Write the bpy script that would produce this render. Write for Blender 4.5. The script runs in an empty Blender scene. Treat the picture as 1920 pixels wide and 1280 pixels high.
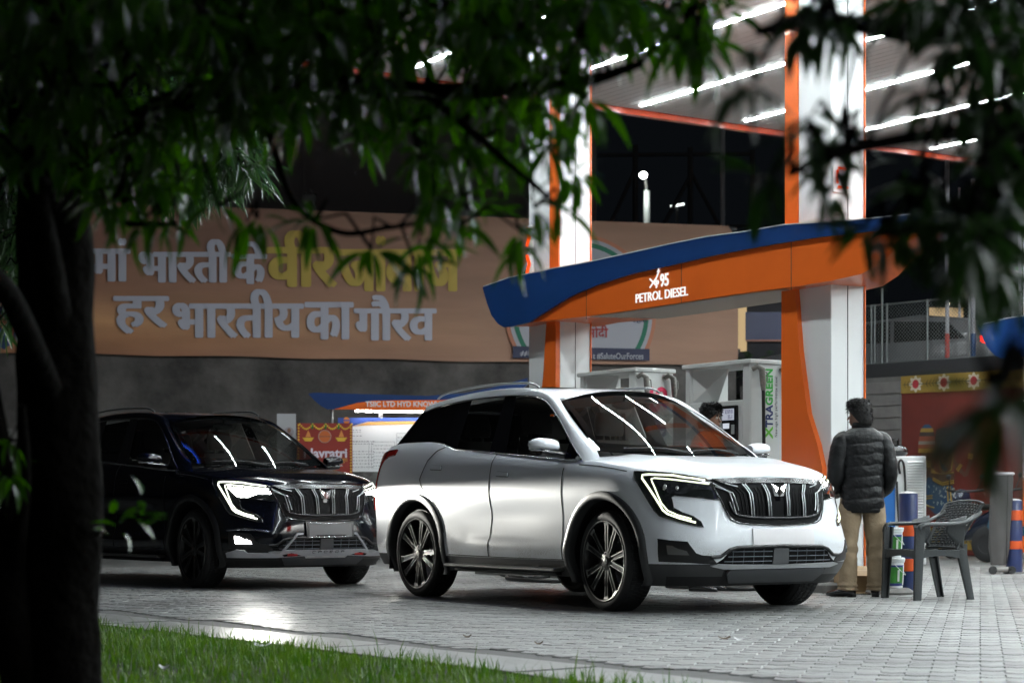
import bpy, bmesh, math, random
import numpy as np
from mathutils import Vector, Matrix, Euler
from mathutils import noise as mnoise
random.seed(7)
PI = math.pi
R = math.radians
scene = bpy.context.scene
COL = scene.collection

# ------------------------------------------------------------------ camera, world, exposure
CAM_H, FPX, CX, HZ = .765, 3520.0, 960.0, 950.0
cam_d = bpy.data.cameras.new("camera"); cam = bpy.data.objects.new("camera", cam_d); COL.objects.link(cam)
cam.location = (0, 0, CAM_H); cam.rotation_euler = (R(90), 0, 0)
cam_d.sensor_width = 36; cam_d.lens = FPX / 1920 * 36
cam_d.shift_y = (HZ - 640) / 1920
cam_d.clip_start = .1; cam_d.clip_end = 2000
cam_d.dof.use_dof = True; cam_d.dof.focus_distance = 14.6; cam_d.dof.aperture_fstop = 3.0
cam_d.dof.aperture_blades = 9
scene.camera = cam
world = bpy.data.worlds.new("World"); scene.world = world; world.use_nodes = True
wn = world.node_tree.nodes; wl = world.node_tree.links
sky = wn.new('ShaderNodeTexSky'); sky.sky_type = 'NISHITA'; sky.sun_disc = False
sky.sun_elevation = R(-6); sky.sun_rotation = R(200)
hs = wn.new('ShaderNodeHueSaturation'); hs.inputs['Saturation'].default_value = .55
wl.new(sky.outputs[0], hs.inputs['Color']); wl.new(hs.outputs[0], wn['Background'].inputs[0])
SKY = 4
wn['Background'].inputs[1].default_value = SKY
night = wn.new('ShaderNodeBackground'); night.inputs[0].default_value = (.62, .78, 1, 1); night.inputs[1].default_value = .0042   # faint glow of the town in the night air
add_ = wn.new('ShaderNodeAddShader'); wl.new(wn['Background'].outputs[0], add_.inputs[0]); wl.new(night.outputs[0], add_.inputs[1]); wl.new(add_.outputs[0], wn['World Output'].inputs[0])
scene.view_settings.view_transform = 'Standard'; scene.view_settings.look = 'None'
scene.view_settings.gamma = 1; scene.view_settings.exposure = 0
cy = scene.cycles
cy.use_denoising = True; cy.max_bounces = 9; cy.diffuse_bounces = 3; cy.glossy_bounces = 4; cy.transmission_bounces = 6; cy.transparent_max_bounces = 14
cy.sample_clamp_indirect = 4; cy.caustics_reflective = False; cy.caustics_refractive = False
cy.use_light_tree = True
LED_E = 140.0          # radiance of the canopy's tubes
HEAD_W = 1.0

# ------------------------------------------------------------------ materials
MATS = {}
def mat(name, col=(.5,.5,.5), rough=.5, metal=0, coat=0, emit=None, es=0, spec=.5, noise=None, bump=0, bscale=40, trans=0, ior=1.45, alpha=1, sheen=0):
    """noise = (scale, second colour, contrast 0..1): blotchy real-surface variation."""
    if name in MATS: return MATS[name]
    m = bpy.data.materials.new(name); m.use_nodes = True
    n = m.node_tree.nodes; l = m.node_tree.links; b = n['Principled BSDF']
    b.inputs['Base Color'].default_value = (*col, 1)
    b.inputs['Roughness'].default_value = rough; b.inputs['Metallic'].default_value = metal
    b.inputs['Coat Weight'].default_value = coat; b.inputs['Coat Roughness'].default_value = .03
    b.inputs['Specular IOR Level'].default_value = spec; b.inputs['IOR'].default_value = ior
    b.inputs['Transmission Weight'].default_value = trans; b.inputs['Alpha'].default_value = alpha
    if sheen: b.inputs['Sheen Weight'].default_value = sheen
    if emit:
        b.inputs['Emission Color'].default_value = (*emit, 1); b.inputs['Emission Strength'].default_value = es
    tc = None
    if noise or bump: tc = n.new('ShaderNodeTexCoord')
    if noise:
        t = n.new('ShaderNodeTexNoise'); t.inputs['Scale'].default_value = noise[0]; t.inputs['Detail'].default_value = 7
        t.inputs['Roughness'].default_value = .62
        r = n.new('ShaderNodeMapRange'); r.inputs[1].default_value = .5 - .5 * (1.02 - noise[2]); r.inputs[2].default_value = .5 + .5 * (1.02 - noise[2])
        x = n.new('ShaderNodeMix'); x.data_type = 'RGBA'
        x.inputs[6].default_value = (*col, 1); x.inputs[7].default_value = (*noise[1], 1)
        l.new(tc.outputs['Object'], t.inputs['Vector']); l.new(t.outputs[0], r.inputs[0]); l.new(r.outputs[0], x.inputs[0]); l.new(x.outputs[2], b.inputs['Base Color'])
    if bump:
        t2 = n.new('ShaderNodeTexNoise'); t2.inputs['Scale'].default_value = bscale; t2.inputs['Detail'].default_value = 6
        bp = n.new('ShaderNodeBump'); bp.inputs['Strength'].default_value = bump; bp.inputs['Distance'].default_value = .02
        l.new(tc.outputs['Object'], t2.inputs['Vector']); l.new(t2.outputs[0], bp.inputs['Height']); l.new(bp.outputs[0], b.inputs['Normal'])
    MATS[name] = m; return m

def glass_mat(name, tint, rough=.0, refl=1.0, dens=None):
    """thin glass: tinted see-through plus a fresnel reflection"""
    if name in MATS: return MATS[name]
    m = bpy.data.materials.new(name); m.use_nodes = True
    n = m.node_tree.nodes; l = m.node_tree.links; n.remove(n['Principled BSDF'])
    tr = n.new('ShaderNodeBsdfTransparent'); tr.inputs[0].default_value = (*tint, 1)
    gl = n.new('ShaderNodeBsdfGlossy'); gl.inputs['Roughness'].default_value = rough
    lw = n.new('ShaderNodeFresnel'); lw.inputs[0].default_value = 1.55
    mu = n.new('ShaderNodeMath'); mu.operation = 'MULTIPLY'; mu.inputs[1].default_value = refl; mu.use_clamp = True
    mx = n.new('ShaderNodeMixShader')
    l.new(lw.outputs[0], mu.inputs[0]); l.new(mu.outputs[0], mx.inputs[0]); l.new(tr.outputs[0], mx.inputs[1]); l.new(gl.outputs[0], mx.inputs[2])
    l.new(mx.outputs[0], n['Material Output'].inputs[0])
    MATS[name] = m; return m

def emis(name, col=None, s=None):
    if name in MATS: return MATS[name]
    m = bpy.data.materials.new(name); m.use_nodes = True
    n = m.node_tree.nodes; l = m.node_tree.links; n.remove(n['Principled BSDF'])
    e = n.new('ShaderNodeEmission'); e.inputs[0].default_value = (*col, 1); e.inputs[1].default_value = s
    l.new(e.outputs[0], n['Material Output'].inputs[0]); MATS[name] = m; return m

# ------------------------------------------------------------------ mesh helpers
class MB:
    """collects shapes; build() links them as ONE mesh object"""
    def __init__(s): s.v = []; s.f = []; s.m = []; s.mi = 0
    def add(s, vs, fs):
        o = len(s.v); s.v.extend([tuple(p) for p in vs]); s.f.extend([tuple(i + o for i in f) for f in fs]); s.m.extend([s.mi] * len(fs)); return s
    def box(s, c, d, rz=0, rx=0, ry=0, top=1.0):
        M = Matrix.Translation(Vector(c)) @ Euler((rx, ry, rz)).to_matrix().to_4x4()
        x, y, z = d[0] / 2, d[1] / 2, d[2] / 2
        vs = [M @ Vector((a * x * (top if e > 0 else 1), b * y * (top if e > 0 else 1), e * z)) for e in (-1, 1) for a, b in ((-1, -1), (1, -1), (1, 1), (-1, 1))]
        return s.add(vs, [(3, 2, 1, 0), (4, 5, 6, 7), (0, 1, 5, 4), (1, 2, 6, 5), (2, 3, 7, 6), (3, 0, 4, 7)])
    def bbox(s, c, d, b=.01, rz=0):
        """box with chamfered vertical and top edges"""
        M = Matrix.Translation(Vector(c)) @ Matrix.Rotation(rz, 4, 'Z')
        x, y, z = d[0] / 2, d[1] / 2, d[2] / 2
        def ring(ix, zz): 
            X, Y = x - ix, y - ix
            return [M @ Vector(p) for p in ((-X + b, -Y, zz), (X - b, -Y, zz), (X, -Y + b, zz), (X, Y - b, zz), (X - b, Y, zz), (-X + b, Y, zz), (-X, Y - b, zz), (-X, -Y + b, zz))]
        rs = [ring(b, -z), ring(0, -z + b), ring(0, z - b), ring(b, z)]
        vs = [p for r in rs for p in r]; fs = [tuple(range(7, -1, -1)), tuple(range(24, 32))]
        for k in range(3):
            for i in range(8): j = (i + 1) % 8; fs.append((k * 8 + i, k * 8 + j, k * 8 + 8 + j, k * 8 + 8 + i))
        return s.add(vs, fs)
    def tube(s, pts, r, n=8, cap=True, flat=1.0, up=None):
        pts = [Vector(p) for p in pts]; N = len(pts); rr = r if isinstance(r, (list, tuple)) else [r] * N
        vs = []; u = None
        for i, p in enumerate(pts):
            d = (pts[min(i + 1, N - 1)] - pts[max(i - 1, 0)])
            d = d.normalized() if d.length > 1e-9 else Vector((0, 0, 1))
            if u is None:
                a = Vector(up) if up else (Vector((0, 0, 1)) if abs(d.z) < .9 else Vector((1, 0, 0)))
                u = (a - d * a.dot(d)).normalized()
            else:
                u = (u - d * u.dot(d)); u = u.normalized() if u.length > 1e-9 else Vector((1, 0, 0))
            w = d.cross(u)
            for k in range(n):
                t = 2 * PI * k / n; vs.append(p + u * math.cos(t) * rr[i] * flat + w * math.sin(t) * rr[i])
        fs = []
        for i in range(N - 1):
            for k in range(n): j = (k + 1) % n; fs.append((i * n + k, i * n + j, i * n + n + j, i * n + n + k))
        if cap: fs.append(tuple(range(n - 1, -1, -1))); fs.append(tuple(range((N - 1) * n, N * n)))
        return s.add(vs, fs)
    def rings(s, rs, cap=True, closed=True):
        n = len(rs[0]); vs = [p for r in rs for p in r]; fs = []
        for i in range(len(rs) - 1):
            for k in range(n if closed else n - 1): j = (k + 1) % n; fs.append((i * n + k, i * n + j, i * n + n + j, i * n + n + k))
        if cap and closed: fs.append(tuple(range(n - 1, -1, -1))); fs.append(tuple(range((len(rs) - 1) * n, len(rs) * n)))
        return s.add(vs, fs)
    def lathe(s, prof, c=(0, 0, 0), n=24, axis='z', cap=True):
        rs = []
        for r, h in prof:
            ring = []
            for k in range(n):
                t = 2 * PI * k / n; a, b = r * math.cos(t), r * math.sin(t)
                p = (a, b, h) if axis == 'z' else ((a, h, b) if axis == 'y' else (h, a, b))
                ring.append((c[0] + p[0], c[1] + p[1], c[2] + p[2]))
            rs.append(ring)
        return s.rings(rs, cap)
    def prism(s, poly, d, M=None):
        """polygon in local xz, extruded along local y by d (tuple a,b)"""
        n = len(poly); M = M or Matrix()
        vs = [M @ Vector((x, d[0], z)) for x, z in poly] + [M @ Vector((x, d[1], z)) for x, z in poly]
        fs = [tuple(range(n)), tuple(range(2 * n - 1, n - 1, -1))] + [(i, i + n, (i + 1) % n + n, (i + 1) % n) for i in range(n)]
        return s.add(vs, fs)
    def grid(s, P):
        a, b = len(P), len(P[0])
        return s.add([p for r in P for p in r], [(i * b + j, (i + 1) * b + j, (i + 1) * b + j + 1, i * b + j + 1) for i in range(a - 1) for j in range(b - 1)])
    def ball(s, c, r, n=12, m=8):
        r = r if isinstance(r, (tuple, list)) else (r, r, r)
        rs = [[(c[0] + r[0] * math.sin(PI * max(.02, min(.98, i / m))) * math.cos(2 * PI * k / n), c[1] + r[1] * math.sin(PI * max(.02, min(.98, i / m))) * math.sin(2 * PI * k / n), c[2] - r[2] * math.cos(PI * i / m)) for k in range(n)] for i in range(m + 1)]
        return s.rings(rs)
    def mirror_y(s):
        n = len(s.v); s.v += [(x, -y, z) for x, y, z in s.v]; k = len(s.f)
        s.f += [tuple(reversed([i + n for i in f])) for f in s.f]; s.m += s.m[:k]; return s
    def xf(s, M):
        s.v = [tuple(M @ Vector(p)) for p in s.v]; return s
    def build(s, name, mats, parent=None, smooth=None, loc=None, rz=None, fixn=True):
        me = bpy.data.meshes.new(name); me.from_pydata(s.v, [], s.f)
        mats = mats if isinstance(mats, (list, tuple)) else [mats]
        for m in mats: me.materials.append(m)
        if len(mats) > 1: me.polygons.foreach_set('material_index', s.m)
        if fixn:
            bm = bmesh.new(); bm.from_mesh(me); bmesh.ops.recalc_face_normals(bm, faces=bm.faces); bm.to_mesh(me); bm.free()
        if smooth is not None: shade(me, smooth)
        return obj(name, me, parent, loc, rz)
def shade(me, ang=35):
    me.polygons.foreach_set('use_smooth', [True] * len(me.polygons))
    if ang < 180: me.set_sharp_from_angle(angle=R(ang))
def obj(name, me, parent=None, loc=None, rz=None):
    o = bpy.data.objects.new(name, me); COL.objects.link(o)
    if parent: o.parent = parent
    if loc is not None: o.location = loc
    if rz is not None: o.rotation_euler = (0, 0, rz)
    return o
def tag(o, label=None, cat=None, group=None, kind=None):
    if label: o['label'] = label
    if cat: o['category'] = cat
    if group: o['group'] = group
    if kind: o['kind'] = kind
    return o
def empty(name, loc, rz=0, label=None, cat=None, group=None):
    o = bpy.data.objects.new(name, None); COL.objects.link(o); o.location = loc; o.rotation_euler = (0, 0, rz); o.empty_display_size = .2
    return tag(o, label, cat, group)
def copy_tree(o, parent=None):
    c = o.copy(); COL.objects.link(c); c.parent = parent
    for ch in [k for k in bpy.data.objects if k.parent == o]: copy_tree(ch, c)
    return c
def text_mesh(name, body, size, m, parent, M, depth=.004, bold=0, sx=1.0, space=1.0, align='CENTER', shear=0, res=3):
    cu = bpy.data.curves.new(name, 'FONT'); cu.body = body; cu.size = size; cu.extrude = depth; cu.offset = bold; cu.align_x = align
    cu.space_character = space; cu.shear = shear; cu.resolution_u = res
    t = bpy.data.objects.new(name, cu); COL.objects.link(t)
    dg = bpy.context.evaluated_depsgraph_get(); me = bpy.data.meshes.new_from_object(t.evaluated_get(dg))
    bpy.data.objects.remove(t); bpy.data.curves.remove(cu)
    me.transform(M @ Matrix.Diagonal((sx, 1, 1, 1))); me.materials.clear(); me.materials.append(m)
    return obj(name, me, parent)
def W(px, py, D): return Vector(((px - CX) * D / FPX, D, CAM_H + (HZ - py) * D / FPX))
def G(px, py):
    D = FPX * CAM_H / (py - HZ); return Vector(((px - CX) * D / FPX, D, 0))
# forecourt axes: u runs along the pump island (away from the camera), n across it
U = Vector((-.552, .834, 0)); NV = Vector((.834, .552, 0)); ISL = math.atan2(.552, .834)
def PE(p, e, z=0): return NV * p + U * e + Vector((0, 0, z))   # point from island coordinates

# ================================================================== CARS
# body surface of the sport utility vehicle; x forward from the front axle, y left, z up, metres
def lerp_t(tab,x):
    if x<=tab[0][0]: return tab[0][1]
    for (a,b),(c,d) in zip(tab,tab[1:]):
        if x<=c:
            t=(x-a)/(c-a); return b+(d-b)*t
    return tab[-1][1]
def smooth_t(tab,x,w=.04):
    return (lerp_t(tab,x-w)+2*lerp_t(tab,x)+lerp_t(tab,x+w))/4
ZE=[(-3.80,1.17),(-3.5,1.29),(-3.2,1.325),(-2.69,1.322),(-2.5,1.30),(-2.29,1.25),(-2.1,1.232),(-1.57,1.20),(-1.0,1.16),(-.42,1.12),(-.1,1.10),(.25,1.05),(.5,1.015),(.7,.985),(.85,.965)]
def z_edge(x): return smooth_t(ZE,x,.06)
XF=[(.16,.70),(.22,.78),(.30,.855),(.37,.885),(.52,.895),(.62,.885),(.68,.868),(.80,.862),(.90,.838),(.97,.80),(1.1,.78)]
XR=[(.2,-3.56),(.3,-3.66),(.5,-3.72),(.8,-3.72),(1.0,-3.69),(1.16,-3.64),(1.35,-3.58)]
WT=[(.2,.85),(.30,.905),(.37,.928),(.45,.94),(.55,.936),(.70,.945),(.85,.948),(.95,.940),(1.0,.932),(1.1,.912),(1.2,.885),(1.35,.84)]
def gau(v,c,w): return math.exp(-((v-c)/w)**2)
def half_w(x,z):
    w=smooth_t(WT,z,.03)
    w+=.016*gau(x,-2.75,.5)*gau(z,1.02,.14)+.012*gau(x,0,.5)*gau(z,.95,.12)
    if -2.6<x<-.2:
        b=gau(x,-1.35,.75); w-=.032*b*gau(z,.70,.12)
        r=.50+.10*max(0,min(1,(-1.9-x)/.35))
        w+=.024*b*(1/(1+math.exp((z-r)/.012)))
    d=z_edge(x)-z
    w-=.040*max(0,1-d/.10)**2
    return w
def corner_n(z): return lerp_t([(.2,3.7),(.5,3.5),(.65,3.0),(.8,2.6),(1.0,2.45)],z)
XC=.05; XCR=-3.30
def front_x(z):
    v=smooth_t(XF,z,.02); d=.968-z
    return v-.03*max(0,1-max(d,0)/.05)**2
def surf(t,z):
    """t in [0,1): front corner (t*90 degrees of the superellipse); [1,2]: side; (2,3]: rear corner"""
    if t<1:
        n=corner_n(z); th=math.radians(90*t); xf=front_x(z)
        c=max(0,math.cos(th))**(2/n); s=math.sin(th)**(2/n)
        x=XC+(xf-XC)*c
        return (x,half_w(x,z)*s,z)
    if t<=2:
        x=XC+(XCR-XC)*(t-1); return (x,half_w(x,z),z)
    n=3.0; th=math.radians(90*(3-t)); xr=smooth_t(XR,z,.03)
    c=max(0,math.cos(th))**(2/n); s=math.sin(th)**(2/n)
    x=XCR+(xr-XCR)*c
    return (x,half_w(x,z)*s,z)
def side_y(x, z):
    if x <= XC and x >= XCR: return half_w(x, z)
    if x > XC:
        n = corner_n(z); q = min(1, (x - XC) / (front_x(z) - XC)); return half_w(x, z) * max(0, 1 - q ** n) ** (1 / n)
    q = min(1, (XCR - x) / (XCR - smooth_t(XR, z, .03))); return half_w(x, z) * max(0, 1 - q ** 3) ** (1 / 3)
def t_from_y(y, z):
    a, b = 0, 1.0; y = abs(y)
    for _ in range(22):
        m = (a + b) / 2
        if surf(m, z)[1] < y: a = m
        else: b = m
    return (a + b) / 2
def fn_t(sgn):                      # (t, z) -> point on the right (-1) or left (+1) flank
    def f(t, z): x, y, q = surf(t, z); return Vector((x, sgn * y, q))
    return f
def fn_front(y, z): x, yy, q = surf(t_from_y(y, z), z); return Vector((x, yy if y >= 0 else -yy, q))
def fn_side(sgn):
    return lambda x, z: Vector((x, sgn * side_y(x, z), z))
def fn_tum(sgn):                    # glasshouse side with tumblehome
    return lambda x, z: Vector((x, sgn * (.873 - (z - 1.13) * .40), z))
def nrm(fn, a, b, h=1e-3):
    d1 = fn(a + h, b) - fn(a - h, b); d2 = fn(a, b + h) - fn(a, b - h); n = d1.cross(d2)
    if n.length < 1e-12: return Vector((1, 0, 0))
    n.normalize(); p = fn(a, b); o = p - Vector((-1.4, 0, .75))
    return n if n.dot(Vector((o.x * .45, o.y, 0))) > 0 else -n
def patch(mb, poly, fn, ca, cb, off=.003, thick=.004, rim=True):
    """a polygon of the surface's own (a, b) coordinates, lifted off it as a shallow solid"""
    bm = bmesh.new(); vs = [bm.verts.new((a, b, 0)) for a, b in poly]; bm.faces.new(vs)
    a0, a1 = min(p[0] for p in poly), max(p[0] for p in poly); b0, b1 = min(p[1] for p in poly), max(p[1] for p in poly)
    for k in range(1, int((a1 - a0) / ca) + 1):
        bmesh.ops.bisect_plane(bm, geom=bm.verts[:] + bm.edges[:] + bm.faces[:], plane_co=(a0 + k * ca - ca * .37, 0, 0), plane_no=(1, 0, 0))
    for k in range(1, int((b1 - b0) / cb) + 1):
        bmesh.ops.bisect_plane(bm, geom=bm.verts[:] + bm.edges[:] + bm.faces[:], plane_co=(0, b0 + k * cb - cb * .37, 0), plane_no=(0, 1, 0))
    bmesh.ops.triangulate(bm, faces=[f for f in bm.faces if len(f.verts) > 4])
    bm.verts.index_update(); V = []; Lw = []
    for v in bm.verts:
        p = fn(v.co.x, v.co.y); n = nrm(fn, v.co.x, v.co.y); V.append(p + n * (off + thick)); Lw.append(p + n * (off - .006))
    N = len(V); fs = [tuple(v.index for v in f.verts) for f in bm.faces]
    if rim:
        for e in bm.edges:
            if len(e.link_faces) == 1: a, b = e.verts[0].index, e.verts[1].index; fs.append((a, b, b + N, a + N))
        mb.add(V + Lw, fs)
    else: mb.add(V, fs)
    bm.free(); return mb
def line_on(mb, pts, fn, r, off=.004, n=6, step=.02, flat=1.0, scale=1.0):
    """a tube that follows the surface through (a, b) points"""
    P = []
    for (a, b), (c, d) in zip(pts, pts[1:]):
        k = max(1, int(math.hypot((c - a) * scale, d - b) / step))
        for i in range(k): t = i / k; P.append((a + (c - a) * t, b + (d - b) * t))
    P.append(pts[-1])
    Q = [fn(a, b) + nrm(fn, a, b) * off for a, b in P]
    return mb.tube(Q, r, n, flat=flat)

BEND = [(-.375,1.135,.873),(-.56,1.249,.827),(-.771,1.397,.768),(-.979,1.531,.715),(-1.187,1.628,.676),(-1.44,1.665,.661),(-1.758,1.678,.656),(-2.171,1.677,.656),(-2.5,1.661,.663),(-2.833,1.632,.674),(-3.002,1.597,.688)]
AEND = [(-.352,1.214,.756),(-.512,1.299,.722),(-.70,1.405,.685),(-.895,1.517,.638),(-1.07,1.625,.60),(-1.30,1.700,.565),(-1.70,1.737,.55),(-2.15,1.737,.55),(-2.5,1.717,.55),(-2.85,1.682,.55),(-3.15,1.642,.56)]
BEND = [(x, y, z) for x, z, y in BEND]; AEND = [(x, y, z) for x, z, y in AEND]
BEND = [(-.25, .900, 1.050)] + BEND; AEND = [(-.23, .790, 1.110)] + AEND
def cr(P, k=5):                     # catmull-rom resample
    out = []
    for i in range(len(P) - 1):
        p0, p1, p2, p3 = [Vector(P[max(0, min(len(P) - 1, i + d))]) for d in (-1, 0, 1, 2)]
        for j in range(k):
            t = j / k; out.append(.5 * ((2 * p1) + (p2 - p0) * t + (2 * p0 - 5 * p1 + 4 * p2 - p3) * t * t + (3 * p1 - p0 - 3 * p2 + p3) * t ** 3))
    out.append(Vector(P[-1])); return out
def roof_z(x): return smooth_t([(-3.3,1.62),(-3.2,1.645),(-2.85,1.703),(-2.3,1.745),(-1.8,1.752),(-1.4,1.735),(-1.2,1.715),(-1.0,1.69)], x, .1)
ZC = [(-.5,1.165),(-.35,1.165),(-.1,1.155),(.2,1.133),(.5,1.088),(.65,1.048),(.74,1.012),(.79,.978)]

def build_body(paint, clad, black, parent):
    st = [i / 34 for i in range(34)] + [1 + i / 86 for i in range(87)] + [2 + i / 16 for i in range(1, 17)]
    rings = []
    for t in st:
        x0 = surf(t, .8)[0]; ze = None
        # edge height at the station's own top point
        ze = z_edge(surf(min(t, 2.999), 1.0)[0]) if t < 2 else z_edge(surf(t, 1.1)[0])
        xx = surf(t, ze)[0]; ze = z_edge(xx)
        zb = .20 if x0 > .3 else (.235 if x0 > -3.2 else .26)
        zs = [zb, .27, .315, .36] + [.36 + (ze - .06 - .36) * k / 20 for k in range(1, 21)] + [ze - .045, ze - .03, ze - .016, ze - .005, ze]
        col = [surf(t, z) for z in zs]
        xt, yt = col[-1][0], col[-1][1]
        top = []
        etas = [-1, -.97, -.93, -.87, -.79, -.7, -.6, -.48, -.35, -.2, -.08, 0, .08, .2, .35, .48, .6, .7, .79, .87, .93, .97, 1]
        for e in etas[1:-1]:
            if xt > -.40:
                zc = smooth_t(ZC, xt, .03); hz = max(0, zc - ze)
                rib = .012 * (math.exp(-((abs(e) - .60) / .07) ** 2)) * max(0, min(1, (.75 - xt) / .5)) * max(0, min(1, (xt + .4) / .2))
                z = ze + hz * (1 - abs(e) ** 4.2) + rib
            else: z = ze - .05 * (1 - abs(e) ** 10)
            top.append((xt, e * yt, z))
        right = [(x, -y, z) for x, y, z in col]; left = [(x, y, z) for x, y, z in reversed(col)]
        bot = [(col[0][0], col[0][1] * e, zb) for e in (.5, 0, -.5)]
        rings.append(right + top + left + bot)
    mb = MB(); mb.rings(rings, cap=False)
    me = bpy.data.meshes.new('shell'); me.from_pydata(mb.v, [], mb.f)
    bm = bmesh.new(); bm.from_mesh(me); bmesh.ops.remove_doubles(bm, verts=bm.verts, dist=2e-5)
    bmesh.ops.dissolve_degenerate(bm, dist=1e-6, edges=bm.edges)
    holes = [e for e in bm.edges if len(e.link_faces) == 1]
    if holes: bmesh.ops.holes_fill(bm, edges=holes, sides=0)
    for px in (-.53, -1.575, .47, -.38):
        bmesh.ops.bisect_plane(bm, geom=bm.verts[:] + bm.edges[:] + bm.faces[:], plane_co=(px, 0, 0), plane_no=(1, 0, 0))
    bmesh.ops.recalc_face_normals(bm, faces=bm.faces); bm.to_mesh(me); bm.free()
    shell = obj('shell', me)
    cm = MB()
    for wx in (0, -2.75):
        for s in (-1, 1): cm.lathe([(.44, s * .58), (.44, s * 1.2)], (wx, 0, .385), 56, axis='y')
    cut = cm.build('cutter', black)
    bo = shell.modifiers.new('b', 'BOOLEAN'); bo.object = cut; bo.operation = 'DIFFERENCE'; bo.solver = 'EXACT'
    dg = bpy.context.evaluated_depsgraph_get(); full = bpy.data.meshes.new_from_object(shell.evaluated_get(dg))
    bpy.data.objects.remove(shell); bpy.data.objects.remove(cut)
    shade(full, 38)
    vn = [tuple(n.vector) for n in full.corner_normals]
    groups = {}
    for p in full.polygons:
        x, y, z = p.center; ay = abs(y); sd = 'L' if y > 0 else 'R'
        k = None
        for wx in (0, -2.75):
            d = math.hypot(x - wx, z - .385)
            if d < .443 and ay > .57: k = 'wheel_well' + sd
        if k is None:
            ze = z_edge(x)
            if p.normal.z < -.6 and z < .3: k = 'underbody'
            elif z < .36: k = 'lower_cladding'
            elif x <= -.38 and p.normal.z > .6 and z > ze - .06 and ay < side_y(x, ze) * .985: k = 'deck'
            elif x > -.38 and z > ze - .046 and x < .80: k = 'hood' if not (x < -.185 - .27 * (y / .78) ** 2 and ay < .73) else 'deck'
            elif x > .47 and z < ze - .04: k = 'front_bumper'
            elif -1.575 < x < -.53: k = 'front_door' + sd
            elif -2.62 < x < -1.575 and math.hypot(x + 2.75, z - .385) > .53: k = 'rear_door' + sd
            elif x < -3.2 and z < .75: k = 'rear_bumper'
            else: k = 'body'
        groups.setdefault(k, []).append(p.index)
    mk = {'wheel_wellL': black, 'wheel_wellR': black, 'underbody': black, 'deck': black, 'lower_cladding': clad}
    body = None; made = {}
    for k, idx in groups.items():
        vm = {}; V = []; F = []; Nn = []
        for pi in idx:
            p = full.polygons[pi]; f = []
            for li in p.loop_indices:
                vi = full.loops[li].vertex_index
                if vi not in vm: vm[vi] = len(V); V.append(tuple(full.vertices[vi].co))
                f.append(vm[vi]); Nn.append(vn[li])
            F.append(f)
        m2 = bpy.data.meshes.new(k); m2.from_pydata(V, [], F); m2.materials.append(mk.get(k, paint))
        m2.polygons.foreach_set('use_smooth', [True] * len(F)); m2.normals_split_custom_set(Nn)
        nm = {'deck': 'cabin_cap'}.get(k, k.rstrip('LR'))  # black cap at belt height, painted shade standing for the unlit cabin below
        made[k] = obj(nm, m2, parent)
    bpy.data.meshes.remove(full)
    return made

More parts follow.
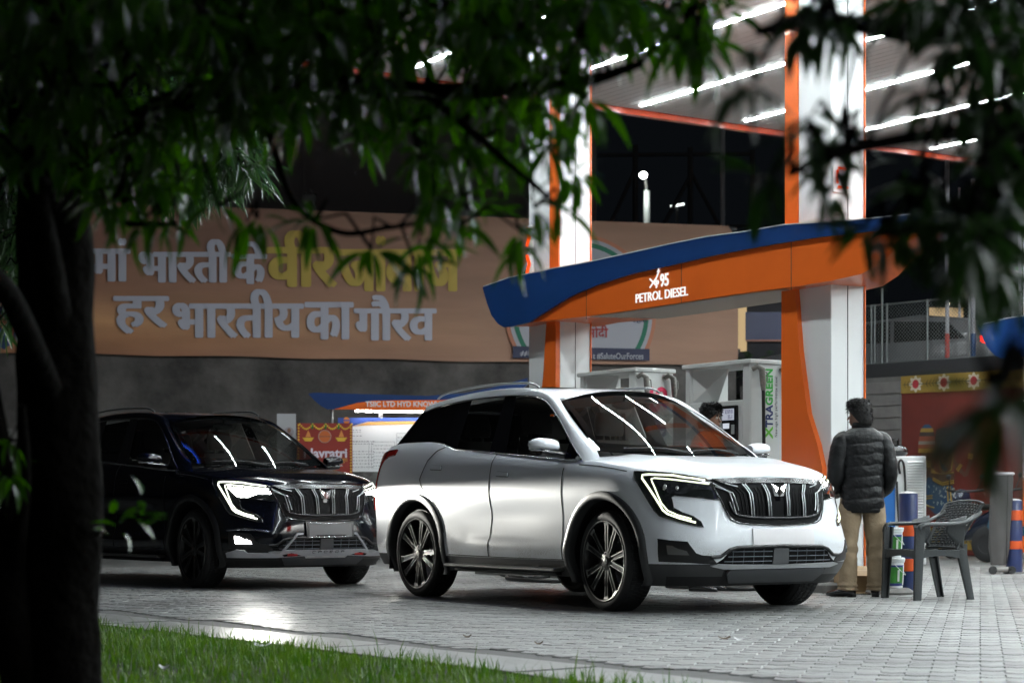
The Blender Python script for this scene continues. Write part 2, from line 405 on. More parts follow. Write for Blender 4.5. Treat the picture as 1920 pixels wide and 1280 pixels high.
def build_wheel(tyre_m, rim_m, dark_m, parent, loc, steer=0, flip=False, rot=0):
    """faces local -y; parts: tyre, rim"""
    g = MB()
    prof = [(.290, -.098), (.300, -.108), (.318, -.116), (.335, -.117), (.350, -.110), (.361, -.098), (.3665, -.085), (.3695, -.045), (.3695, .0), (.3695, .045), (.3665, .085), (.350, .110), (.32, .117), (.29, .10), (.285, 0)]
    g.lathe(prof, (0, 0, 0), 64, 'y', cap=False)
    # tread blocks: shallow lateral ribs so the tread reads in the light
    for k in range(72):
        a = 2 * PI * k / 72
        for yy in (-.062, -.02, .022, .064):
            c = Vector((math.cos(a + yy), 0, math.sin(a + yy))) * .3715; c.y = yy
            g.box(c, (.012, .034, .020), 0, 0, 0) if False else g.add([c + Vector((math.cos(a) * dx - math.sin(a) * dz, dy, math.sin(a) * dx + math.cos(a) * dz)) for dx in (-.006, .004) for dy, dz in ((-.017, -.010), (.017, -.012), (.017, .010), (-.017, .012))], [(4, 5, 6, 7), (0, 4, 5, 1), (1, 5, 6, 2), (2, 6, 7, 3), (3, 7, 4, 0)])
    t = g.build('wheel', tyre_m, parent, 40)
    r = MB(); r.mi = 1
    r.lathe([(.292, -.104), (.300, -.110), (.296, -.116), (.286, -.112), (.280, -.098), (.262, -.03), (.262, .08), (.292, .10)], (0, 0, 0), 64, 'y', cap=False)
    r.mi = 0; r.lathe([(.294, -.111), (.299, -.1125), (.296, -.1165), (.290, -.115)], (0, 0, 0), 64, 'y', cap=False)
    # back plate with brake disc
    r.mi = 1; r.lathe([(.0, .0), (.262, .0)], (0, 0, 0), 40, 'y', cap=False)
    r.mi = 2; r.lathe([(.05, -.012), (.165, -.012), (.165, -.004)], (0, 0, 0), 40, 'y', cap=False)
    for k in range(10):
        a = rot + 2 * PI * k / 10 + (.075 if k % 2 else -.075)
        ca, sa = math.cos(a), math.sin(a)
        def P(rad, w, y): return (ca * rad - sa * w, y, sa * rad + ca * w)
        def bar(w0, w1, w2, w3, y0, y1, mi):     # a tapered bar between radius .075 and .278
            r.mi = mi
            r.add([P(.072, w0, y0), P(.072, w1, y0), P(.278, w3, y1), P(.278, w2, y1), P(.072, w0, y0 + .03), P(.072, w1, y0 + .03), P(.278, w3, y1 + .03), P(.278, w2, y1 + .03)],
                  [(0, 1, 2, 3), (4, 7, 6, 5), (0, 4, 5, 1), (1, 5, 6, 2), (2, 6, 7, 3), (3, 7, 4, 0)])
        bar(-.017, .017, -.021, .021, -.084, -.094, 1)
        bar(-.018, -.011, -.024, -.015, -.090, -.101, 0); bar(.011, .018, .015, .024, -.090, -.101, 0)
        r.mi = 0
        r.add([P(.262, -.030, -.100), P(.262, .030, -.100), P(.290, .034, -.106), P(.290, -.034, -.106), P(.262, -.030, -.08), P(.262, .030, -.08)], [(0, 1, 2, 3), (0, 4, 5, 1)])
    r.mi = 1; r.lathe([(.0, -.098), (.03, -.100), (.034, -.094), (.070, -.088), (.078, -.07), (.078, -.02)], (0, 0, 0), 24, 'y', cap=False)
    for k in range(5):
        a = rot + 2 * PI * k / 5 + .3; r.lathe([(.0, -.094), (.010, -.094), (.010, -.07)], (math.cos(a) * .054, 0, math.sin(a) * .054), 8, 'y', cap=False)
    r.mi = 0; r.lathe([(.0, -.104), (.012, -.104), (.022, -.101)], (0, 0, 0), 16, 'y', cap=False)
    rm = r.build('rim', [rim_m, dark_m, mat('brake_steel', (.35, .35, .36), .35, 1)], t, 30)
    t.location = loc; t.rotation_euler = (0, 0, steer + (PI if flip else 0)); return t

def build_car(paint_name, paint, trim, seat_m, lamps_on, name, label, extra=None):
    root = empty(name, (0, 0, 0), 0, label, 'car', 'sport utility vehicles on the forecourt')
    clad = trim; black = mat('car_black', (.006, .006, .007), .6)
    gloss = mat('gloss_black', (.006, .006, .008), .06, coat=.6); chrome = None
    sat = mat('satin_silver', (.62, .63, .65), .24, .9)
    made = build_body(paint, clad, black, root)
    # arch flares
    for wx in (0, -2.75):
        for s in (-1, 1):
            g = MB(); f = fn_side(s); G_ = []
            for k in range(49):
                a = R(-28 + 236 * k / 48); row = []
                for rad, off in ((.432, -.05), (.434, .004), (.440, .017), (.452, .021), (.478, .021), (.494, .016), (.500, -.006)):
                    x, z = wx + math.cos(a) * rad, .385 + math.sin(a) * rad
                    z = max(z, .20); p = f(x, max(z, .25)); row.append((p.x, p.y + s * off, z))
                G_.append(row)
            g.grid(G_); g.build('wheel_arch_trim', clad, root, 50)
    # wheels
    dark = mat('rim_dark', (.012, .012, .013), .3, coat=.3); tyre = mat('tyre', (.018, .018, .019), .72, noise=(30, (.035, .034, .032), .3)); rimm = mat('rim_machined', (.20, .20, .19), .33, 1)
    rots = [.31, .14, .5, .9]
    for i, (wx, s) in enumerate(((0, -1), (-2.75, -1), (0, 1), (-2.75, 1))):
        build_wheel(tyre, rimm, dark, root, (wx, s * .815, .3695), (R(-5) if wx == 0 else 0), s > 0, rots[i])
    # roof, cant rails, pillars
    A = cr(AEND, 4); B = cr(BEND, 4)
    for s in (-1, 1):
        G_ = []
        for ia, (a, b) in enumerate(zip(A, B)):
            row = []; mid = (a + b) / 2; d = (a - b)
            o = Vector((.15 if a.x > -1.15 else 0, .45, .9)).normalized()
            for k in range(8):
                t = k / 7; p = b + d * t + o * (.030 * min(1, .25 + ia / 14) * math.sin(PI * t)); row.append((p.x, s * p.y, p.z))
            row.insert(0, (b.x, s * (b.y - .025), b.z - .004)); G_.append(row)
        g = MB(); g.grid(G_); g.build('pillar', paint, root, 60)
    # roof skin
    G_ = []
    for a in A[19:]:
        row = []
        for k in range(21):
            e = -1 + 2 * k / 20; xx = a.x + (.085 * (1 - e * e) if a.x > -1.12 else .05 * (1 - e * e) * max(0, (a.x + 1.7) / .6) if a.x > -1.7 else -.06 * (1 - e * e) * max(0, min(1, (-a.x - 2.6) / .5)))
            row.append((xx, a.y * e, a.z + (roof_z(a.x) - a.z) * (1 - abs(e) ** 2.4) ))
        G_.append(row)
    a = A[-1]
    G_.append([(a.x - .10 - .06 * (1 - e * e), .575 * e, 1.612 + .02 * (1 - e * e)) for e in [-1 + k / 10 for k in range(21)]])
    G_.append([(a.x - .10 - .06 * (1 - e * e), .575 * e, 1.585 + .02 * (1 - e * e)) for e in [-1 + k / 10 for k in range(21)]])
    g = MB(); g.grid(G_); g.build('roof', paint, root, 45)
    # sunroof glass, dark, just proud of the roof skin
    g = MB(); g.grid([[(x, .42 * e, 1.737 + (roof_z(x) - 1.737) * (1 - abs(.76 * e) ** 2.4) + .005 - max(0, -x - 2.15) * .0) for e in (-1, -.8, -.6, -.4, -.2, 0, .2, .4, .6, .8, 1)] for x in (-1.45, -1.6, -1.8, -2.0, -2.2, -2.4)]); g.build('sunroof', gloss, root, 60)
    # roof rails
    for s in (-1, 1):
        g = MB(); P = [(-1.33, 1.715), (-1.42, 1.750), (-1.60, 1.768), (-2.07, 1.778), (-2.5, 1.765), (-2.80, 1.738), (-2.92, 1.70)]
        g.tube(cr([(x, s * (.607 if x > -2.6 else .612), z + .006) for x, z in P], 4), [.005] + [.0095] * 23 + [.005], 8, flat=1.0); g.build('roof_rail', mat('rail_silver', (.30, .31, .32), .35, .8), root, 60)
    # windscreen
    bl, tl = (-.356, .762, 1.196), (-1.062, .600, 1.622)
    def ws(u, v):    # u across -1..1, v up 0..1
        q = 1 - abs(u) ** 2.2
        bx, by, bz = bl[0] + .26 * q, bl[1] * u, bl[2] - .045 * q
        tx, ty, tz = tl[0] + .085 * q, tl[1] * u, tl[2] + .068 * q
        bow = .030 * math.sin(PI * v)
        return Vector((bx + (tx - bx) * v + bow * .5, by + (ty - by) * v, bz + (tz - bz) * v + bow))
    band = mat('glass_frit', (.008, .009, .010), .12, coat=.5)
    g = MB(); n1, n2 = 24, 14
    Pw = [[ws(-1 + 2 * i / n1, j / n2) for j in range(n2 + 1)] for i in range(n1 + 1)]
    g.grid(Pw); g.build('windscreen', glass_mat('clear_glass', (.90, .94, .92), 0, 1.0), root, 60)
    fr = MB()
    def wsb(us, vs): fr.grid([[ws(u, v) - Vector((.004, 0, .004)) for v in vs] for u in us])
    U_ = [-1 + 2 * i / 24 for i in range(25)]
    wsb(U_, (0, .06, .13)); wsb(U_, (.93, .965, 1.0)); wsb((-1, -.965, -.93), [i / 12 for i in range(13)]); wsb((.93, .965, 1), [i / 12 for i in range(13)])
    fr.build('windscreen_border', band, root, 60)
    # wipers
    g = MB()
    for u0, u1 in ((-.75, -.05), (-.05, .62)):
        pts = [ws(u0 + (u1 - u0) * k / 8, .035 + .03 * math.sin(PI * k / 8)) + Vector((.012, 0, .014)) for k in range(9)]
        g.tube(pts, .006, 5); g.tube([pts[8] + Vector((.05, 0, -.02)), pts[5]], .008, 5)
    g.build('wiper', black, root, 60)
    # side glazing, cut out of one outline by the pillars
    belt = [(-3.30, 1.318), (-2.94, 1.330), (-2.55, 1.312), (-2.41, 1.283), (-2.286, 1.252), (-2.1, 1.237), (-1.86, 1.222), (-1.6, 1.203), (-1.04, 1.163), (-.573, 1.128), (-.40, 1.122)]
    topl = [(b.x, b.z) for b in cr(BEND[1:], 3)]
    def topz(x):
        for (x0, z0), (x1, z1) in zip(topl, topl[1:]):
            if x1 <= x <= x0: return z0 + (z1 - z0) * (x0 - x) / (x0 - x1)
        if x < topl[-1][0]: return 1.597 + (x + 3.002) * (1.597 - 1.318) / (.298)
        return topl[0][1]
    def belz(x): return lerp_t(belt, x)
    sl = -.10     # lean of the pillars (x per z)
    def pane(name, x0, x1, l0, l1, m, off, inset=.0, parent_=None):
        for s in (-1, 1):
            f = fn_tum(s); G_ = []
            n = max(3, int(abs(x1 - x0) / .06))
            for i in range(n + 1):
                row = []
                for j in range(9):
                    # columns lean; ends meet belt and roof lines
                    xb = x0 + (x1 - x0) * i / n; xt = xb + l0 + (l1 - l0) * i / n
                    xt = max(-3.0, min(-.40, xt)); zb_, zt_ = belz(xb) + inset, max(belz(xb) + inset + .001, topz(xt) - inset)
                    if x0 < -3 and i == n: pass
                    t = j / 8; x = xb + (xt - xb) * t; z = zb_ + (zt_ - zb_) * t; z = min(z, topz(x) + .002) if xb > -1.2 else z
                    p = f(x, z); row.append((p.x, p.y + s * off, p.z))
                G_.append(row)
            g = MB(); g.grid(G_); g.build(name, m, root, 60)
    tint = glass_mat('tinted_glass', (.74, .76, .74), 0, .75)
    pane('sail_panel', -.40, -.60, 0, 0, gloss, -.002)
    pane('front_window', -.60, -1.46, 0, -.14, tint, -.012, .012)
    pane('door_pillar', -1.46, -1.72, -.14, -.05, gloss, -.004)
    pane('rear_window', -1.72, -2.26, -.05, -.02, tint, -.012, .012)
    pane('rear_pillar', -2.26, -2.50, -.02, .04, gloss, -.004)
    pane('quarter_window', -2.50, -3.30, .04, .31, mat('privacy_glass', (.004, .004, .005), .05, coat=.3), -.006, 0)
    for s in (-1, 1):
        g = MB(); g.tube([fn_tum(s)(x, z) + Vector((0, s * .006, -.006)) for x, z in belt], .0075, 6); g.build('belt_trim', sat, root, 60)
        g = MB(); f = fn_tum(s)
        g.tube([f(x, z - .004) + Vector((0, s * .001, 0)) for x, z in topl], .008, 6); g.build('window_seal', gloss, root, 60)
    # tail: glass hatch between the quarter windows
    g = MB(); g.grid([[((-3.02 - .12 * (1 - e * e)) + (-.30 - .12 * (1 - e * e)) * t, e * (.70 + .11 * t), 1.60 - .30 * t) for t in (0, .25, .5, .75, 1)] for e in [-1 + k / 8 for k in range(17)]]); g.build('tailgate_window', mat('privacy_glass'), root, 60)
    # mirrors
    for s in (-1, 1):
        g = MB(); rs = []
        for k in range(9):
            t = k / 8; y = .955 + .225 * t; h = .060 * math.sqrt(max(.03, 1 - (abs(t - .42) / .60) ** 2.6)); w = .075 * math.sqrt(max(.05, 1 - (abs(t - .45) / .58) ** 3))
            rs.append([(-.60 - .02 * t + w * math.copysign(abs(math.cos(a)) ** .8, math.cos(a)) * (1.1 if math.cos(a) > 0 else .55), s * y, 1.222 + .012 * t + h * math.copysign(abs(math.sin(a)) ** .8, math.sin(a)) * (1 if math.sin(a) > 0 else .55)) for a in [2 * PI * q / 16 for q in range(16)]])
        g.rings(rs); mm = g.build('wing_mirror', paint, root, 60)
        g = MB(); rs = []
        for k in range(7):
            t = k / 6; y = .87 + .24 * t; rs.append([(-.59 + .05 * math.cos(a), s * y, 1.165 + .018 * t + (.030 if t > .25 else .018) * math.sin(a)) for a in [2 * PI * q / 10 for q in range(10)]])
        g.rings(rs); g.build('mirror_foot', gloss, mm, 60)
        g = MB(); g.box((-.655, s * 1.07, 1.222), (.004, .18, .085)); g.build('mirror_glass', mat('mirror', (.8, .8, .82), .02, 1), mm)
        g = MB(); g.tube([(-.545, s * 1.05, 1.19), (-.56, s * 1.12, 1.192), (-.60, s * 1.175, 1.195)], .007, 6); g.build('indicator', sat, mm, 60)
    # door seams and handles
    seam = mat('seam', (.01, .01, .01), .7)
    for s in (-1, 1):
        f = fn_side(s); g = MB()
        line_on(g, [(-.53, .37), (-.525, .7), (-.535, 1.06)], f, .0036, .0005)
        g.build('door_seam', seam, root)
        g = MB(); line_on(g, [(-1.555, .37), (-1.56, .7), (-1.575, 1.19)], f, .0036, .0005); g.build('door_seam', seam, root)
        g = MB(); line_on(g, [(-2.27, .55), (-2.36, .74), (-2.50, .87), (-2.62, .93), (-2.66, 1.0), (-2.60, 1.16), (-2.50, 1.24), (-2.42, 1.27)], f, .0036, .0005); g.build('door_seam', seam, root)
        g = MB(); line_on(g, [(-2.2, .37), (-1.4, .366), (-.5, .366)], f, .0036, .0005); g.build('sill_seam', seam, root)
        g = MB(); line_on(g, [(-.36, 1.085), (-.1, 1.068), (.1, 1.045), (.24, 1.025)], f, .0036, .0005); g.build('hood_seam', seam, root)
        for hx, hz in ((-2.43, 1.100), (-1.385, 1.030)):
            g = MB(); patch(g, [(hx - .085, hz + .012), (hx - .08, hz + .018), (hx + .075, hz + .008), (hx + .09, hz - .004), (hx + .085, hz - .022), (hx - .082, hz - .016)], f, .05, .05, .004, .006); h = g.build('door_handle', paint, root, 30)
            g = MB(); line_on(g, [(hx - .088, hz + .019), (hx + .078, hz + .009), (hx + .093, hz - .004), (hx + .088, hz - .026), (hx - .084, hz - .020), (hx - .088, hz + .019)], f, .0025, .001); g.build('handle_gap', seam, h)
        # running board
        g = MB(); g.bbox((-1.36, s * .955, .288), (1.62, .10, .026), .008); rb = g.build('running_board', mat('board_alloy', (.35, .35, .34), .4, .8), root)
        g = MB(); g.box((-1.36, s * .90, .262), (1.5, .06, .03)); g.build('board_bracket', black, rb)
        # mud flap
        g = MB(); g.box((-3.20, s * .84, .31), (.012, .20, .17)); g.build('mud_flap', black, root)
        # tail lamp
        g = MB(); ft = fn_t(s)
        patch(g, [(1.965, 1.265), (2.2, 1.225), (2.34, 1.15), (2.40, 1.02), (2.42, .74), (2.27, .74), (2.24, .98), (2.18, 1.10), (2.08, 1.17), (1.97, 1.215)], ft, .06, .04, .003, .012); g.build('tail_light', mat('tail_red', (.22, .008, .006), .08, coat=.5), root, 30)
    # ---------------- front
    for s in (-1, 1):
        ft = fn_t(s)
        hl = [(.815, 1.020), (.70, 1.017), (.564, 1.007), (.45, .988), (.345, .965), (.318, .940), (.285, .815), (.40, .832), (.545, .848), (.566, .835), (.556, .758), (.50, .725), (.43, .698), (.382, .660), (.366, .622), (.42, .630), (.491, .648), (.57, .672), (.655, .700), (.691, .743)]
        g = MB(); patch(g, hl, ft, .05, .03, .002, .003); L = g.build('headlight', mat('lamp_housing', (.012, .014, .013), .10, coat=.7), root, 30)
        g = MB(); line_on(g, hl + [hl[0]], ft, .004, .004, scale=1.3); g.build('lamp_bezel', gloss, L, 60)
        dm = emis('drl_on', (.93, 1, .74), 1.9) if not lamps_on else emis('drl_bright', (.95, 1, .85), 3.0)
        g = MB(); line_on(g, [(.352, .951), (.545, .989), (.70, .996), (.742, .992), (.738, .968), (.672, .84), (.627, .742), (.597, .715), (.52, .685), (.415, .653)], ft, .0075, .007, scale=1.3); g.build('daytime_light', dm, L, 60)
        g = MB(); line_on(g, [(.335, .926), (.545, .957), (.655, .968), (.678, .962), (.675, .94), (.632, .79), (.595, .738), (.53, .706), (.442, .680)], ft, .0055, .007, scale=1.3); g.build('daytime_light', dm, L, 60)
        pj = [(.655, .947), (.482, .930), (.327, .905), (.323, .884), (.418, .887), (.491, .855), (.573, .858), (.62, .90)]
        g = MB(); patch(g, pj, ft, .03, .02, .006, .003)
        g.build('reflector', (emis('beam_on', (1, 1, .97), 60) if lamps_on else mat('lamp_chrome', (.30, .31, .31), .16, .9, noise=(18, (.02, .02, .02), .6))), L, 40)
        if not lamps_on:
            g = MB()
            for tt, zz, rr in ((.60, .903, .026), (.525, .895, .024), (.43, .908, .014), (.385, .903, .012), (.348, .898, .011)):
                c = ft(tt, zz); nn = nrm(ft, tt, zz)
                g.ball(c - nn * .006, (rr * .8, rr * .8, rr), 12, 8)
            g.build('bulb_lens', mat('lens_glass', (.55, .55, .53), .05, .3, coat=1), L, 60)
        # fog lamp pocket
        fp = [(.700, .540), (.60, .528), (.473, .520), (.43, .47), (.405, .440), (.364, .425), (.300, .420), (.255, .36), (.45, .371), (.700, .378)]
        g = MB(); patch(g, fp, ft, .05, .03, .002, .004); P_ = g.build('fog_lamp_recess', mat('recess_black', (.008, .008, .009), .35), root, 30)
        g = MB(); patch(g, [(.63, .495), (.585, .49), (.54, .470), (.475, .455), (.455, .425), (.62, .430)], ft, .03, .02, .008, .004); g.build('fog_lamp', emis('fog_on', (1, 1, .95), 45) if lamps_on else mat('fog_glass', (.10, .10, .10), .08, coat=.8), P_, 30)
    # grille
    half = [(0, .968), (.2, .968), (.38, .966), (.525, .960), (.512, .90), (.482, .834), (.452, .745), (.425, .700), (.385, .665), (.31, .643), (.16, .632), (0, .628)]
    gp = half + [(-a, b) for a, b in reversed(half[1:-1])]
    g = MB(); patch(g, gp, fn_front, .04, .03, .001, .003); gr = g.build('grille', mat('grille_black', (.002, .002, .0025), .6, spec=.1), root, 30)
    sur = mat('grille_surround', (.02, .021, .024), .22, .2)
    g = MB(); top = [(-.50, .957), (-.44, .925), (-.25, .930), (0, .933), (.25, .930), (.44, .925), (.50, .957), (.3, .966), (0, .969), (-.3, .966)]
    patch(g, top, fn_front, .05, .03, .004, .010); g.build('grille_bar', sur, gr, 30)
    g = MB(); arc = [(-.43, .80), (-.405, .735), (-.36, .705), (-.28, .692), (-.12, .686), (0, .685), (.12, .686), (.28, .692), (.36, .705), (.405, .735), (.43, .80)]
    line_on(g, arc, fn_front, .010, .008, 8); g.build('grille_arc', sur, gr, 60)
    g = MB(); line_on(g, [(-.50, .85), (-.455, .73), (-.425, .675), (-.37, .650), (-.28, .640), (0, .630), (.28, .640), (.37, .650), (.425, .675), (.455, .73), (.50, .85)], fn_front, .005, .006, 6); g.build('grille_arc', gloss, gr, 60)
    for k in range(-13, 14):
        y = k * .030
        if abs(y) < .05: continue
        g = MB(); line_on(g, [(y * 1.12, .905), (y, .86), (y * .96, .70)], fn_front, .0045, .006, 4, .05); g.build('grille_fin', mat('fin_black', (.003, .003, .0035), .6, spec=.12), gr)
    for s in (-1, 1):
        for ys, d in (((.105, .080, .075), .022), ((.275, .235, .232), .022)):
            for o in (0, d):
                g = MB(); line_on(g, [(s * (ys[0] + o), .924), (s * (ys[1] + o), .862), (s * (ys[2] + o), .700)], fn_front, .0046, .014, 5, .03); g.build('grille_slat', mat('slat_silver', (.40, .41, .42), .3, .9), gr, 50)
        for o in (0, .024):
            g = MB(); line_on(g, [(s * (.515 - o * .3), .925 - o * .8), (s * (.415 - o), .868 - o * .2), (s * (.385 - o), .715 + o)], fn_front, .0044, .014, 5, .03); g.build('grille_slat', mat('slat_silver', (.40, .41, .42), .3, .9), gr, 50)
        g = MB(); line_on(g, [(s * .34, .905), (s * .43, .925)], fn_front, .004, .014, 5); g.build('grille_slat', mat('slat_silver', (.40, .41, .42), .3, .9), gr, 50)
    # emblem: two folded wings that meet in a point
    g = MB(); c = fn_front(0, .88); x0 = c.x + .03
    for s in (-1, 1):
        g.add([(x0, s * .072, .935), (x0 + .012, s * .030, .872), (x0 + .004, s * .006, .905), (x0 + .004, s * .004, .842), (x0 + .002, s * .044, .846), (x0 - .01, s * .062, .90)], [(0, 1, 2), (1, 3, 2), (0, 5, 4, 1), (1, 4, 3)])
    g.build('emblem', mat('emblem_chrome', (.85, .86, .88), .15, 1, ), gr)
    g = MB(); g.bbox((x0 - .022, 0, .83), (.03, .055, .055), .006); g.build('sensor_cover', gloss, gr)
    # lower intake with its frame
    lo = [(0, .478), (.30, .477), (.40, .470), (.47, .44), (.505, .40), (.56, .365), (.30, .352), (0, .350)]
    lp = lo + [(-a, b) for a, b in reversed(lo[1:-1])]
    g = MB(); patch(g, lp, fn_front, .05, .03, .001, .003); lg = g.build('lower_grille', mat('grille_black'), root, 30)
    fm = mat('recess_black')
    g = MB(); line_on(g, [(-.60, .41), (-.53, .415), (-.46, .462), (-.40, .478), (0, .486), (.40, .478), (.46, .462), (.53, .415), (.60, .41)], fn_front, .013, .008, 8); g.build('intake_frame', fm, lg, 60)
    g = MB(); patch(g, [(-.075, .355), (.075, .355), (.070, .470), (-.070, .470)], fn_front, .05, .04, .006, .006); g.build('radar_cover', mat('dark_grey_plastic', (.06, .062, .066), .35), lg, 30)
    for z in (.378, .412, .448):
        for s in (-1, 1):
            g = MB(); line_on(g, [(s * .08, z), (s * (.50 - (z - .378) * .9), z)], fn_front, .0035, .006, 4); g.build('intake_bar', mat('bar_grey', (.10, .11, .13), .35), lg)
    for y in (.16, .25, .34, .43):
        for s in (-1, 1):
            g = MB(); line_on(g, [(s * y, .358), (s * y, .465)], fn_front, .003, .005, 4, .05); g.build('intake_bar', mat('bar_grey'), lg)
    # bumper lip and skirt
    g = MB(); patch(g, [(-.60, .352), (-.50, .330), (.50, .330), (.60, .352), (.55, .362), (0, .352), (-.55, .362)], fn_front, .05, .03, .004, .016); g.build('bumper_lip', mat('lip_silver', (.42, .43, .45), .35, .6) if not lamps_on else mat('lip_silver'), root, 30)
    g = MB(); patch(g, [(-.46, .30), (-.40, .232), (.40, .232), (.46, .30), (.44, .322), (-.44, .322)], fn_front, .06, .03, .004, .014); g.build('skid_plate', mat('skid_grey', (.045, .047, .052), .4), root, 30)
    if not lamps_on:
        g = MB(); patch(g, [(-.26, .486), (.32, .486), (.32, .608), (-.26, .608)], fn_front, .05, .04, .002, .006); g.build('number_plate', mat('plate_white', (.80, .77, .79), .45), root, 30)
    else:
        g = MB(); patch(g, [(-.235, .472), (.30, .472), (.30, .622), (-.235, .622)], fn_front, .05, .04, .016, .006); pl = g.build('number_plate', mat('plate_black', (.02, .02, .022), .3), root, 30)
        g = MB(); patch(g, [(-.205, .492), (-.15, .492), (-.13, .505), (.195, .505), (.215, .492), (.27, .492), (.27, .606), (-.205, .606)], fn_front, .05, .04, .023, .003); g.build('plate_face', mat('plate_grey', (.22, .22, .225), .5), pl, 30)
        g = MB(); line_on(g, [(-.215, .487), (.28, .487), (.28, .611), (-.215, .611), (-.215, .487)], fn_front, .004, .026, 6); g.build('plate_frame', sat, pl, 60)
        sk = mat('skid_silver', (.55, .56, .60), .32, .5)
        for s in (-1, 1):
            g = MB(); patch(g, [(s * .875, .345), (s * .835, .372), (s * .79, .372), (s * .76, .345), (s * .50, .338), (s * .33, .525), (s * .27, .525), (s * .27, .508), (s * .325, .505), (s * .455, .360), (s * .25, .332), (s * .235, .318), (s * .52, .305), (s * .86, .305)], fn_front, .05, .03, .005, .016); t_ = g.build('bumper_trim', sk, root, 30)
            g = MB(); patch(g, [(s * .47, .330), (s * .38, .347), (s * .27, .322), (s * .45, .317)], fn_front, .05, .03, .020, .004); t_ = g.build('trim_vent', mat('grille_black'), t_, 30)
            g = MB(); line_on(g, [(s * .42, .325), (s * .32, .325), (s * .32, .335), (s * .42, .338)], fn_front, .004, .026, 5); g.build('red_accent', mat('accent_red', (.5, .02, .02), .3), t_)
            g = MB(); line_on(g, [(s * .88, .548), (s * .80, .560), (s * .70, .552), (s * .60, .535)], fn_front, .010, .004, 6); g.build('fog_lamp_trim', mat('dark_chrome', (.20, .21, .24), .2, .9), root, 60)
        g = MB(); patch(g, [(-.46, .368), (.46, .368), (.40, .325), (.24, .318), (.22, .300), (-.22, .300), (-.24, .318), (-.40, .325)], fn_front, .05, .03, .005, .018); t_ = g.build('bumper_trim', sk, root, 30)
        g = MB()
        for k in range(6): # raised letters along the trim; strokes only, too small to read
            y = -.16 + k * .064
            for seg in (((0, 0), (0, .016)), ((0, .016), (.03, .016)), ((0, .008), (.026, .008)) if k % 2 else ((0, 0), (.03, 0)), ((.03, .016), (.03, .004)) if k % 3 else ((0, 0), (.02, 0))):
                line_on(g, [(y + seg[0][0], .346 + seg[0][1]), (y + seg[1][0], .346 + seg[1][1])], fn_front, .0022, .024, 4)
        tag(g.build('raised_lettering', mat('grille_black'), t_), kind='stuff')
        for y in (-.17, 0, .17):
            g = MB(); patch(g, [(y - .045, .306), (y + .045, .306), (y + .04, .316), (y - .04, .316)], fn_front, .05, .03, .024, .003); g.build('trim_slot', mat('slot_light', (.6, .6, .6), .4), t_)
    # interior
    tr = mat('cabin_trim', (.06, .058, .056), .7)
    g = MB(); g.grid([[(-.42 - .22 * t, y, 1.13 - .03 * t + .015 * math.sin(6 * t)) for t in (0, .25, .5, .75, 1)] for y in (-.76, -.4, 0, .4, .76)]); g.box((-.75, 0, 1.00), (.20, 1.4, .16)); g.build('dashboard', tr, root, 60)
    g = MB(); g.tube([(-.86 + .06 * math.cos(a), -.38 + .175 * math.sin(a), 1.07 + .165 * math.cos(a)) for a in [2 * PI * k / 24 for k in range(25)]], .014, 6, cap=False); g.tube([(-.84, -.55, 1.07), (-.80, -.38, 1.06), (-.84, -.21, 1.07)], .016, 6); g.tube([(-.84, -.38, 1.07), (-.70, -.38, 1.0)], .03, 8); g.build('steering_wheel', tr, root, 60)
    for sx, sy, w in ((-1.55, -.37, .25), (-1.55, .37, .25), (-2.45, -.40, .24), (-2.45, .40, .24), (-3.0, -.35, .2), (-3.0, .35, .2)):
        g = MB()
        def prism_seat(c0, c1, wd, d, taper=1.0):
            rs = []
            for k in range(7):
                t = k / 6; cx_ = c0[0] + (c1[0] - c0[0]) * t; cz_ = c0[1] + (c1[1] - c0[1]) * t; ww = wd * (1 - (1 - taper) * t) * (1 - .12 * abs(2 * t - 1) ** 3); dd = d * (1 - .25 * abs(2 * t - 1) ** 3)
                rs.append([(cx_ + dd * math.copysign(abs(math.cos(a)) ** .5, math.cos(a)), sy + ww * math.copysign(abs(math.sin(a)) ** .45, math.sin(a)), cz_) for a in [2 * PI * q / 16 for q in range(16)]])
            g.rings(rs)
        prism_seat((sx + .02, .70), (sx - .16, 1.33), w, .065, .82)
        g.build('seat', seat_m, root, 60); g = MB()
        prism_seat((sx - .17, 1.37), (sx - .19, 1.565), .145, .05, .85); g.tube([(sx - .165, sy - .06, 1.30), (sx - .175, sy - .06, 1.42)], .008, 5); g.tube([(sx - .165, sy + .06, 1.30), (sx - .175, sy + .06, 1.42)], .008, 5)
        g.build('headrest', seat_m, root, 60)
    g = MB(); g.ball((-1.02, 0, 1.585), (.02, .12, .035), 12, 8); g.tube([(-1.02, 0, 1.60), (-1.0, 0, 1.66)], .01, 6); g.build('rear_view_mirror', tr, root, 60)
    g = MB(); g.grid([[(x, y, (roof_z(x) - .04) - .05 * (y / .55) ** 2) for y in (-.55, -.3, 0, .3, .55)] for x in (-1.1, -1.6, -2.1, -2.6, -3.1)]); g.build('headlining', mat('headlining', (.42, .41, .39), .9), root, 60)
    return root

# ================================================================== SETTING
asph = mat('earth', (.07, .068, .064), .9, noise=(.8, (.035, .034, .032), .4))
g = MB(); g.add([(-400, -60, -.06), (400, -60, -.06), (400, 900, -.06), (-400, 900, -.06)], [(0, 1, 2, 3)]); tag(g.build('ground', asph, fixn=False), kind='structure')

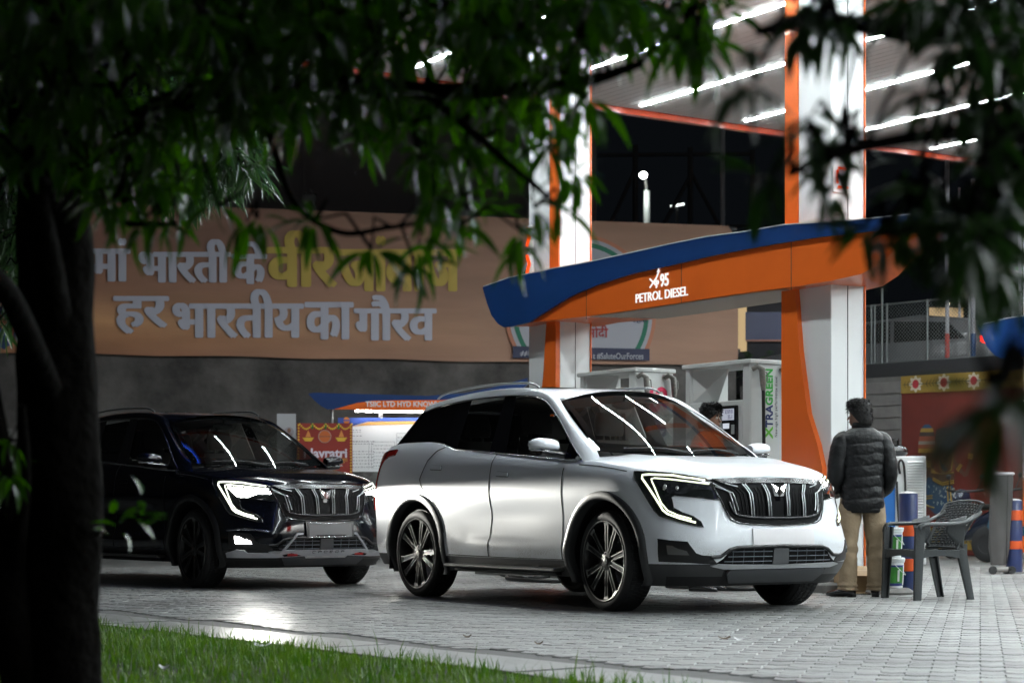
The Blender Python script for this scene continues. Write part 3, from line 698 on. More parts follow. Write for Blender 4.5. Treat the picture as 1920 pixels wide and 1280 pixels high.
def paver_mat():
    m = mat('paver', (.265, .27, .27), .5, noise=(1.3, (.205, .20, .19), .45), bump=.25, bscale=60)
    n = m.node_tree.nodes; l = m.node_tree.links; b = n['Principled BSDF']
    src = b.inputs['Base Color'].links[0].from_socket
    # blotchy oil and tyre grime laid over the stones, and stone to stone tone
    tc = n.new('ShaderNodeNewGeometry'); v = n.new('ShaderNodeMapping'); v.inputs['Scale'].default_value = (.55, .22, 1)
    l.new(tc.outputs['Position'], v.inputs['Vector'])
    t = n.new('ShaderNodeTexNoise'); t.inputs['Scale'].default_value = 1.1; t.inputs['Detail'].default_value = 5; l.new(v.outputs[0], t.inputs['Vector'])
    r = n.new('ShaderNodeMapRange'); r.inputs[1].default_value = .52; r.inputs[2].default_value = .72; r.inputs[3].default_value = 1; r.inputs[4].default_value = .50; l.new(t.outputs[0], r.inputs[0])
    oi = n.new('ShaderNodeAttribute'); oi.attribute_name = 'tone'
    r2 = n.new('ShaderNodeMapRange'); r2.inputs[3].default_value = .76; r2.inputs[4].default_value = 1.16; l.new(oi.outputs['Fac'], r2.inputs[0])
    mm = n.new('ShaderNodeMath'); mm.operation = 'MULTIPLY'; l.new(r.outputs[0], mm.inputs[0]); l.new(r2.outputs[0], mm.inputs[1])
    x = n.new('ShaderNodeMix'); x.data_type = 'RGBA'; x.blend_type = 'MULTIPLY'; x.inputs[0].default_value = 1
    l.new(src, x.inputs[6]); l.new(mm.outputs[0], x.inputs[7]); l.new(x.outputs[2], b.inputs['Base Color'])
    rr = n.new('ShaderNodeMapRange'); rr.inputs[1].default_value = .35; rr.inputs[2].default_value = .65; rr.inputs[3].default_value = .30; rr.inputs[4].default_value = .52; l.new(t.outputs[0], rr.inputs[0]); l.new(rr.outputs[0], b.inputs['Roughness'])
    return m
pm = paver_mat()
joint = mat('joint_sand', (.13, .125, .115), .95)
g = MB(); g.add([(-40, -4, -.012), (60, -4, -.012), (60, 80, -.012), (-40, 80, -.012)], [(0, 1, 2, 3)])
pave = tag(g.build('pavement', joint, fixn=False), kind='structure')
# kerb line: the near edge of the paving, from the left background to the bottom of the picture
K0, K1 = G(186, 1170), G(1225, 1293)
kd = (K1 - K0).normalized(); kn = Vector((-kd.y, kd.x, 0))      # kn points to the paving side
if kn.y < 0: kn = -kn
def side_of(p): return (p - K0).dot(kn)
# interlocking zigzag pavers
PA = R(-14); pax = Vector((math.cos(PA), math.sin(PA), 0)); pay = Vector((-math.sin(PA), math.cos(PA), 0))
LX, LY = .225, .1125
def paver_verts(i, j, rnd):
    """one S-edged stone; local origin at its middle"""
    gp = .0020; gx = .0004; x0, x1 = -LX / 2 + gx, LX / 2 - gx; y0, y1 = -LY / 2 + gp, LY / 2 - gp; a = .018
    xs = [x0, x0 + (x1 - x0) * .25, x0 + (x1 - x0) * .5, x0 + (x1 - x0) * .75, x1]; za = [a, -a, a, -a, a]
    low = [(x, y0 + d) for x, d in zip(xs, za)]; up = [(x, y1 + d) for x, d in zip(xs, za)][::-1]
    return low + up
pv = paver_verts(0, 0, 0)
def paver_mesh(nm, tone):
    n = len(pv); c = .005
    top = [(x * (1 - 2 * c / LX), y * (1 - 2 * c / LY), .0) for x, y in pv]; mid = [(x, y, -.005) for x, y in pv]; bot = [(x, y, -.02) for x, y in pv]
    me = bpy.data.meshes.new(nm); fs = [tuple(range(n))] + [(i, i + n, (i + 1) % n + n, (i + 1) % n) for i in range(n)] + [(i + n, i + 2 * n, (i + 1) % n + 2 * n, (i + 1) % n + n) for i in range(n)]
    me.from_pydata(top + mid + bot, [], [tuple(reversed(f)) if k else f for k, f in enumerate(fs)]); me.materials.append(pm)
    at = me.attributes.new('tone', 'FLOAT', 'FACE')
    for q in at.data: q.value = tone
    return me
pmesh = [paver_mesh('paver', k / 7) for k in range(8)]
cells = []
for i in range(-90, 110):
    for j in range(20, 330):
        off = LX / 2 if j % 2 else 0
        p = pax * (i * LX + off) + pay * (j * LY)
        if p.y < 7.6 or p.y > 30 or abs(p.x) > .30 * p.y + .5: continue
        if side_of(p) < .78: continue
        cells.append((p.y, p, i, j))
cells.sort(key=lambda c: c[0])
rnd = random.Random(3)
def cell_T(p):
    return Vector((p.x, p.y, rnd.uniform(-.0025, .0015))), (rnd.uniform(-.008, .008), rnd.uniform(-.008, .008), PA + rnd.uniform(-.006, .006))
for c in cells[:290]:
    o = obj('paver', pmesh[rnd.randrange(8)], pave); o.location, o.rotation_euler = cell_T(c[1])
# the rest joined
n = len(pv); tv = np.array([(x * (1 - .012 / LX), y * (1 - .012 / LY), 0) for x, y in pv] + [(x, y, -.006) for x, y in pv] + [(x, y, -.012) for x, y in pv])
fsl = [tuple(range(n))] + [tuple(reversed((i, i + n, (i + 1) % n + n, (i + 1) % n))) for i in range(n)]
V = []; F = []; T = []
for c in cells[290:]:
    if c[0] > 24: break
    lo, ro = cell_T(c[1]); M = np.array(Euler(ro).to_matrix()); q = tv[:2 * n] @ M.T + np.array(lo); o = len(V) ; V.extend(q.tolist()); F.extend([tuple(k + o for k in f) for f in fsl]); T.extend([rnd.random()] * len(fsl))
me = bpy.data.meshes.new('paver_field'); me.from_pydata(V, [], F); me.materials.append(pm)
at = me.attributes.new('tone', 'FLOAT', 'FACE'); at.data.foreach_set('value', T)
tag(obj('paver_field', me, pave), kind='stuff')
g = MB(); g.add([tuple(pax * a + pay * b + Vector((0, 0, -.004))) for a, b in ((-30, 22.2), (40, 22.2), (40, 75), (-30, 75))], [(0, 1, 2, 3)]); g.add([tuple(pax * a + pay * b + Vector((0, 0, -.004))) for a, b in ((5.2, -2), (40, -2), (40, 22.2), (8.5, 22.2), (5.2, 14))], [(0, 1, 2, 3, 4)])
g.add([tuple(pax * a + pay * b + Vector((0, 0, -.004))) for a, b in ((-30, 17), (-9.6, 17), (-9.6, 22.2), (-30, 22.2))], [(0, 1, 2, 3)])
fp = g.build('far_paving', pm, pave, fixn=False)
# concrete edging
g = MB(); cm_ = mat('concrete_edge', (.30, .30, .295), .42, noise=(2.2, (.17, .165, .155), .5), bump=.25, bscale=14)
rr = random.Random(5)
for k in range(-6, 18):
    a = K0 + kd * (k * .9) ; w = .50
    P = [a + kd * .004 + kn * 0, a + kd * .896, a + kd * .896 + kn * w, a + kd * .004 + kn * w]
    h = .006 + rr.uniform(-.003, .004); o = MB(); o.add([(q.x, q.y, -.03) for q in P] + [(q.x, q.y, h) for q in P], [(4, 5, 6, 7), (0, 1, 5, 4), (1, 2, 6, 5), (2, 3, 7, 6), (3, 0, 4, 7)])
    if k == -6: ed = tag(o.build('kerb', cm_), kind='structure')
    else: o.build('kerb_stone', cm_, ed)
g = MB(); P = [K0 - kd * 6 + kn * .50, K0 + kd * 16 + kn * .50, K0 + kd * 16 + kn * .82, K0 - kd * 6 + kn * .82]; g.add([(q.x, q.y, -.008) for q in P], [(0, 1, 2, 3)]); g.build('mortar_strip', mat('mortar', (.16, .155, .15), .8, noise=(6, (.09, .088, .085), .5)), ed, fixn=False)

# lawn: soil sheet and blades
g = MB(); P = [K0 - kd * 12, K0 + kd * 16, K0 + kd * 16 - kn * 14, K0 - kd * 12 - kn * 14]; g.add([(q.x, q.y, -.004) for q in P], [(0, 1, 2, 3)])
lawn = tag(g.build('lawn', mat('lawn_soil', (.020, .026, .010), .95), fixn=False), kind='structure')
rng = np.random.default_rng(4)
N = 125000
aa = rng.uniform(-4.0, 9.0, N); bb = -rng.uniform(0, 1, N) ** 1.0 * 7.0
pos = np.array(K0)[None, :2] + aa[:, None] * np.array(kd)[None, :2] + bb[:, None] * np.array(kn)[None, :2]
edge = .05 + .05 * np.sin(aa * 5.1) + .04 * np.sin(aa * 13.3) ; keep = (bb < -edge * .6 + .10) & (pos[:, 1] > 6.9) & (np.abs(pos[:, 0]) < .32 * pos[:, 1] + .3)
pos = pos[keep]; bb = bb[keep]; aa = aa[keep]; N = len(pos)
def hum(x, y): return np.sin(x * 2.1 + 1.3 * np.sin(y * 1.7)) * np.sin(y * 2.6 + .8) * .5 + .5 * np.sin(x * 5.2 + 2) * np.sin(y * 6.1)
hh = (.046 + .022 * hum(pos[:, 0], pos[:, 1]) + .022 * np.sin(aa * 9)**2) * rng.uniform(.55, 1.35, N) * np.where(rng.random(N) < .04, 2.0, 1) * (1 - .55 * (np.sin(pos[:, 0] * 3.7 + 1) * np.sin(pos[:, 1] * 2.9 + 2) > .62))
th = rng.uniform(0, 2 * np.pi, N); w = rng.uniform(.0016, .0034, N); ln = rng.uniform(.2, .8, N) * hh
dx, dy = np.cos(th), np.sin(th); px_, py_ = -dy, dx
base = np.c_[pos, np.full(N, -.004)]
def off(s, hx, z): return base + np.c_[px_ * w * s + dx * hx, py_ * w * s + dy * hx, z]
Vv = np.stack([off(-1, 0, 0 * hh), off(1, 0, 0 * hh), off(.8, ln * .35, hh * .6), off(-.8, ln * .35, hh * .6), off(0, ln, hh)], 1).reshape(-1, 3)
me = bpy.data.meshes.new('grass'); me.vertices.add(len(Vv)); me.vertices.foreach_set('co', Vv.ravel())
ids = np.arange(N)[:, None] * 5; lp = np.concatenate([ids + np.array([0, 1, 2, 3]), ids + np.array([3, 2, 4])], 1).ravel()
me.loops.add(len(lp)); me.loops.foreach_set('vertex_index', lp.astype(np.int32)); me.polygons.add(2 * N)
ls = (np.arange(N)[:, None] * 7 + np.array([0, 4])).ravel(); me.polygons.foreach_set('loop_start', ls.astype(np.int32)); me.update(calc_edges=True)
def leafmat(name, c1, c2, rough=.4, tr=.45, scale=9, spec=.5):
    m = bpy.data.materials.new(name); m.use_nodes = True; n = m.node_tree.nodes; l = m.node_tree.links; b = n['Principled BSDF']
    b.inputs['Roughness'].default_value = rough; b.inputs['Specular IOR Level'].default_value = spec
    geo = n.new('ShaderNodeNewGeometry'); t = n.new('ShaderNodeTexNoise'); t.inputs['Scale'].default_value = scale; l.new(geo.outputs['Position'], t.inputs['Vector'])
    r = n.new('ShaderNodeMapRange'); r.inputs[1].default_value = .35; r.inputs[2].default_value = .65; l.new(t.outputs[0], r.inputs[0])
    x = n.new('ShaderNodeMix'); x.data_type = 'RGBA'; x.inputs[6].default_value = (*c1, 1); x.inputs[7].default_value = (*c2, 1); l.new(r.outputs[0], x.inputs[0]); l.new(x.outputs[2], b.inputs['Base Color'])
    tl = n.new('ShaderNodeBsdfTranslucent'); hs_ = n.new('ShaderNodeHueSaturation'); hs_.inputs['Saturation'].default_value = 1.15; hs_.inputs['Value'].default_value = 2.0; l.new(x.outputs[2], hs_.inputs['Color']); l.new(hs_.outputs[0], tl.inputs[0])
    mx = n.new('ShaderNodeMixShader'); mx.inputs[0].default_value = tr; l.new(b.outputs[0], mx.inputs[1]); l.new(tl.outputs[0], mx.inputs[2]); l.new(mx.outputs[0], n['Material Output'].inputs[0])
    return m
me.materials.append(leafmat('grass_blade', (.045, .12, .014), (.11, .18, .030), .45, .35, 6))
tag(obj('grass', me), 'bright green grass growing along the kerb under the tree', 'grass', kind='stuff')

# ================================================================== FUEL STATION
white = mat('panel_white', (.72, .735, .74), .28, coat=.2, noise=(.7, (.64, .655, .66), .3))
orange = mat('panel_orange', (.76, .14, .017), .30, coat=.35, noise=(.9, (.66, .115, .016), .6))
blue = mat('panel_blue', (.009, .040, .15), .28, coat=.4, noise=(1.1, (.006, .030, .115), .6))
grey_line = mat('panel_joint', (.05, .05, .05), .6)
def Pe(px, py, p):      # point of the vertical plane at island coordinate p seen at a pixel -> (e, z)
    a = (px - CX) / FPX; e = (NV.x * p - a * NV.y * p) / (-U.x + a * U.y); q = PE(p, e)
    return e, CAM_H + (HZ - py) * q.y / FPX
CZ = 6.0
# canopy
cn = empty('canopy', PE(20, 5.5, CZ), ISL, 'flat white station canopy roof with orange fascia over the pumps', 'canopy')
pmsh = None
ceil_m = mat('ceiling_board', (.58, .575, .565), .6)
for k in range(164):
    if pmsh is None:
        g = MB(); g.bbox((0, 0, .012), (.134, 28.70, .024), .004); o = g.build('ceiling_panel', ceil_m, cn); pmsh = o.data
    else: o = obj('ceiling_panel', pmsh, cn)
    o.location = (-11.3 + .138 * k, -.13, 0)
g = MB(); g.box((0, 0, .6), (23.4, 29.3, 1.1)); g.build('roof_slab', mat('slab', (.3, .3, .3), .7), cn)
orl = mat('fascia_orange', (.30, .035, .012), .25, coat=.3)
for c, d in (((0, 14.30, .43), (23.6, .10, 1.0)), ((0, -14.55, .43), (23.6, .10, 1.0)), ((-11.65, -.1, .43), (.10, 28.7, 1.0)), ((11.65, -.1, .43), (.10, 28.7, 1.0))):
    g = MB(); g.box(c, d); g.build('fascia', orl, cn)
neon_b = emis('blue_neon', (.03, .12, 1), 6)
g = MB(); g.tube([(-11.73, -14.6, .62), (-11.73, 14.3, .62)], .022, 6); g.build('neon_line', neon_b, cn)
g = MB(); g.tube([(-11.73, -14.63, .62), (11.7, -14.63, .62)], .022, 6); g.build('neon_line', neon_b, cn)
# tube lights in rows
led = emis('led_tube', (.89, .985, 1), LED_E)
tub = None
for k in range(10):
    p = 9.59 + 1.777 * k
    row = empty('row_light', PE(p, 9.9, CZ - .002), ISL, ['canopy tube light row nearest the left canopy edge', 'second canopy tube light row from the left', 'long tube light row ending above the left column', 'canopy tube light row between the two columns at top', 'canopy tube light row with its end low beside the right column', 'canopy tube light row crossing behind the right side leaves', 'rightmost tube light row in view, lowest at the canopy edge', 'tube light row outside the right edge of the photo', 'second tube light row outside the right edge of the photo', 'last tube light row beneath the far right of the canopy'][k], 'tube light', 'rows of tube lights under the canopy')
    for q in range(24):  # rows run on out of view, lengthened towards the camera to light the car's front
        if tub is None:
            g = MB(); g.bbox((0, 0, 0), (.045, 1.19, .03), .008); o = g.build('tube', led, row); tub = o.data
        else: o = obj('tube', tub, row)
        o.location = (0, 9.60 - .6 - q * 1.215, 0)
# columns (local x across the island, y away from the camera)
def column(e0, inner_far, name_lab, p0=11.79):
    c = empty('canopy_column', PE(p0, e0, 0), ISL, name_lab, 'column', 'canopy columns')
    g = MB(); g.bbox((.205, .305, 3.06), (.41, .61, 5.88), .006); g.build('cladding', white, c)
    for x in (.205,):
        g = MB(); g.box((x, -.0005, 3.06), (.006, .008, 5.88)); g.build('panel_joint', grey_line, c)
    g = MB(); g.box((.4105, -.001, 3.06), (.012, .03, 5.88)); g.build('corner_trim', orange, c)
    y0, y1 = (.43, .605) if inner_far else (.005, .18)
    g = MB(); g.box((-.004, (y0 + y1) / 2, 4.35), (.02, y1 - y0, 3.25)); g.build('stripe', orange, c)
    prof = [(.18, 2.85), (.25, 2.2), (.36, 1.62), (.49, 1.33), (.555, 1.12), (.57, .15)]
    if inner_far: poly = [(.607, 2.85), (.607, .15)] + [(.61 - w_, z) for w_, z in reversed(prof)]
    else: poly = [(.003, .15), (.003, 2.85)] + [(w_, z) for w_, z in prof]
    g = MB(); M = Matrix.Rotation(PI / 2, 4, 'Z')
    g.prism(poly, (.0, .055), M); g.build('fin', orange, c)
    g = MB(); g.bbox((.205, .305, .09), (.50, .70, .06), .01); g.build('base', mat('base_concrete', (.2, .2, .19), .8), c)
    return c
c2 = column(12.58, True, 'right white canopy column with orange fin beside the standing man')
c1 = column(16.86, False, 'left white canopy column with orange fin behind the white car')
column(12.58, True, 'white canopy column of the neighbouring island outside the right edge', 19.9)
column(16.86, False, 'rear white canopy column of the neighbouring island outside the right edge', 19.9)
# orange tube numbers fixed to the columns
dig = emis('digit_neon', (1, .07, .008), 1.5); tube_off = mat('digit_base', (.35, .35, .34), .4)
def digit(c, x, z, lab):
    root = empty('pump_number', c.matrix_world @ Vector((0, 0, 0)), 0, lab, 'number sign', 'lit pump numbers')
    root.location = c.location + NV * x + U * -.03 + Vector((0, 0, z)); root.rotation_euler = (0, 0, ISL)
    g = MB(); g.bbox((0, .01, 0), (.20, .02, .44), .006); g.build('backing', white, root)
    w, h = .066, .17
    for seg in ([(-w * .8, h * .93), (-w * .4, h), (w * .4, h), (w * .9, h * .88)], [(w, h * .8), (w, h * .12)], [(w * .8, .0), (-w * .8, -.0)], [(-w, -h * .12), (-w, -h * .82)], [(-w * .8, -h), (w * .9, -h)]):
        g = MB(); g.tube([(a, -.02, b) for a, b in seg], .011, 8); g.build('neon_segment', dig, root, 60)
digit(c2, -.10 + .20, 3.83, 'glowing orange number two on the right column')
o = c1
root = empty('pump_number', c1.location + Vector((0, 0, 3.62)), ISL, 'glowing orange number seen edge on at the left column', 'number sign', 'lit pump numbers')
for z in (.15, -.15):
    g = MB(); g.bbox((-.05, .50, z), (.06, .10, .27), .02); g.build('lamp_box', white, root)
    g = MB(); g.tube([(-.085, .52, z + .10), (-.09, .47, z), (-.085, .52, z - .10)], .02, 8); g.build('neon_segment', dig, root, 60)
# wavy island signs
def island_sign(dp, de, lab, texts):
    root = empty('island_sign', PE(11.6 + dp, 14.5 + de, 0), ISL, lab, 'sign board', 'wavy signs over the pump islands')
    e_ = lambda l: [(lambda q: (q[0] - 14.5, q[1]))(Pe(x, y, 11.6)) for x, y in l]
    top = e_([(912, 540), (960, 523), (1033, 508), (1109, 494), (1179, 479), (1260, 461), (1330, 447), (1400, 438), (1475, 425), (1600, 417), (1690, 408), (1768, 401)])
    bot = e_([(1753, 432), (1735, 462), (1704, 490)]) ; bot = e_([(1762, 418), (1745, 436), (1712, 446), (1687, 460), (1653, 492), (1614, 514), (1560, 526), (1498, 536), (1378, 552), (1265, 569), (1179, 582), (1107, 592), (1000, 604), (960, 612), (948, 612), (938, 606), (926, 590), (918, 568)])
    M = Matrix.Identity(4)
    Mx = Matrix(((0, 1, 0, 0), (1, 0, 0, 0), (0, 0, 1, 0), (0, 0, 0, 1)))
    g = MB(); pr_ = top + bot; n_ = len(pr_)
    far_ = [(a * .80 + .05, b) for a, b in pr_]
    g.add([(0, a, b) for a, b in pr_] + [(.80, a, b) for a, b in far_], [tuple(range(n_)), tuple(range(2 * n_ - 1, n_ - 1, -1))] + [(i, i + n_, (i + 1) % n_ + n_, (i + 1) % n_) for i in range(n_)]); g.build('sign_box', orange, root)
    mid = e_([(1753, 429), (1704, 427), (1620, 436), (1540, 445), (1470, 456), (1400, 468), (1330, 482), (1267, 497), (1192, 513), (1126, 534), (1080, 553), (1049, 571), (1020, 589), (998, 604)])
    lower = e_([(960, 612), (948, 612), (938, 606), (926, 590), (918, 568)])
    up = [(a, b + .01) for a, b in top]; up[0] = (up[0][0] + .03, up[0][1])
    g = MB(); g.prism(up + mid + [(a, b - .006) for a, b in lower], (-.035, -.002), Mx); g.build('blue_wave', blue, root)
    g = MB(); g.prism([(a, b + .012) for a, b in top] + [(a, b + .022) for a, b in reversed(top)], (-.04, .03), Mx); g.build('top_edge', mat('edge_pale', (.45, .46, .48), .35), root)
    sf = e_([(1098, 593), (1107, 592), (1179, 582), (1265, 569), (1378, 552), (1470, 540)])
    g = MB(); g.grid([[(x, a * (1 - .2 * x / .8) + .05 * x / .8, b - .006) for x in (.02, .2, .4, .6, .78)] for a, b in sf]); g.build('soffit', mat('soffit_pale', (.62, .50, .42), .2, coat=.4), root, 60, fixn=False)
    for a, b in ((0, 0), (-1.6, 0), (1.6, 0)):      # joints of the cladding sheets
        g = MB(); zt = lerp_t(sorted(top), a) ; g.box((-.001, a, zt - .30), (.004, .006, .56)); g.build('sheet_joint', grey_line, root)
    if texts:
        bw = emis('backlit_letters', (1, .98, .95), 1.0)
        TM = Matrix(((0, 0, -1, -.004), (-1, 0, 0, 0), (0, 1, 0, 0), (0, 0, 0, 1)))
        # x of the text runs towards the camera along the sign (right in the photo)
        def place(t, px, py, size, sx, bold, sh=0):
            e, z = Pe(px, py, 11.6); M = Matrix.Translation((0, e - 14.5, z)) @ TM
            text_mesh('lettering', t, size, bw, root, M, .006, bold, sx, 1.0, 'LEFT', sh)
        place('PETROL DIESEL', 1192, 568, .128, .98, .001)
        place('95', 1238.5, 537, .175, .80, .003)
        place('P', 1230, 540, .11, .80, .002, .1)
        e, z = Pe(1219.5, 539, 11.6)
        g = MB(); y = e - 14.5
        for (a0, b0), (a1, b1), r_ in (((0, 0), (.09, .10), .011), ((.0, .085), (.09, 0), .011), ((.055, .03), (.115, .155), .010)):
            g.tube([(-.006, y - a0 * 1.3, z + b0), (-.006, y - a1 * 1.3, z + b1)], r_, 4)
        g.add([(-.01, y - .115, z + .14), (-.01, y - .165, z + .14), (-.01, y - .15, z + .19)], [(0, 1, 2)])
        g.build('logo_mark', bw, root)
    return root
island_sign(0, 0, 'long blue and orange wavy sign reading petrol diesel over the pumps', True)
island_sign(8.12, 0, 'blue wavy sign end of the next island at the right edge', False)
# pump island plinth
g = MB(); g.bbox((.42, 3.65, .03), (1.0, 5.8, .12), .02); isl = tag(g.build('pump_island', mat('plinth', (.22, .215, .205), .8, noise=(5, (.12, .115, .11), .5)), None, loc=PE(11.57, 11.6, 0), rz=ISL), kind='structure')
# fuel pumps
pw = mat('pump_white', (.60, .61, .60), .32, noise=(1.5, (.5, .51, .50), .3), coat=.2); hose = mat('hose_black', (.012, .012, .012), .45); nz = mat('nozzle_grey', (.22, .21, .19), .5, noise=(40, (.10, .095, .085), .6))
lcd = emis('lcd_screen', (.62, .66, .78), .62); ink = mat('ink_dark', (.02, .03, .10), .5)
def pump(e0, ln, h, p0, lab, kind):
    r = empty('fuel_pump', PE(p0, e0, .09), ISL, lab, 'fuel pump', 'fuel pumps on the island'); h -= .09; W_ = .50
    g = MB(); g.bbox((W_ / 2, .06, h / 2), (W_, .12, h - .01), .012); tw = g.build('hose_tower', pw, r)
    g = MB(); g.bbox((W_ / 2, ln - .05, h / 2), (W_, .07, h - .01), .01); g.build('rear_post', pw, r)
    g = MB(); g.bbox((W_ / 2, ln / 2, h - .02), (W_ + .04, ln + .04, .045), .008); g.build('top_slab', pw, r)
    g = MB(); g.bbox((W_ / 2, ln / 2 + .02, .85), (W_ - .02, ln - .2, 1.70), .01); cb = g.build('cabinet', pw, r)
    g = MB(); g.add([(.03, ln - .10, 1.71), (.03, ln - .10, h - .05), (.20, ln * .55, h - .05), (.20, ln * .72, 1.71)], [(0, 1, 2, 3)]); g.add([(.20, ln * .55, h - .05), (.20, ln * .72, 1.71), (.205, ln * .72, 1.71), (.205, ln * .55, h - .05)], [(0, 1, 2, 3)]); g.build('inner_panel', pw, r)
    # display and card reader on the left side
    g = MB(); g.bbox((.002, .30, 1.48), (.03, .24, .34), .012); d = g.build('display_panel', mat('panel_black', (.01, .01, .011), .2, coat=.4), r)
    g = MB(); g.box((-.016, .31, 1.565), (.006, .17, .11)); g.build('screen', lcd, d)
    TM = Matrix(((0, 0, -1, 0), (-1, 0, 0, 0), (0, 1, 0, 0), (0, 0, 0, 1)))
    for t, z in (('3359.0', 1.573), ('35.1', 1.522)): text_mesh('reading', t, .055, mat('lcd_ink', (.12, .11, .22), .5), d, Matrix.Translation((-.021, .235, z)) @ TM, .001, 0, .8, 1, 'RIGHT')
    g = MB(); g.box((-.016, .34, 1.455), (.006, .09, .05)); g.build('small_screen', emis('lcd_small', (.8, .85, .95), .75), d)
    g = MB(); g.box((-.015, .24, 1.42), (.004, .045, .09)); g.build('keypad', mat('key_grey', (.25, .25, .25), .5), d)
    g = MB(); g.bbox((-.01, .56, 1.53), (.07, .19, .20), .01); g.build('card_reader', mat('panel_black'), r)
    # nozzles and hoses on the near end
    for x in (.045, .40):
        g = MB(); g.tube([(x - .03, -.01, h - .10), (x, -.05, h - .07), (x + .04, -.07, h - .10), (x + .055, -.07, h - .24), (x + .055, -.07, h - .30)], [.022, .028, .032, .030, .020], 8); n_ = g.build('nozzle', nz, r, 50)
        g = MB(); g.tube([(x + .08, -.02, h - .10), (x + .11, -.06, h - .13), (x + .115, -.06, h - .20), (x + .09, -.05, h - .24)], .006, 5); g.build('lever', nz, n_, 50)
        g = MB(); g.tube([(x + .055, -.07, h - .28), (x + .06, -.075, h - .9), (x + .055, -.08, .5), (x + .02, -.14, .30), (x - .02, -.16, .25), (x - .05, -.12, .4), (x - .05, -.04, .7)], .017, 8); g.build('hose', hose, r, 50)
    EM = Matrix(((0, -1, 0, 0), (0, 0, -1, -.003), (1, 0, 0, 0), (0, 0, 0, 1)))     # text rises up the end face
    if kind == 'green':
        gm, bm_ = mat('print_green', (.02, .30, .03), .4), mat('print_navy', (.006, .015, .10), .4)
        s_ = .122
        text_mesh('lettering', 'X', s_ * 1.1, mat('print_leaf', (.10, .40, .02), .4), tw, Matrix.Translation((.275, 0, 1.335)) @ EM, .0015, .004, 1.1, 1, 'LEFT')
        text_mesh('lettering', 'TRA', s_, bm_, tw, Matrix.Translation((.275, 0, 1.435)) @ EM, .0015, .004, .93, 1, 'LEFT')
        text_mesh('lettering', 'GREEN', s_, gm, tw, Matrix.Translation((.275, 0, 1.645)) @ EM, .0015, .004, .93, 1, 'LEFT')
        text_mesh('lettering', 'New-age high performance diesel', .045, mat('print_grey', (.08, .08, .09), .5), tw, Matrix.Translation((.335, 0, 1.345)) @ EM, .001, .0005, .78, 1.2, 'LEFT')
    else:
        text_mesh('lettering', '95', .30, mat('print_pink', (.62, .012, .075), .4), tw, Matrix.Translation((.40, 0, 1.66)) @ EM, .0015, .010, .95, .9, 'LEFT')
        text_mesh('lettering', 'XP', .26, mat('print_navy', (.006, .015, .10), .4), tw, Matrix.Translation((.39, 0, 1.28)) @ EM, .0015, .008, 1.0, .95, 'LEFT')
    return r
pump(13.62, 1.0, 2.17, 11.73, 'near fuel pump lettered in green and navy with a lit price display', 'green')
pump(15.42, 1.0, 2.20, 11.73, 'far fuel pump lettered in pink seen above the white car roof', 'pink')

mat('privacy_glass', (.004, .004, .005), .05, coat=.3)

# ================================================================== WALLS, BANNER, BACKDROP
def Wb(px, py):         # banner wall plane
    a = (px - CX) / FPX; D = (30 + 6.775 / 4.1) / (1 - a / 4.1); return Vector((a * D, D, CAM_H + (HZ - py) * D / FPX))
WD = Vector((4.1, 1, 0)).normalized(); WN = Vector((WD.y, -WD.x, 0))      # WN faces the camera
WROT = math.atan2(1, 4.1)
conc = mat('old_concrete', (.125, .115, .108), .85, noise=(.9, (.030, .028, .027), .7), bump=.5, bscale=9)
Wc = Wb(1380, 950); W0 = Wb(165, 950)
L_ = (Wc - W0).length
wall = empty('boundary_wall', (Wc.x, Wc.y, 0), WROT, 'stained grey concrete wall below the large printed banner', 'wall')
g = MB(); g.box((-9.5, .15, 1.72), (19, .30, 3.44)); g.build('wall_face', conc, wall)
g = MB(); g.bbox((-9.5, .12, 3.47), (19.1, .42, .07), .01); g.build('coping', conc, wall)
# damp run marks and a paler plaster patch standing off the wall
g = MB(); g.prism([(-13.5, .9), (-13.5, 2.0), (-8.8, 2.02), (-7.9, 1.9), (-7.3, 1.97), (-6.0, 1.9), (-6, .9)], (-.012, -.002)); g.build('plaster_patch', mat('plaster_pale', (.27, .26, .245), .85, noise=(2.6, (.06, .058, .055), .7), bump=.6, bscale=12), wall)
# dark building rising behind the banner on the left
bd = empty('dark_warehouse', (-8.2, 36, 0), .15, 'large unlit grey building wall rising behind the banner', 'building')
g = MB(); g.box((0, 2.5, 8), (20.0, 5, 16)); g.build('wall', mat('building_dark', (.15, .142, .145), .9, noise=(.3, (.12, .115, .118), .4)), bd)
for k in range(9):
    g = MB(); g.box((-9 + k * 2.2, -.04, 8), (.08, .08, 16)); g.build('pilaster', mat('pilaster', (.14, .135, .138), .9), bd)
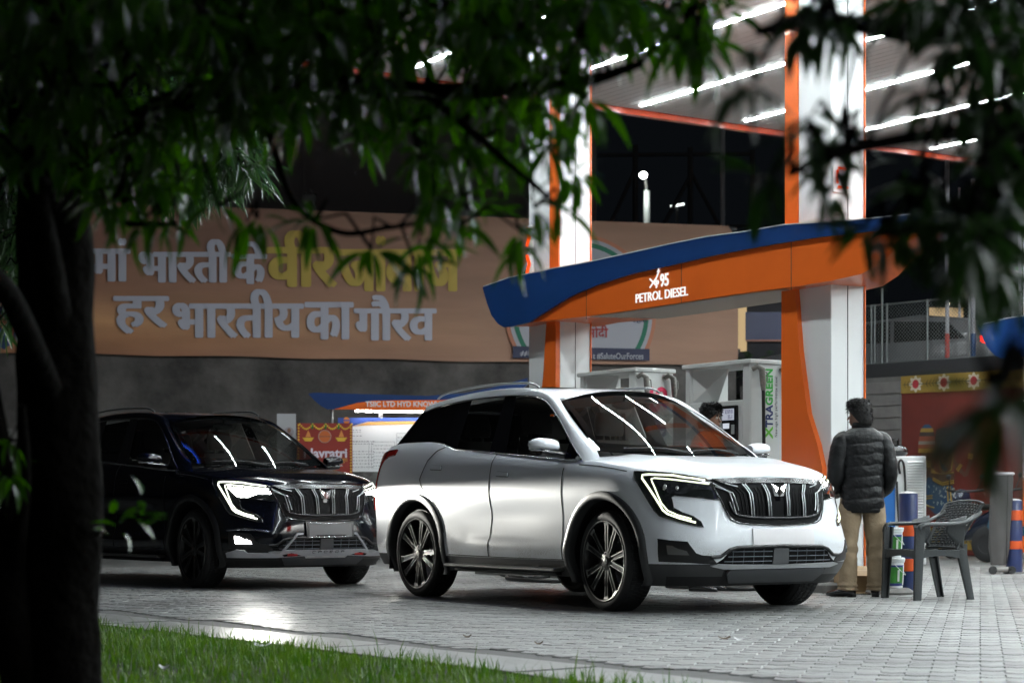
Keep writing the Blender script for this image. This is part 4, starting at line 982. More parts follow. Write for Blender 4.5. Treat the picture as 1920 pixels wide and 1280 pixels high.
# banner
bn = empty('banner', (Wc.x, Wc.y, 0) , WROT, 'wide tan printed banner with large Hindi lettering on the wall', 'banner')
def bl(px, py):        # local x, z on the banner wall
    q = Wb(px, py) - Vector((Wc.x, Wc.y, 0)); return q.dot(WD), q.z
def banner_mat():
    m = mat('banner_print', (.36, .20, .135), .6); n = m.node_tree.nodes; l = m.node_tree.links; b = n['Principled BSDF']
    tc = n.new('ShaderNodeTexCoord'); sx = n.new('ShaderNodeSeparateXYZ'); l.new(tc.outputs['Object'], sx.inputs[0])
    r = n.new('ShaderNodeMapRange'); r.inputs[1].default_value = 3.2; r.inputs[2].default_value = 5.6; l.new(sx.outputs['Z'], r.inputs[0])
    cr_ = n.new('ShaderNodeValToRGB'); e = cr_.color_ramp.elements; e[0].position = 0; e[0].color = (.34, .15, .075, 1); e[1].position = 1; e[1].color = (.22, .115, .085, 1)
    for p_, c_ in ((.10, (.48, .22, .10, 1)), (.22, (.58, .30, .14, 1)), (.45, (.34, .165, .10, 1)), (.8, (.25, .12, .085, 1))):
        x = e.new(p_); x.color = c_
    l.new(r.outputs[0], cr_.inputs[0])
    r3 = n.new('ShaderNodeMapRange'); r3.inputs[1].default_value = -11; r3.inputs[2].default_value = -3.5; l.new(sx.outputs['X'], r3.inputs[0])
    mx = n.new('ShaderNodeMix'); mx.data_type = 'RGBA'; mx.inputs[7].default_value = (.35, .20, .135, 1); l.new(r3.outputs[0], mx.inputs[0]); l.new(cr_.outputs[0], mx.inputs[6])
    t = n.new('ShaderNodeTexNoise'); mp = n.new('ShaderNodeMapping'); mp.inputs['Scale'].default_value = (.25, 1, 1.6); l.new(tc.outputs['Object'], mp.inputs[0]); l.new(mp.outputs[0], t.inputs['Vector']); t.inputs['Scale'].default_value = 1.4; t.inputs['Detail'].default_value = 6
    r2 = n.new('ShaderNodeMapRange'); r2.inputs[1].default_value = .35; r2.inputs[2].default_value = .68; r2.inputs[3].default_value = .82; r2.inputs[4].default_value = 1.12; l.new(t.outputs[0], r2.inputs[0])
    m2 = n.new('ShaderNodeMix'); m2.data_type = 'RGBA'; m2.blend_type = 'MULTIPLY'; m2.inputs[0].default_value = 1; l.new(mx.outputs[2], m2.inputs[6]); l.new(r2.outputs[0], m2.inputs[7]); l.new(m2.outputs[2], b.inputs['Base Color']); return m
xa, za = bl(-120, 385); xb = 0
g = MB(); nx = 80; P = []
for i in range(nx + 1):
    x = xa - 1 + (xb - xa + 1) * i / nx; t = i / nx
    zt = 5.62 - .0 * t + 0; zb_ = 3.20 + .010 * math.sin(i * .45)
    top_c = min(1, (nx - i) / 2 + .2)
    P.append([(x, -.10 - .002 * math.sin(i * .7 + j), zb_ + ((zt - (0 if i < nx else .25)) - zb_) * j / 8) for j in range(9)])
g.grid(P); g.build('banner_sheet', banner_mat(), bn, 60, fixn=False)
g = MB(); g.box(((xa - 1) / 2, -.03, 5.58), (abs(xa - 1), .05, .05)); g.box(((xa - 1) / 2, -.03, 3.25), (abs(xa - 1), .05, .05)); g.build('banner_frame', mat('frame_dark', (.05, .05, .05), .6), bn)
lw, ly = mat('letter_white', (.47, .47, .55), .6), mat('letter_yellow', (.50, .36, .07), .6)
BM = Matrix(((1, 0, 0, 0), (0, 0, -1, 0), (0, 1, 0, 0), (0, 0, 0, 1)))
def fit_text(t, px0, px1, py0, py1, m, bold=.03, depth=.02, parent=None, loc=bl, y=-.15, thick=0):
    """text scaled to fill the box px0..px1 x py0..py1 (top, bottom)"""
    cu = bpy.data.curves.new('t', 'FONT'); cu.body = t; cu.size = 1; cu.extrude = .01; cu.offset = bold; cu.resolution_u = 3
    ob = bpy.data.objects.new('t', cu); COL.objects.link(ob); me = bpy.data.meshes.new_from_object(ob.evaluated_get(bpy.context.evaluated_depsgraph_get()))
    bpy.data.objects.remove(ob); bpy.data.curves.remove(cu)
    xs = [v.co.x for v in me.vertices]; ys = [v.co.y for v in me.vertices]
    if not xs: return None
    x0, zt0 = loc(px0, py0); x1, zt1 = loc(px1, py0); _, zb0 = loc(px0, py1); _, zb1 = loc(px1, py1)
    sxx = (x1 - x0) / (max(xs) - min(xs)); 
    for v in me.vertices:
        u = (v.co.x - min(xs)) / (max(xs) - min(xs)); w = (v.co.y - min(ys)) / (max(ys) - min(ys))
        zt = zt0 + (zt1 - zt0) * u; zb = zb0 + (zb1 - zb0) * u
        v.co = Vector((x0 + (x1 - x0) * u, y - (depth if v.co.z > 0 else 0), zb + (zt - zb) * w))
    if thick:      # heavier strokes: the glyph struck several times with small shifts
        V0 = [v.co.copy() for v in me.vertices]; F0 = [tuple(p.vertices) for p in me.polygons]; V = []; F = []
        for q, (dx, dz) in enumerate(((0, 0), (1, 0), (-1, 0), (.7, .5), (-.7, .5), (.7, -.5), (-.7, -.5))):
            o_ = len(V); V += [(v.x + dx * thick, v.y - q * .0012, v.z + dz * thick * .7) for v in V0]; F += [tuple(i + o_ for i in f) for f in F0]
        me = bpy.data.meshes.new('lettering'); me.from_pydata(V, [], F)
    me.name = 'lettering'; me.materials.clear(); me.materials.append(m); return obj('lettering', me, parent or bn)
# first line (top edge, bottom edge in the picture slope with the wall)
for t, a, b, c, d, m, bo in (
    ('मां', 172, 240, 450, 528, lw, .035), ('भारती', 262, 428, 452, 531, lw, .035), ('के', 437, 495, 456, 533, lw, .035),
    ('वीर', 502, 628, 436, 539, ly, .04), ('जांबाज', 636, 858, 446, 546, ly, .04),
    ('हर', 216, 312, 558, 626, lw, .04), ('भारतीय', 326, 564, 545, 634, lw, .04), ('का', 573, 657, 569, 636, lw, .04), ('गौरव', 665, 812, 556, 639, lw, .04)):
    fit_text(t, a, b, c, d, m, 0, .003, None, bl, -.125, .036 if m is lw else .046)
# round emblem at the right of the banner
ex, ez = bl(1085, 588); er = abs(bl(1225, 588)[0] - ex)
def disc(r0, r1, m, y, nm):
    g = MB(); pts = [(ex + r * math.cos(a), y, max(3.32, ez + r * math.sin(a))) for r in (r0, r1) for a in [2 * PI * k / 64 for k in range(64)]]
    if r0 == 0: g.add(pts[64:] , [tuple(range(64))])
    else: g.add(pts, [(k, (k + 1) % 64, 64 + (k + 1) % 64, 64 + k) for k in range(64)])
    return g.build(nm, m, bn, fixn=False)
ebl = mat('emblem_white', (.34, .34, .38), .6)
disc(0, er, mat('emblem_orange', (.42, .16, .09), .6), -.150, 'emblem_ring'); disc(0, er * .95, ebl, -.156, 'emblem_ring'); disc(er * .84, er * .90, mat('emblem_green', (.01, .13, .075), .6), -.162, 'emblem_ring')
x0, z0 = bl(957, 655); x1, z1 = bl(1212, 680)
g = MB(); g.box(((x0 + x1) / 2, -.17, 3.36), (x1 - x0, .02, .20)); g.build('navy_strip', mat('print_navy2', (.022, .025, .062), .6), bn)
lg_ = mat('letter_grey', (.34, .34, .38), .6)
fit_text('#NaMo', 970, 1046, 659, 669, lg_, .01, .006, None, bl, -.185); fit_text('t #SaluteOurForces', 1106, 1200, 663, 676, lg_, .01, .006, None, bl, -.185)
fit_text('मोदी', 1096, 1135, 611, 636, mat('letter_red', (.30, .03, .03), .6), .02, .006, None, bl, -.17)
fit_text('ल्ली', 1180, 1208, 598, 608, mat('print_navy2'), .02, .006, None, bl, -.17)
ex2, ez2 = bl(1300, 490)
g = MB(); g.tube([(ex2 + .30 * math.cos(a), -.15, ez2 + .24 * math.sin(a)) for a in [PI * k / 16 for k in range(17)]], .022, 5); g.build('faint_ring', mat('ring_grey', (.28, .22, .19), .6), bn)
# printed crowd at the left end
rc = random.Random(8); cg = MB(); cg2 = MB()
for k in range(60):
    x, z = bl(rc.uniform(-60, 38), rc.uniform(545, 650)); (cg if k % 3 else cg2).box((x, -.14, z), (rc.uniform(.05, .14), .01, rc.uniform(.06, .2)), 0, 0, rc.uniform(-.8, .8))
tag(cg.build('printed_figures', mat('print_blue', (.03, .06, .16), .6), bn), kind='stuff'); tag(cg2.build('printed_figures', mat('print_red', (.30, .05, .04), .6), bn), kind='stuff')
# floodlight standing on the hoarding
fl = empty('floodlight', Wb(590, 392) + Vector((0, .2, 0)), 0, 'small unlit floodlight on a bracket above the banner', 'floodlight')
g = MB(); g.tube([(0, 0, -.1), (-.08, 0, .35)], .015, 6); g.tube([(-.08, 0, .35), (-.16, 0, .36), (-.17, 0, .22)], .012, 6); g.build('bracket', mat('frame_dark'), fl)
g = MB(); g.box((-.10, 0, .22), (.22, .10, .12), 0, .3); g.build('lamp_head', mat('lamp_dark', (.03, .03, .03), .4), fl)

# side wall running from the banner's end towards the camera: grey part, mural part
SD = Vector((.684, -.73, 0)).normalized(); SROT = math.atan2(SD.y, SD.x); SO = Vector((3.95, 32.55, 0))
def Sp(px, py):
    a = (px - CX) / FPX; s = (a * SO.y - SO.x) / (SD.x - a * SD.y); q = SO + SD * s; return s, CAM_H + (HZ - py) * q.y / FPX
s1 = Sp(1690, 700)[0]; s2 = 14
sw = empty('side_wall', SO, SROT, 'plain grey weathered wall between the orange column and the red mural', 'wall')
g = MB(); g.box((s1 / 2, .16, 1.43), (s1, .3, 2.86)); g.build('wall_face', mat('weathered_board', (.13, .125, .12), .85, noise=(1.6, (.06, .058, .056), .5), bump=.5, bscale=7), sw)
zz = .25
for k in range(14):
    z = .15 + k * .195; g = MB(); g.bbox((s1 - .9, -.012, z), (1.8, .024, .182), .004); g.build('board', mat('grey_board', (.15, .14, .135), .8, noise=(3, (.085, .08, .08), .5)), sw)
mu = empty('mural_wall', SO, SROT, 'red painted mural wall with yellow flower border and a woman in blue', 'mural wall')
g = MB(); g.box(((s1 + s2) / 2, .16, 1.43), (s2 - s1, .3, 2.84)); g.build('wall_face', mat('mural_red', (.115, .016, .009), .75, noise=(1.2, (.075, .012, .009), .5)), mu)
yel = mat('mural_yellow', (.26, .17, .028), .7, noise=(6, (.16, .10, .02), .4)); mb_ = mat('mural_black', (.015, .014, .012), .8)
zt, zb_ = 2.855, 2.58
g = MB(); g.box(((s1 + 8.6) / 2, -.006, (zt + zb_) / 2), (8.6 - s1, .012, zt - zb_)); g.build('border', yel, mu)
g = MB(); g.box(((s1 + s2) / 2, -.006, .27), (s2 - s1, .012, .34)); g.build('border', yel, mu)
fx = [Sp(x, y) for x, y in ((1718, 717), (1771, 713), (1827, 708))]
for x, z in fx:
    z = 2.72
    g = MB(); g.add([(x + (.115 + .022 * math.cos(8 * a)) * math.cos(a), -.016, z + (.115 + .022 * math.cos(8 * a)) * math.sin(a)) for a in [2 * PI * k / 40 for k in range(40)]], [tuple(range(40))]); fo = g.build('painted_flower', mat('flower_white', (.42, .38, .30), .7), mu, fixn=False)
    g = MB(); g.add([(x + .062 * math.cos(a), -.020, z + .07 * math.sin(a)) for a in [2 * PI * k / 20 for k in range(20)]], [tuple(range(20))]); g.build('flower_heart', mat('flower_red', (.30, .02, .03), .7), fo, fixn=False)
g = MB(); step = .06; x = s1 + .06
while x < 8.5:
    if min(abs(x - f_[0]) for f_ in fx) > .15:
        for sg in (-1, 1): g.tube([(x, -.016, 2.72), (x + .035, -.016, 2.72 + sg * .05)], .004, 4)
    for sg in (-1, 1): g.tube([(x, -.016, .27), (x + .04, -.016, .27 + sg * .07)], .006, 4)
    x += step
g.tube([(s1 + .05, -.016, 2.72), (8.5, -.016, 2.72)], .005, 4); g.tube([(s1 + .05, -.016, .27), (s2, -.016, .27)], .006, 4)
tag(g.build('painted_sprigs', mb_, mu), kind='stuff')
# the painted woman, in flat raised colour fields
def mpoly(pts, m, y, nm, s=None):
    P = [Sp(1640 + x / 3.2, 680 + yy / 3.2) for x, yy in pts]; g = MB(); g.add([(a, y, b) for a, b in P], [tuple(range(len(P)))]); return g.build(nm, m, mu, fixn=False)
skin = mat('mural_brown', (.08, .036, .024), .7); mblue = mat('mural_blue', (.012, .04, .085), .7); mdark = mat('mural_dark', (.03, .022, .02), .7)
mpoly([(312, 690), (345, 680), (380, 730), (470, 735), (490, 830), (488, 900), (360, 905), (310, 850)], mblue, -.008, 'painted_skirt')
mpoly([(345, 660), (480, 655), (478, 735), (360, 720)], skin, -.010, 'painted_waist')
mpoly([(378, 535), (475, 520), (490, 590), (470, 660), (350, 665), (340, 600)], mat('mural_blouse', (.15, .03, .02), .7), -.012, 'painted_blouse')
mpoly([(395, 570), (440, 640), (420, 650), (400, 620)], mblue, -.014, 'painted_sash')
mpoly([(420, 480), (465, 480), (465, 540), (420, 545)], skin, -.014, 'painted_neck')
mpoly([(400, 400), (470, 395), (500, 440), (495, 480), (460, 510), (410, 490), (390, 440)], mat('mural_face', (.06, .03, .022), .7), -.016, 'painted_head')
mpoly([(375, 400), (410, 388), (465, 392), (470, 420), (415, 425), (405, 480), (385, 500), (370, 450)], mdark, -.018, 'painted_hair')
mpoly([(310, 590), (345, 590), (370, 660), (355, 695), (320, 680)], skin, -.014, 'painted_arm'); mpoly([(268, 510), (300, 510), (345, 590), (310, 600), (290, 560)], skin, -.014, 'painted_arm')
mpoly([(470, 570), (500, 600), (545, 660), (570, 580), (595, 585), (560, 680), (540, 685), (485, 630)], skin, -.014, 'painted_arm')
mpoly([(570, 580), (580, 520), (610, 495), (652, 480), (640, 510), (615, 540), (595, 585)], skin, -.015, 'painted_hand')
for k, (y0, y1, w0, w1) in enumerate(((370, 392, 14, 34), (392, 415, 34, 42), (415, 440, 42, 46), (440, 470, 46, 50), (470, 490, 50, 52), (490, 515, 52, 54))):
    mpoly([(318 - w0, y0), (318 + w0, y0), (318 + w1, y1), (318 - w1, y1)], (mblue, yel, mdark, mat('mural_rust', (.15, .04, .02), .7), mat('mural_pale', (.15, .14, .12), .7), mat('mural_rust'))[k], -.018, 'painted_pot_band')
mpoly([(268, 515), (372, 515), (375, 540), (265, 540)], yel, -.018, 'painted_pot_rim')
for P in ([(355, 690), (410, 720), (478, 705)], [(352, 700), (410, 732), (478, 718)], [(345, 655), (400, 665), (478, 657)], [(385, 540), (400, 640), (430, 665), (462, 640), (475, 540)], [(390, 545), (425, 560), (470, 540)], [(400, 540), (415, 600), (440, 610), (455, 545)], [(312, 590), (340, 590)], [(312, 605), (340, 605)], [(312, 620), (340, 620)], [(345, 630), (370, 655)], [(342, 640), (366, 665)], [(495, 640), (520, 605)], [(503, 650), (528, 612)], [(568, 545), (596, 552)], [(566, 555), (594, 562)], [(565, 568), (592, 575)], [(310, 800), (350, 795)], [(310, 815), (350, 810)], [(312, 850), (335, 862), (360, 868)], [(440, 740), (445, 830)], [(455, 740), (465, 830)]):
    Q = [Sp(1640 + x / 3.2, 680 + y / 3.2) for x, y in P]; g = MB(); g.tube([(a, -.020, b) for a, b in Q], .014, 4); g.build('painted_ornament', yel, mu)
rq = random.Random(2); g = MB()
for k in range(46):
    x, y = rq.uniform(320, 485), rq.uniform(735, 850); a, b = Sp(1640 + x / 3.2, 680 + y / 3.2); g.add([(a + .014 * math.cos(t), -.013, b + .018 * math.sin(t)) for t in (0, 1.57, 3.14, 4.71)], [(0, 1, 2, 3)])
tag(g.build('painted_dots', mat('dot_pale', (.22, .26, .24), .7), mu, fixn=False), kind='stuff')
# raised road behind the side wall, its chain link fence
rd = tag(MB().box((0, 0, 0), (1, 1, 1)).build('road_deck', mat('deck_dark', (.02, .02, .022), .9)), kind='structure')
rd.location = SO + SD * 7 + Vector((SD.y, -SD.x, 0)) * -3.4 + Vector((0, 0, 2.93)); rd.rotation_euler = (0, 0, SROT); rd.scale = (26, 6.2, .36)
fe = empty('chain_link_fence', SO + Vector((-SD.y, SD.x, 0)) * .45 + Vector((0, 0, 3.11)), SROT, 'chain link fence on metal posts along the raised road', 'fence')
fm_ = mat('galvanised', (.13, .14, .14), .5, .6)
def Fp(px): 
    o_ = SO + Vector((-SD.y, SD.x, 0)) * .45; a = (px - CX) / FPX; return (a * o_.y - o_.x) / (SD.x - a * SD.y)
for px in (1510, 1571, 1634, 1640, 1654, 1663, 1739, 1817, 1899, 1960, 2020):
    g = MB(); g.tube([(Fp(px), 0, 0), (Fp(px), 0, 1.0 + (.25 if px == 1654 else 0))], .018, 8); g.build('post', fm_, fe, 60)
for z in (.02, .98):
    g = MB(); g.tube([(1, 0, z), (13, 0, z)], .014, 6); g.build('rail', fm_, fe, 60)
g = MB(); d = .062
for k in range(-17, 170):
    x = 1 + k * d
    for sg in (1, -1):
        a, b = (x, 0), (x + 1.0, 1.0)
        if sg < 0: a, b = (x + 1.0, 0), (x, 1.0)
        xs_, xe = a[0], b[0]
        if min(xs_, xe) < 1 or max(xs_, xe) > 12: continue
        g.tube([(a[0], .004 * sg, a[1]), (b[0], .004 * sg, b[1])], .0028, 3, cap=False)
tag(g.build('wire_mesh', fm_, fe), kind='stuff')
pr, pb_, pwh = mat('pole_red', (.30, .03, .02), .5), mat('pole_blue', (.01, .05, .15), .5), mat('pole_white', (.28, .28, .30), .5)
for k, (px, r_, m2, lab) in enumerate(((1776, .034, pr, 'white pole with red painted foot behind the fence'), (1799, .022, pr, 'thin white pole with reddish foot between two thicker poles'), (1825, .040, pb_, 'white pole with blue painted foot behind the fence'), (1912, .030, pwh, 'plain white pole near the right edge behind the fence'))):
    D = 30.2 + .8 * (k % 2); x = (px - CX) * D / FPX; p_ = empty('painted_pole', (x, D, 3.13), 0, lab, 'pole', 'poles behind the fence')
    g = MB(); g.tube([(0, 0, .42), (0, 0, 2.9 if k else 4.2)], r_, 10); g.build('shaft', pwh, p_, 60)
    g = MB(); g.tube([(0, 0, 0), (0, 0, .42)], r_ * 1.05, 10); g.build('painted_foot', m2, p_, 60)
# thin lamp post, street lamp and things of the dark distance
thin = empty('tall_pole', W(1355, 950, 45) * 1, 0, 'thin tall grey pole against the night sky', 'pole'); thin.location.z = 0
g = MB(); g.tube([(0, 0, 0), (0, 0, 13)], .06, 8); g.build('shaft', mat('pole_grey', (.7, .72, .75), .5), thin, 60)
g = MB(); g.tube([(0, 0, 12.9), (.3, 0, 13.1), (.9, 0, 13.1)], .04, 6); g.build('bracket', mat('pole_grey'), thin, 60)
D = 62; q = W(1213, 950, D); sl_ = empty('street_lamp', (q.x, q.y, 0), 0, 'lit white street lamp on a pale post beyond the banner', 'street lamp')
g = MB(); g.tube([(0, 0, 0), (0, 0, 11.2)], [.20, .11], 10); g.build('post', mat('pole_pale', (.6, .62, .6), .5), sl_, 60)
g = MB(); g.tube([(0, 0, 11.0), (-.05, -.1, 11.5), (-.14, -.35, 11.62)], .05, 6); g.build('arm', mat('pole_pale'), sl_, 60)
g = MB(); g.ball((-.15, -.4, 11.64), (.13, .13, .11), 12, 8); g.build('lamp', emis('lamp_white', (1, 1, .96), 30), sl_, 60)
sp = bpy.data.lights.new('lamp_glow', 'SPOT'); sp.energy = 160; sp.spot_size = R(110); sp.spot_blend = .6; sp.color = (.9, 1, .95); sp.shadow_soft_size = .2; so_ = obj('lamp_glow', sp, sl_); so_.location = (-.15, -.45, 11.5)
for px, py, w_, c, lab in ((1270, 386, 26, (.9, 1, .95), 'distant lit tube beyond the banner right of the street lamp'), (986, 395, 5, (.85, 1, .9), 'distant slanting light left of the left column')):
    q = W(px, py, 60); t_ = empty('distant_light', q, 0, lab, 'light', 'small far lights')
    g = MB(); g.tube([(-w_ / 120, 0, -.02 if w_ > 9 else .35), (w_ / 120, 0, .06 if w_ > 9 else -.35)], .035, 6); g.build('tube', emis('far_tube', c, 3), t_)
    g = MB(); g.tube([(0, .1, 0), (0, .1, -q.z)], .04, 5); g.build('support', mat('frame_dark'), t_)
# steel frame and low shed behind the banner right part
sh = empty('steel_frame_tower', (3.6, 46, 0), .2, 'dark steel lattice frame against the night sky', 'frame')
for x in (-2, -.6, .8, 2.4):
    g = MB(); g.tube([(x, 0, 0), (x, 0, 9.6)], .07, 6); g.build('upright', mat('steel_dark', (.06, .065, .07), .5), sh)
for a, b in (((-2, 6), (-.6, 9)), ((.8, 9), (2.4, 6.2)), ((-2, 9.3), (2.4, 9.5)), ((-2, 7.6), (2.4, 7.7)), ((-.6, 6.4), (.8, 8.9))):
    g = MB(); g.tube([(a[0], 0, a[1]), (b[0], 0, b[1])], .05, 6); g.build('brace', mat('steel_dark'), sh)
# far wall closing the distance and lit window group at the raised road
fw = empty('far_building', (9, 52, -4.6), 0, 'black unlit building far behind the station at right', 'building')
g = MB(); g.box((6, 3, 5), (26, 6, 10)); g.build('wall', mat('far_dark', (.02, .022, .026), .9), fw)
for k in range(4):
    g = MB(); g.box((-3 + k * 3.3, -.05, 6.4), (1.3, .06, 1.2)); wf = g.build('window', mat('window_dark', (.01, .012, .016), .1), fw)
D = 33.5; q = W(1775, 590, D); kb = empty('lit_booth', (q.x, q.y, 0), 0, 'cream lit window box beyond the fence with a bright lamp', 'booth')
g = MB(); g.box((0, .3, 1.6), (.7, .5, 3.2)); g.build('booth_wall', mat('far_dark'), kb)
g = MB(); g.box((0, .03, q.z), (.60, .04, .26)); g.build('window', emis('warm_window', (1, .72, .38), .55), kb)
g = MB(); g.ball((.02, 0, q.z + .20), .035); g.build('lamp', emis('warm_lamp', (1, .85, .55), 8), kb)
D = 33.9; q = W(1385, 610, D); ws_ = empty('lit_shop_front', (q.x, q.y, 0), 0, 'warm lit shop front behind dark plants beyond the pumps', 'shop')
g = MB(); g.box((.55, .4, 2.5), (2.2, .3, 4.4)); g.build('wall', mat('shop_dark', (.03, .03, .035), .8), ws_)
g = MB(); g.box((0.02, .22, q.z), (.30, .05, .9)); g.build('window', emis('warm_window'), ws_)
g = MB(); g.box((.62, .20, 4.05), (.95, .06, .50)); sgn = g.build('sign_panel', mat('sign_navy', (.012, .02, .09), .4), ws_)
g = MB(); g.box((.62, .155, 3.78), (.95, .03, .03)); g.build('sign_edge', mat('sign_trim', (.35, .12, .08), .4), sgn)
# small green lamp far right
q = W(1905, 507, 44); t_ = empty('exit_lamp', q, 0, 'tiny green and white lamp in the dark at far right', 'lamp'); g = MB(); g.box((0, 0, .04), (.28, .05, .10)); g.build('green_panel', emis('green_glow', (.05, .6, .12), .5), t_); g = MB(); g.box((0, 0, -.06), (.26, .05, .09)); g.build('white_panel', emis('white_glow', (.9, .9, .7), .8), t_)
g = MB(); g.tube([(0, .05, 0), (0, .05, -q.z)], .03, 5); g.build('support', mat('frame_dark'), t_)
# parked car on the raised road: rear quarter in view
def far_car():
    r = empty('parked_car', (0, 0, 0), 0, 'pale grey car with lit red tail lamp on the road behind the fence', 'car')
    body = mat('far_car_grey', (.07, .07, .074), .45, coat=.2)
    prof = [(-2.1, .55), (-2.15, .85), (-1.1, 1.0), (-.3, 1.38), (.9, 1.48), (1.75, 1.38), (2.05, 1.0), (2.15, .9), (2.18, .5), (-2.1, .35)]
    rs = []
    for y, s_, zs in ((-.82, .93, .90), (-.80, .97, .97), (-.68, 1, 1), (.68, 1, 1), (.80, .97, .97), (.82, .93, .90)):
        rs.append([(x * s_, y, .35 + (z - .35) * (zs if z > 1.05 else 1)) for x, z in prof])
    g = MB(); g.rings(rs); b = g.build('body', body, r, 40)
    for s in (-1, 1):
        g = MB(); g.prism([(-.95, 1.03), (-.28, 1.31), (.45, 1.38), (.45, 1.03)], (s * .815 - .012, s * .815 + .012)); g.build('window', mat('privacy_glass'), r)
        g = MB(); g.prism([(.52, 1.03), (.52, 1.38), (1.45, 1.32), (1.72, 1.05)], (s * .815 - .012, s * .815 + .012)); g.build('window', mat('privacy_glass'), r)
        g = MB(); g.bbox((2.06, s * .70, 1.02), (.20, .26, .15), .03); g.build('tail_light', emis('tail_lit', (1, .03, .02), 3.0), r)
        g = MB(); g.bbox((2.13, s * .62, .72), (.12, .26, .07), .02); g.build('reverse_light', mat('lamp_clear', (.4, .4, .4), .1), r)
        g = MB(); g.bbox((-2.02, s * .6, .72), (.12, .25, .12), .03); g.build('headlight', mat('lamp_clear'), r)
        for x in (-1.3, 1.35): g = MB(); g.lathe([(.10, -.1), (.30, -.1), (.32, -.06), (.32, .06), (.30, .1), (.1, .1)], (x, s * .74, .32), 24, 'y'); g.build('wheel', tyre_far, r, 40)
    return r
tyre_far = mat('tyre', (.018, .018, .019), .72)
fc = far_car(); q = W(1655, 950, 31.9); fc.location = (q.x, q.y, 2.44); fc.rotation_euler = (0, 0, SROT + .25)

# notice board with its own wavy roof sign
D = 27; nb = empty('notice_board', (W(635, 950, D).x, D, 0), 0, 'white notice board under a blue and orange sign with a lit tube', 'notice board')
def nbx(px, py): return (px - 635) * D / FPX, CAM_H + (HZ - py) * D / FPX
pc = mat('post_steel', (.35, .36, .37), .35, .8)
for px in (622, 712, 850, 950):
    g = MB(); x = nbx(px, 0)[0]; g.tube([(x, .05, 0), (x, .05, 2.3)], .022, 8); g.build('post', pc, nb, 60)
wb = mat('board_white', (.72, .73, .74), .5)
x0, z1 = nbx(634, 783); x1, z0 = nbx(935, 884)
g = MB(); g.bbox(((x0 + x1) / 2, 0, (z0 + z1) / 2), (x1 - x0, .04, z1 - z0), .005); bo_ = g.build('board', wb, nb)
def nb_poly(pts, m, y, nm, par, th=.012):
    g = MB(); g.prism([nbx(*p) for p in pts], (y - th, y)); return g.build(nm, m, par)
cb_ = mat('print_cobalt', (.04, .08, .32), .5)
nb_poly([(634, 783), (935, 783), (935, 789), (760, 789), (690, 790), (662, 798), (650, 792), (634, 800)], cb_, -.022, 'blue_header', bo_, .004)
nb_poly([(650, 799), (662, 799), (692, 791), (760, 790), (935, 790), (935, 794), (760, 795), (690, 797)], mat('print_amber', (.60, .32, .10), .5), -.022, 'amber_band', bo_, .004)
ox, oz = nbx(650, 788); g = MB(); g.lathe([(.0, -.030), (.046, -.030), (.046, -.02)], (ox, 0, oz), 20, 'y'); rl = g.build('round_logo', mat('print_orange', (.65, .20, .03), .5), bo_)
g = MB(); g.box((ox, -.033, oz), (.092, .004, .018)); g.build('logo_bar', cb_, rl)
ink2 = mat('print_ink', (.12, .12, .15), .6)
rt = random.Random(12); g = MB()
for px0, px1, ys in ((661, 676, (806, 810, 817)), (661, 700, (827, 832, 846, 851, 857, 863, 869, 875)), (700, 735, (835, 841, 848, 855, 861, 867, 873)), (745, 790, (820, 826, 836, 842, 848, 856, 862)), (800, 850, (806, 812, 820, 830, 841, 852, 866))):
    for y in ys:
        x = px0
        while x < px1:
            w_ = rt.uniform(2, 6); a, b = nbx(x, y); g.box((a + w_ * .0038, -.0215, b), (w_ * .0062, .002, .008)); x += w_ + 1.6
tag(g.build('printed_text', ink2, bo_), kind='stuff')
g = MB()
for (a, b, c, d) in ((657, 828, 692, 878), (697, 828, 740, 878), (744, 812, 796, 870)):
    p = [nbx(a, b), nbx(c, b), nbx(c, d), nbx(a, d), nbx(a, b)]; g.tube([(u, -.0215, v) for u, v in p], .0022, 4)
tag(g.build('printed_rules', ink2, bo_), kind='stuff')
nb_poly([(580, 739), (590, 737), (700, 740), (800, 743), (870, 738), (940, 724), (989, 709), (989, 722), (960, 742), (900, 756), (830, 768), (616, 768), (604, 762), (592, 752)], blue, .02, 'sign_roof', nb, .16)
nb_poly([(628, 768), (650, 762), (672, 756), (700, 752), (760, 751), (830, 751), (900, 742), (900, 758), (830, 769), (700, 769)], orange, -.141, 'orange_wave', nb, .012)
M_ = Matrix.Translation((nbx(687, 764)[0], -.16, nbx(0, 763)[1])) @ BM
text_mesh('lettering', 'TSIIC LTD HYD KNOWLEDGE', .105, emis('sign_letters', (.9, .9, .9), .45), nb, M_, .004, .003, .92, 1, 'LEFT')
x0, z = nbx(668, 771); x1, _ = nbx(860, 771)
g = MB(); g.tube([(x0, -.12, z), (x1, -.12, z - .02)], .011, 8); g.build('tube_light', emis('board_tube', (1, .95, .88), 70), nb, 60)
for px in (716, 800): g = MB(); x, z = nbx(px, 778); g.box((x, -.10, z + .0), (.03, .04, .10)); g.build('tube_bracket', mat('post_pale', (.55, .55, .55), .4), nb)
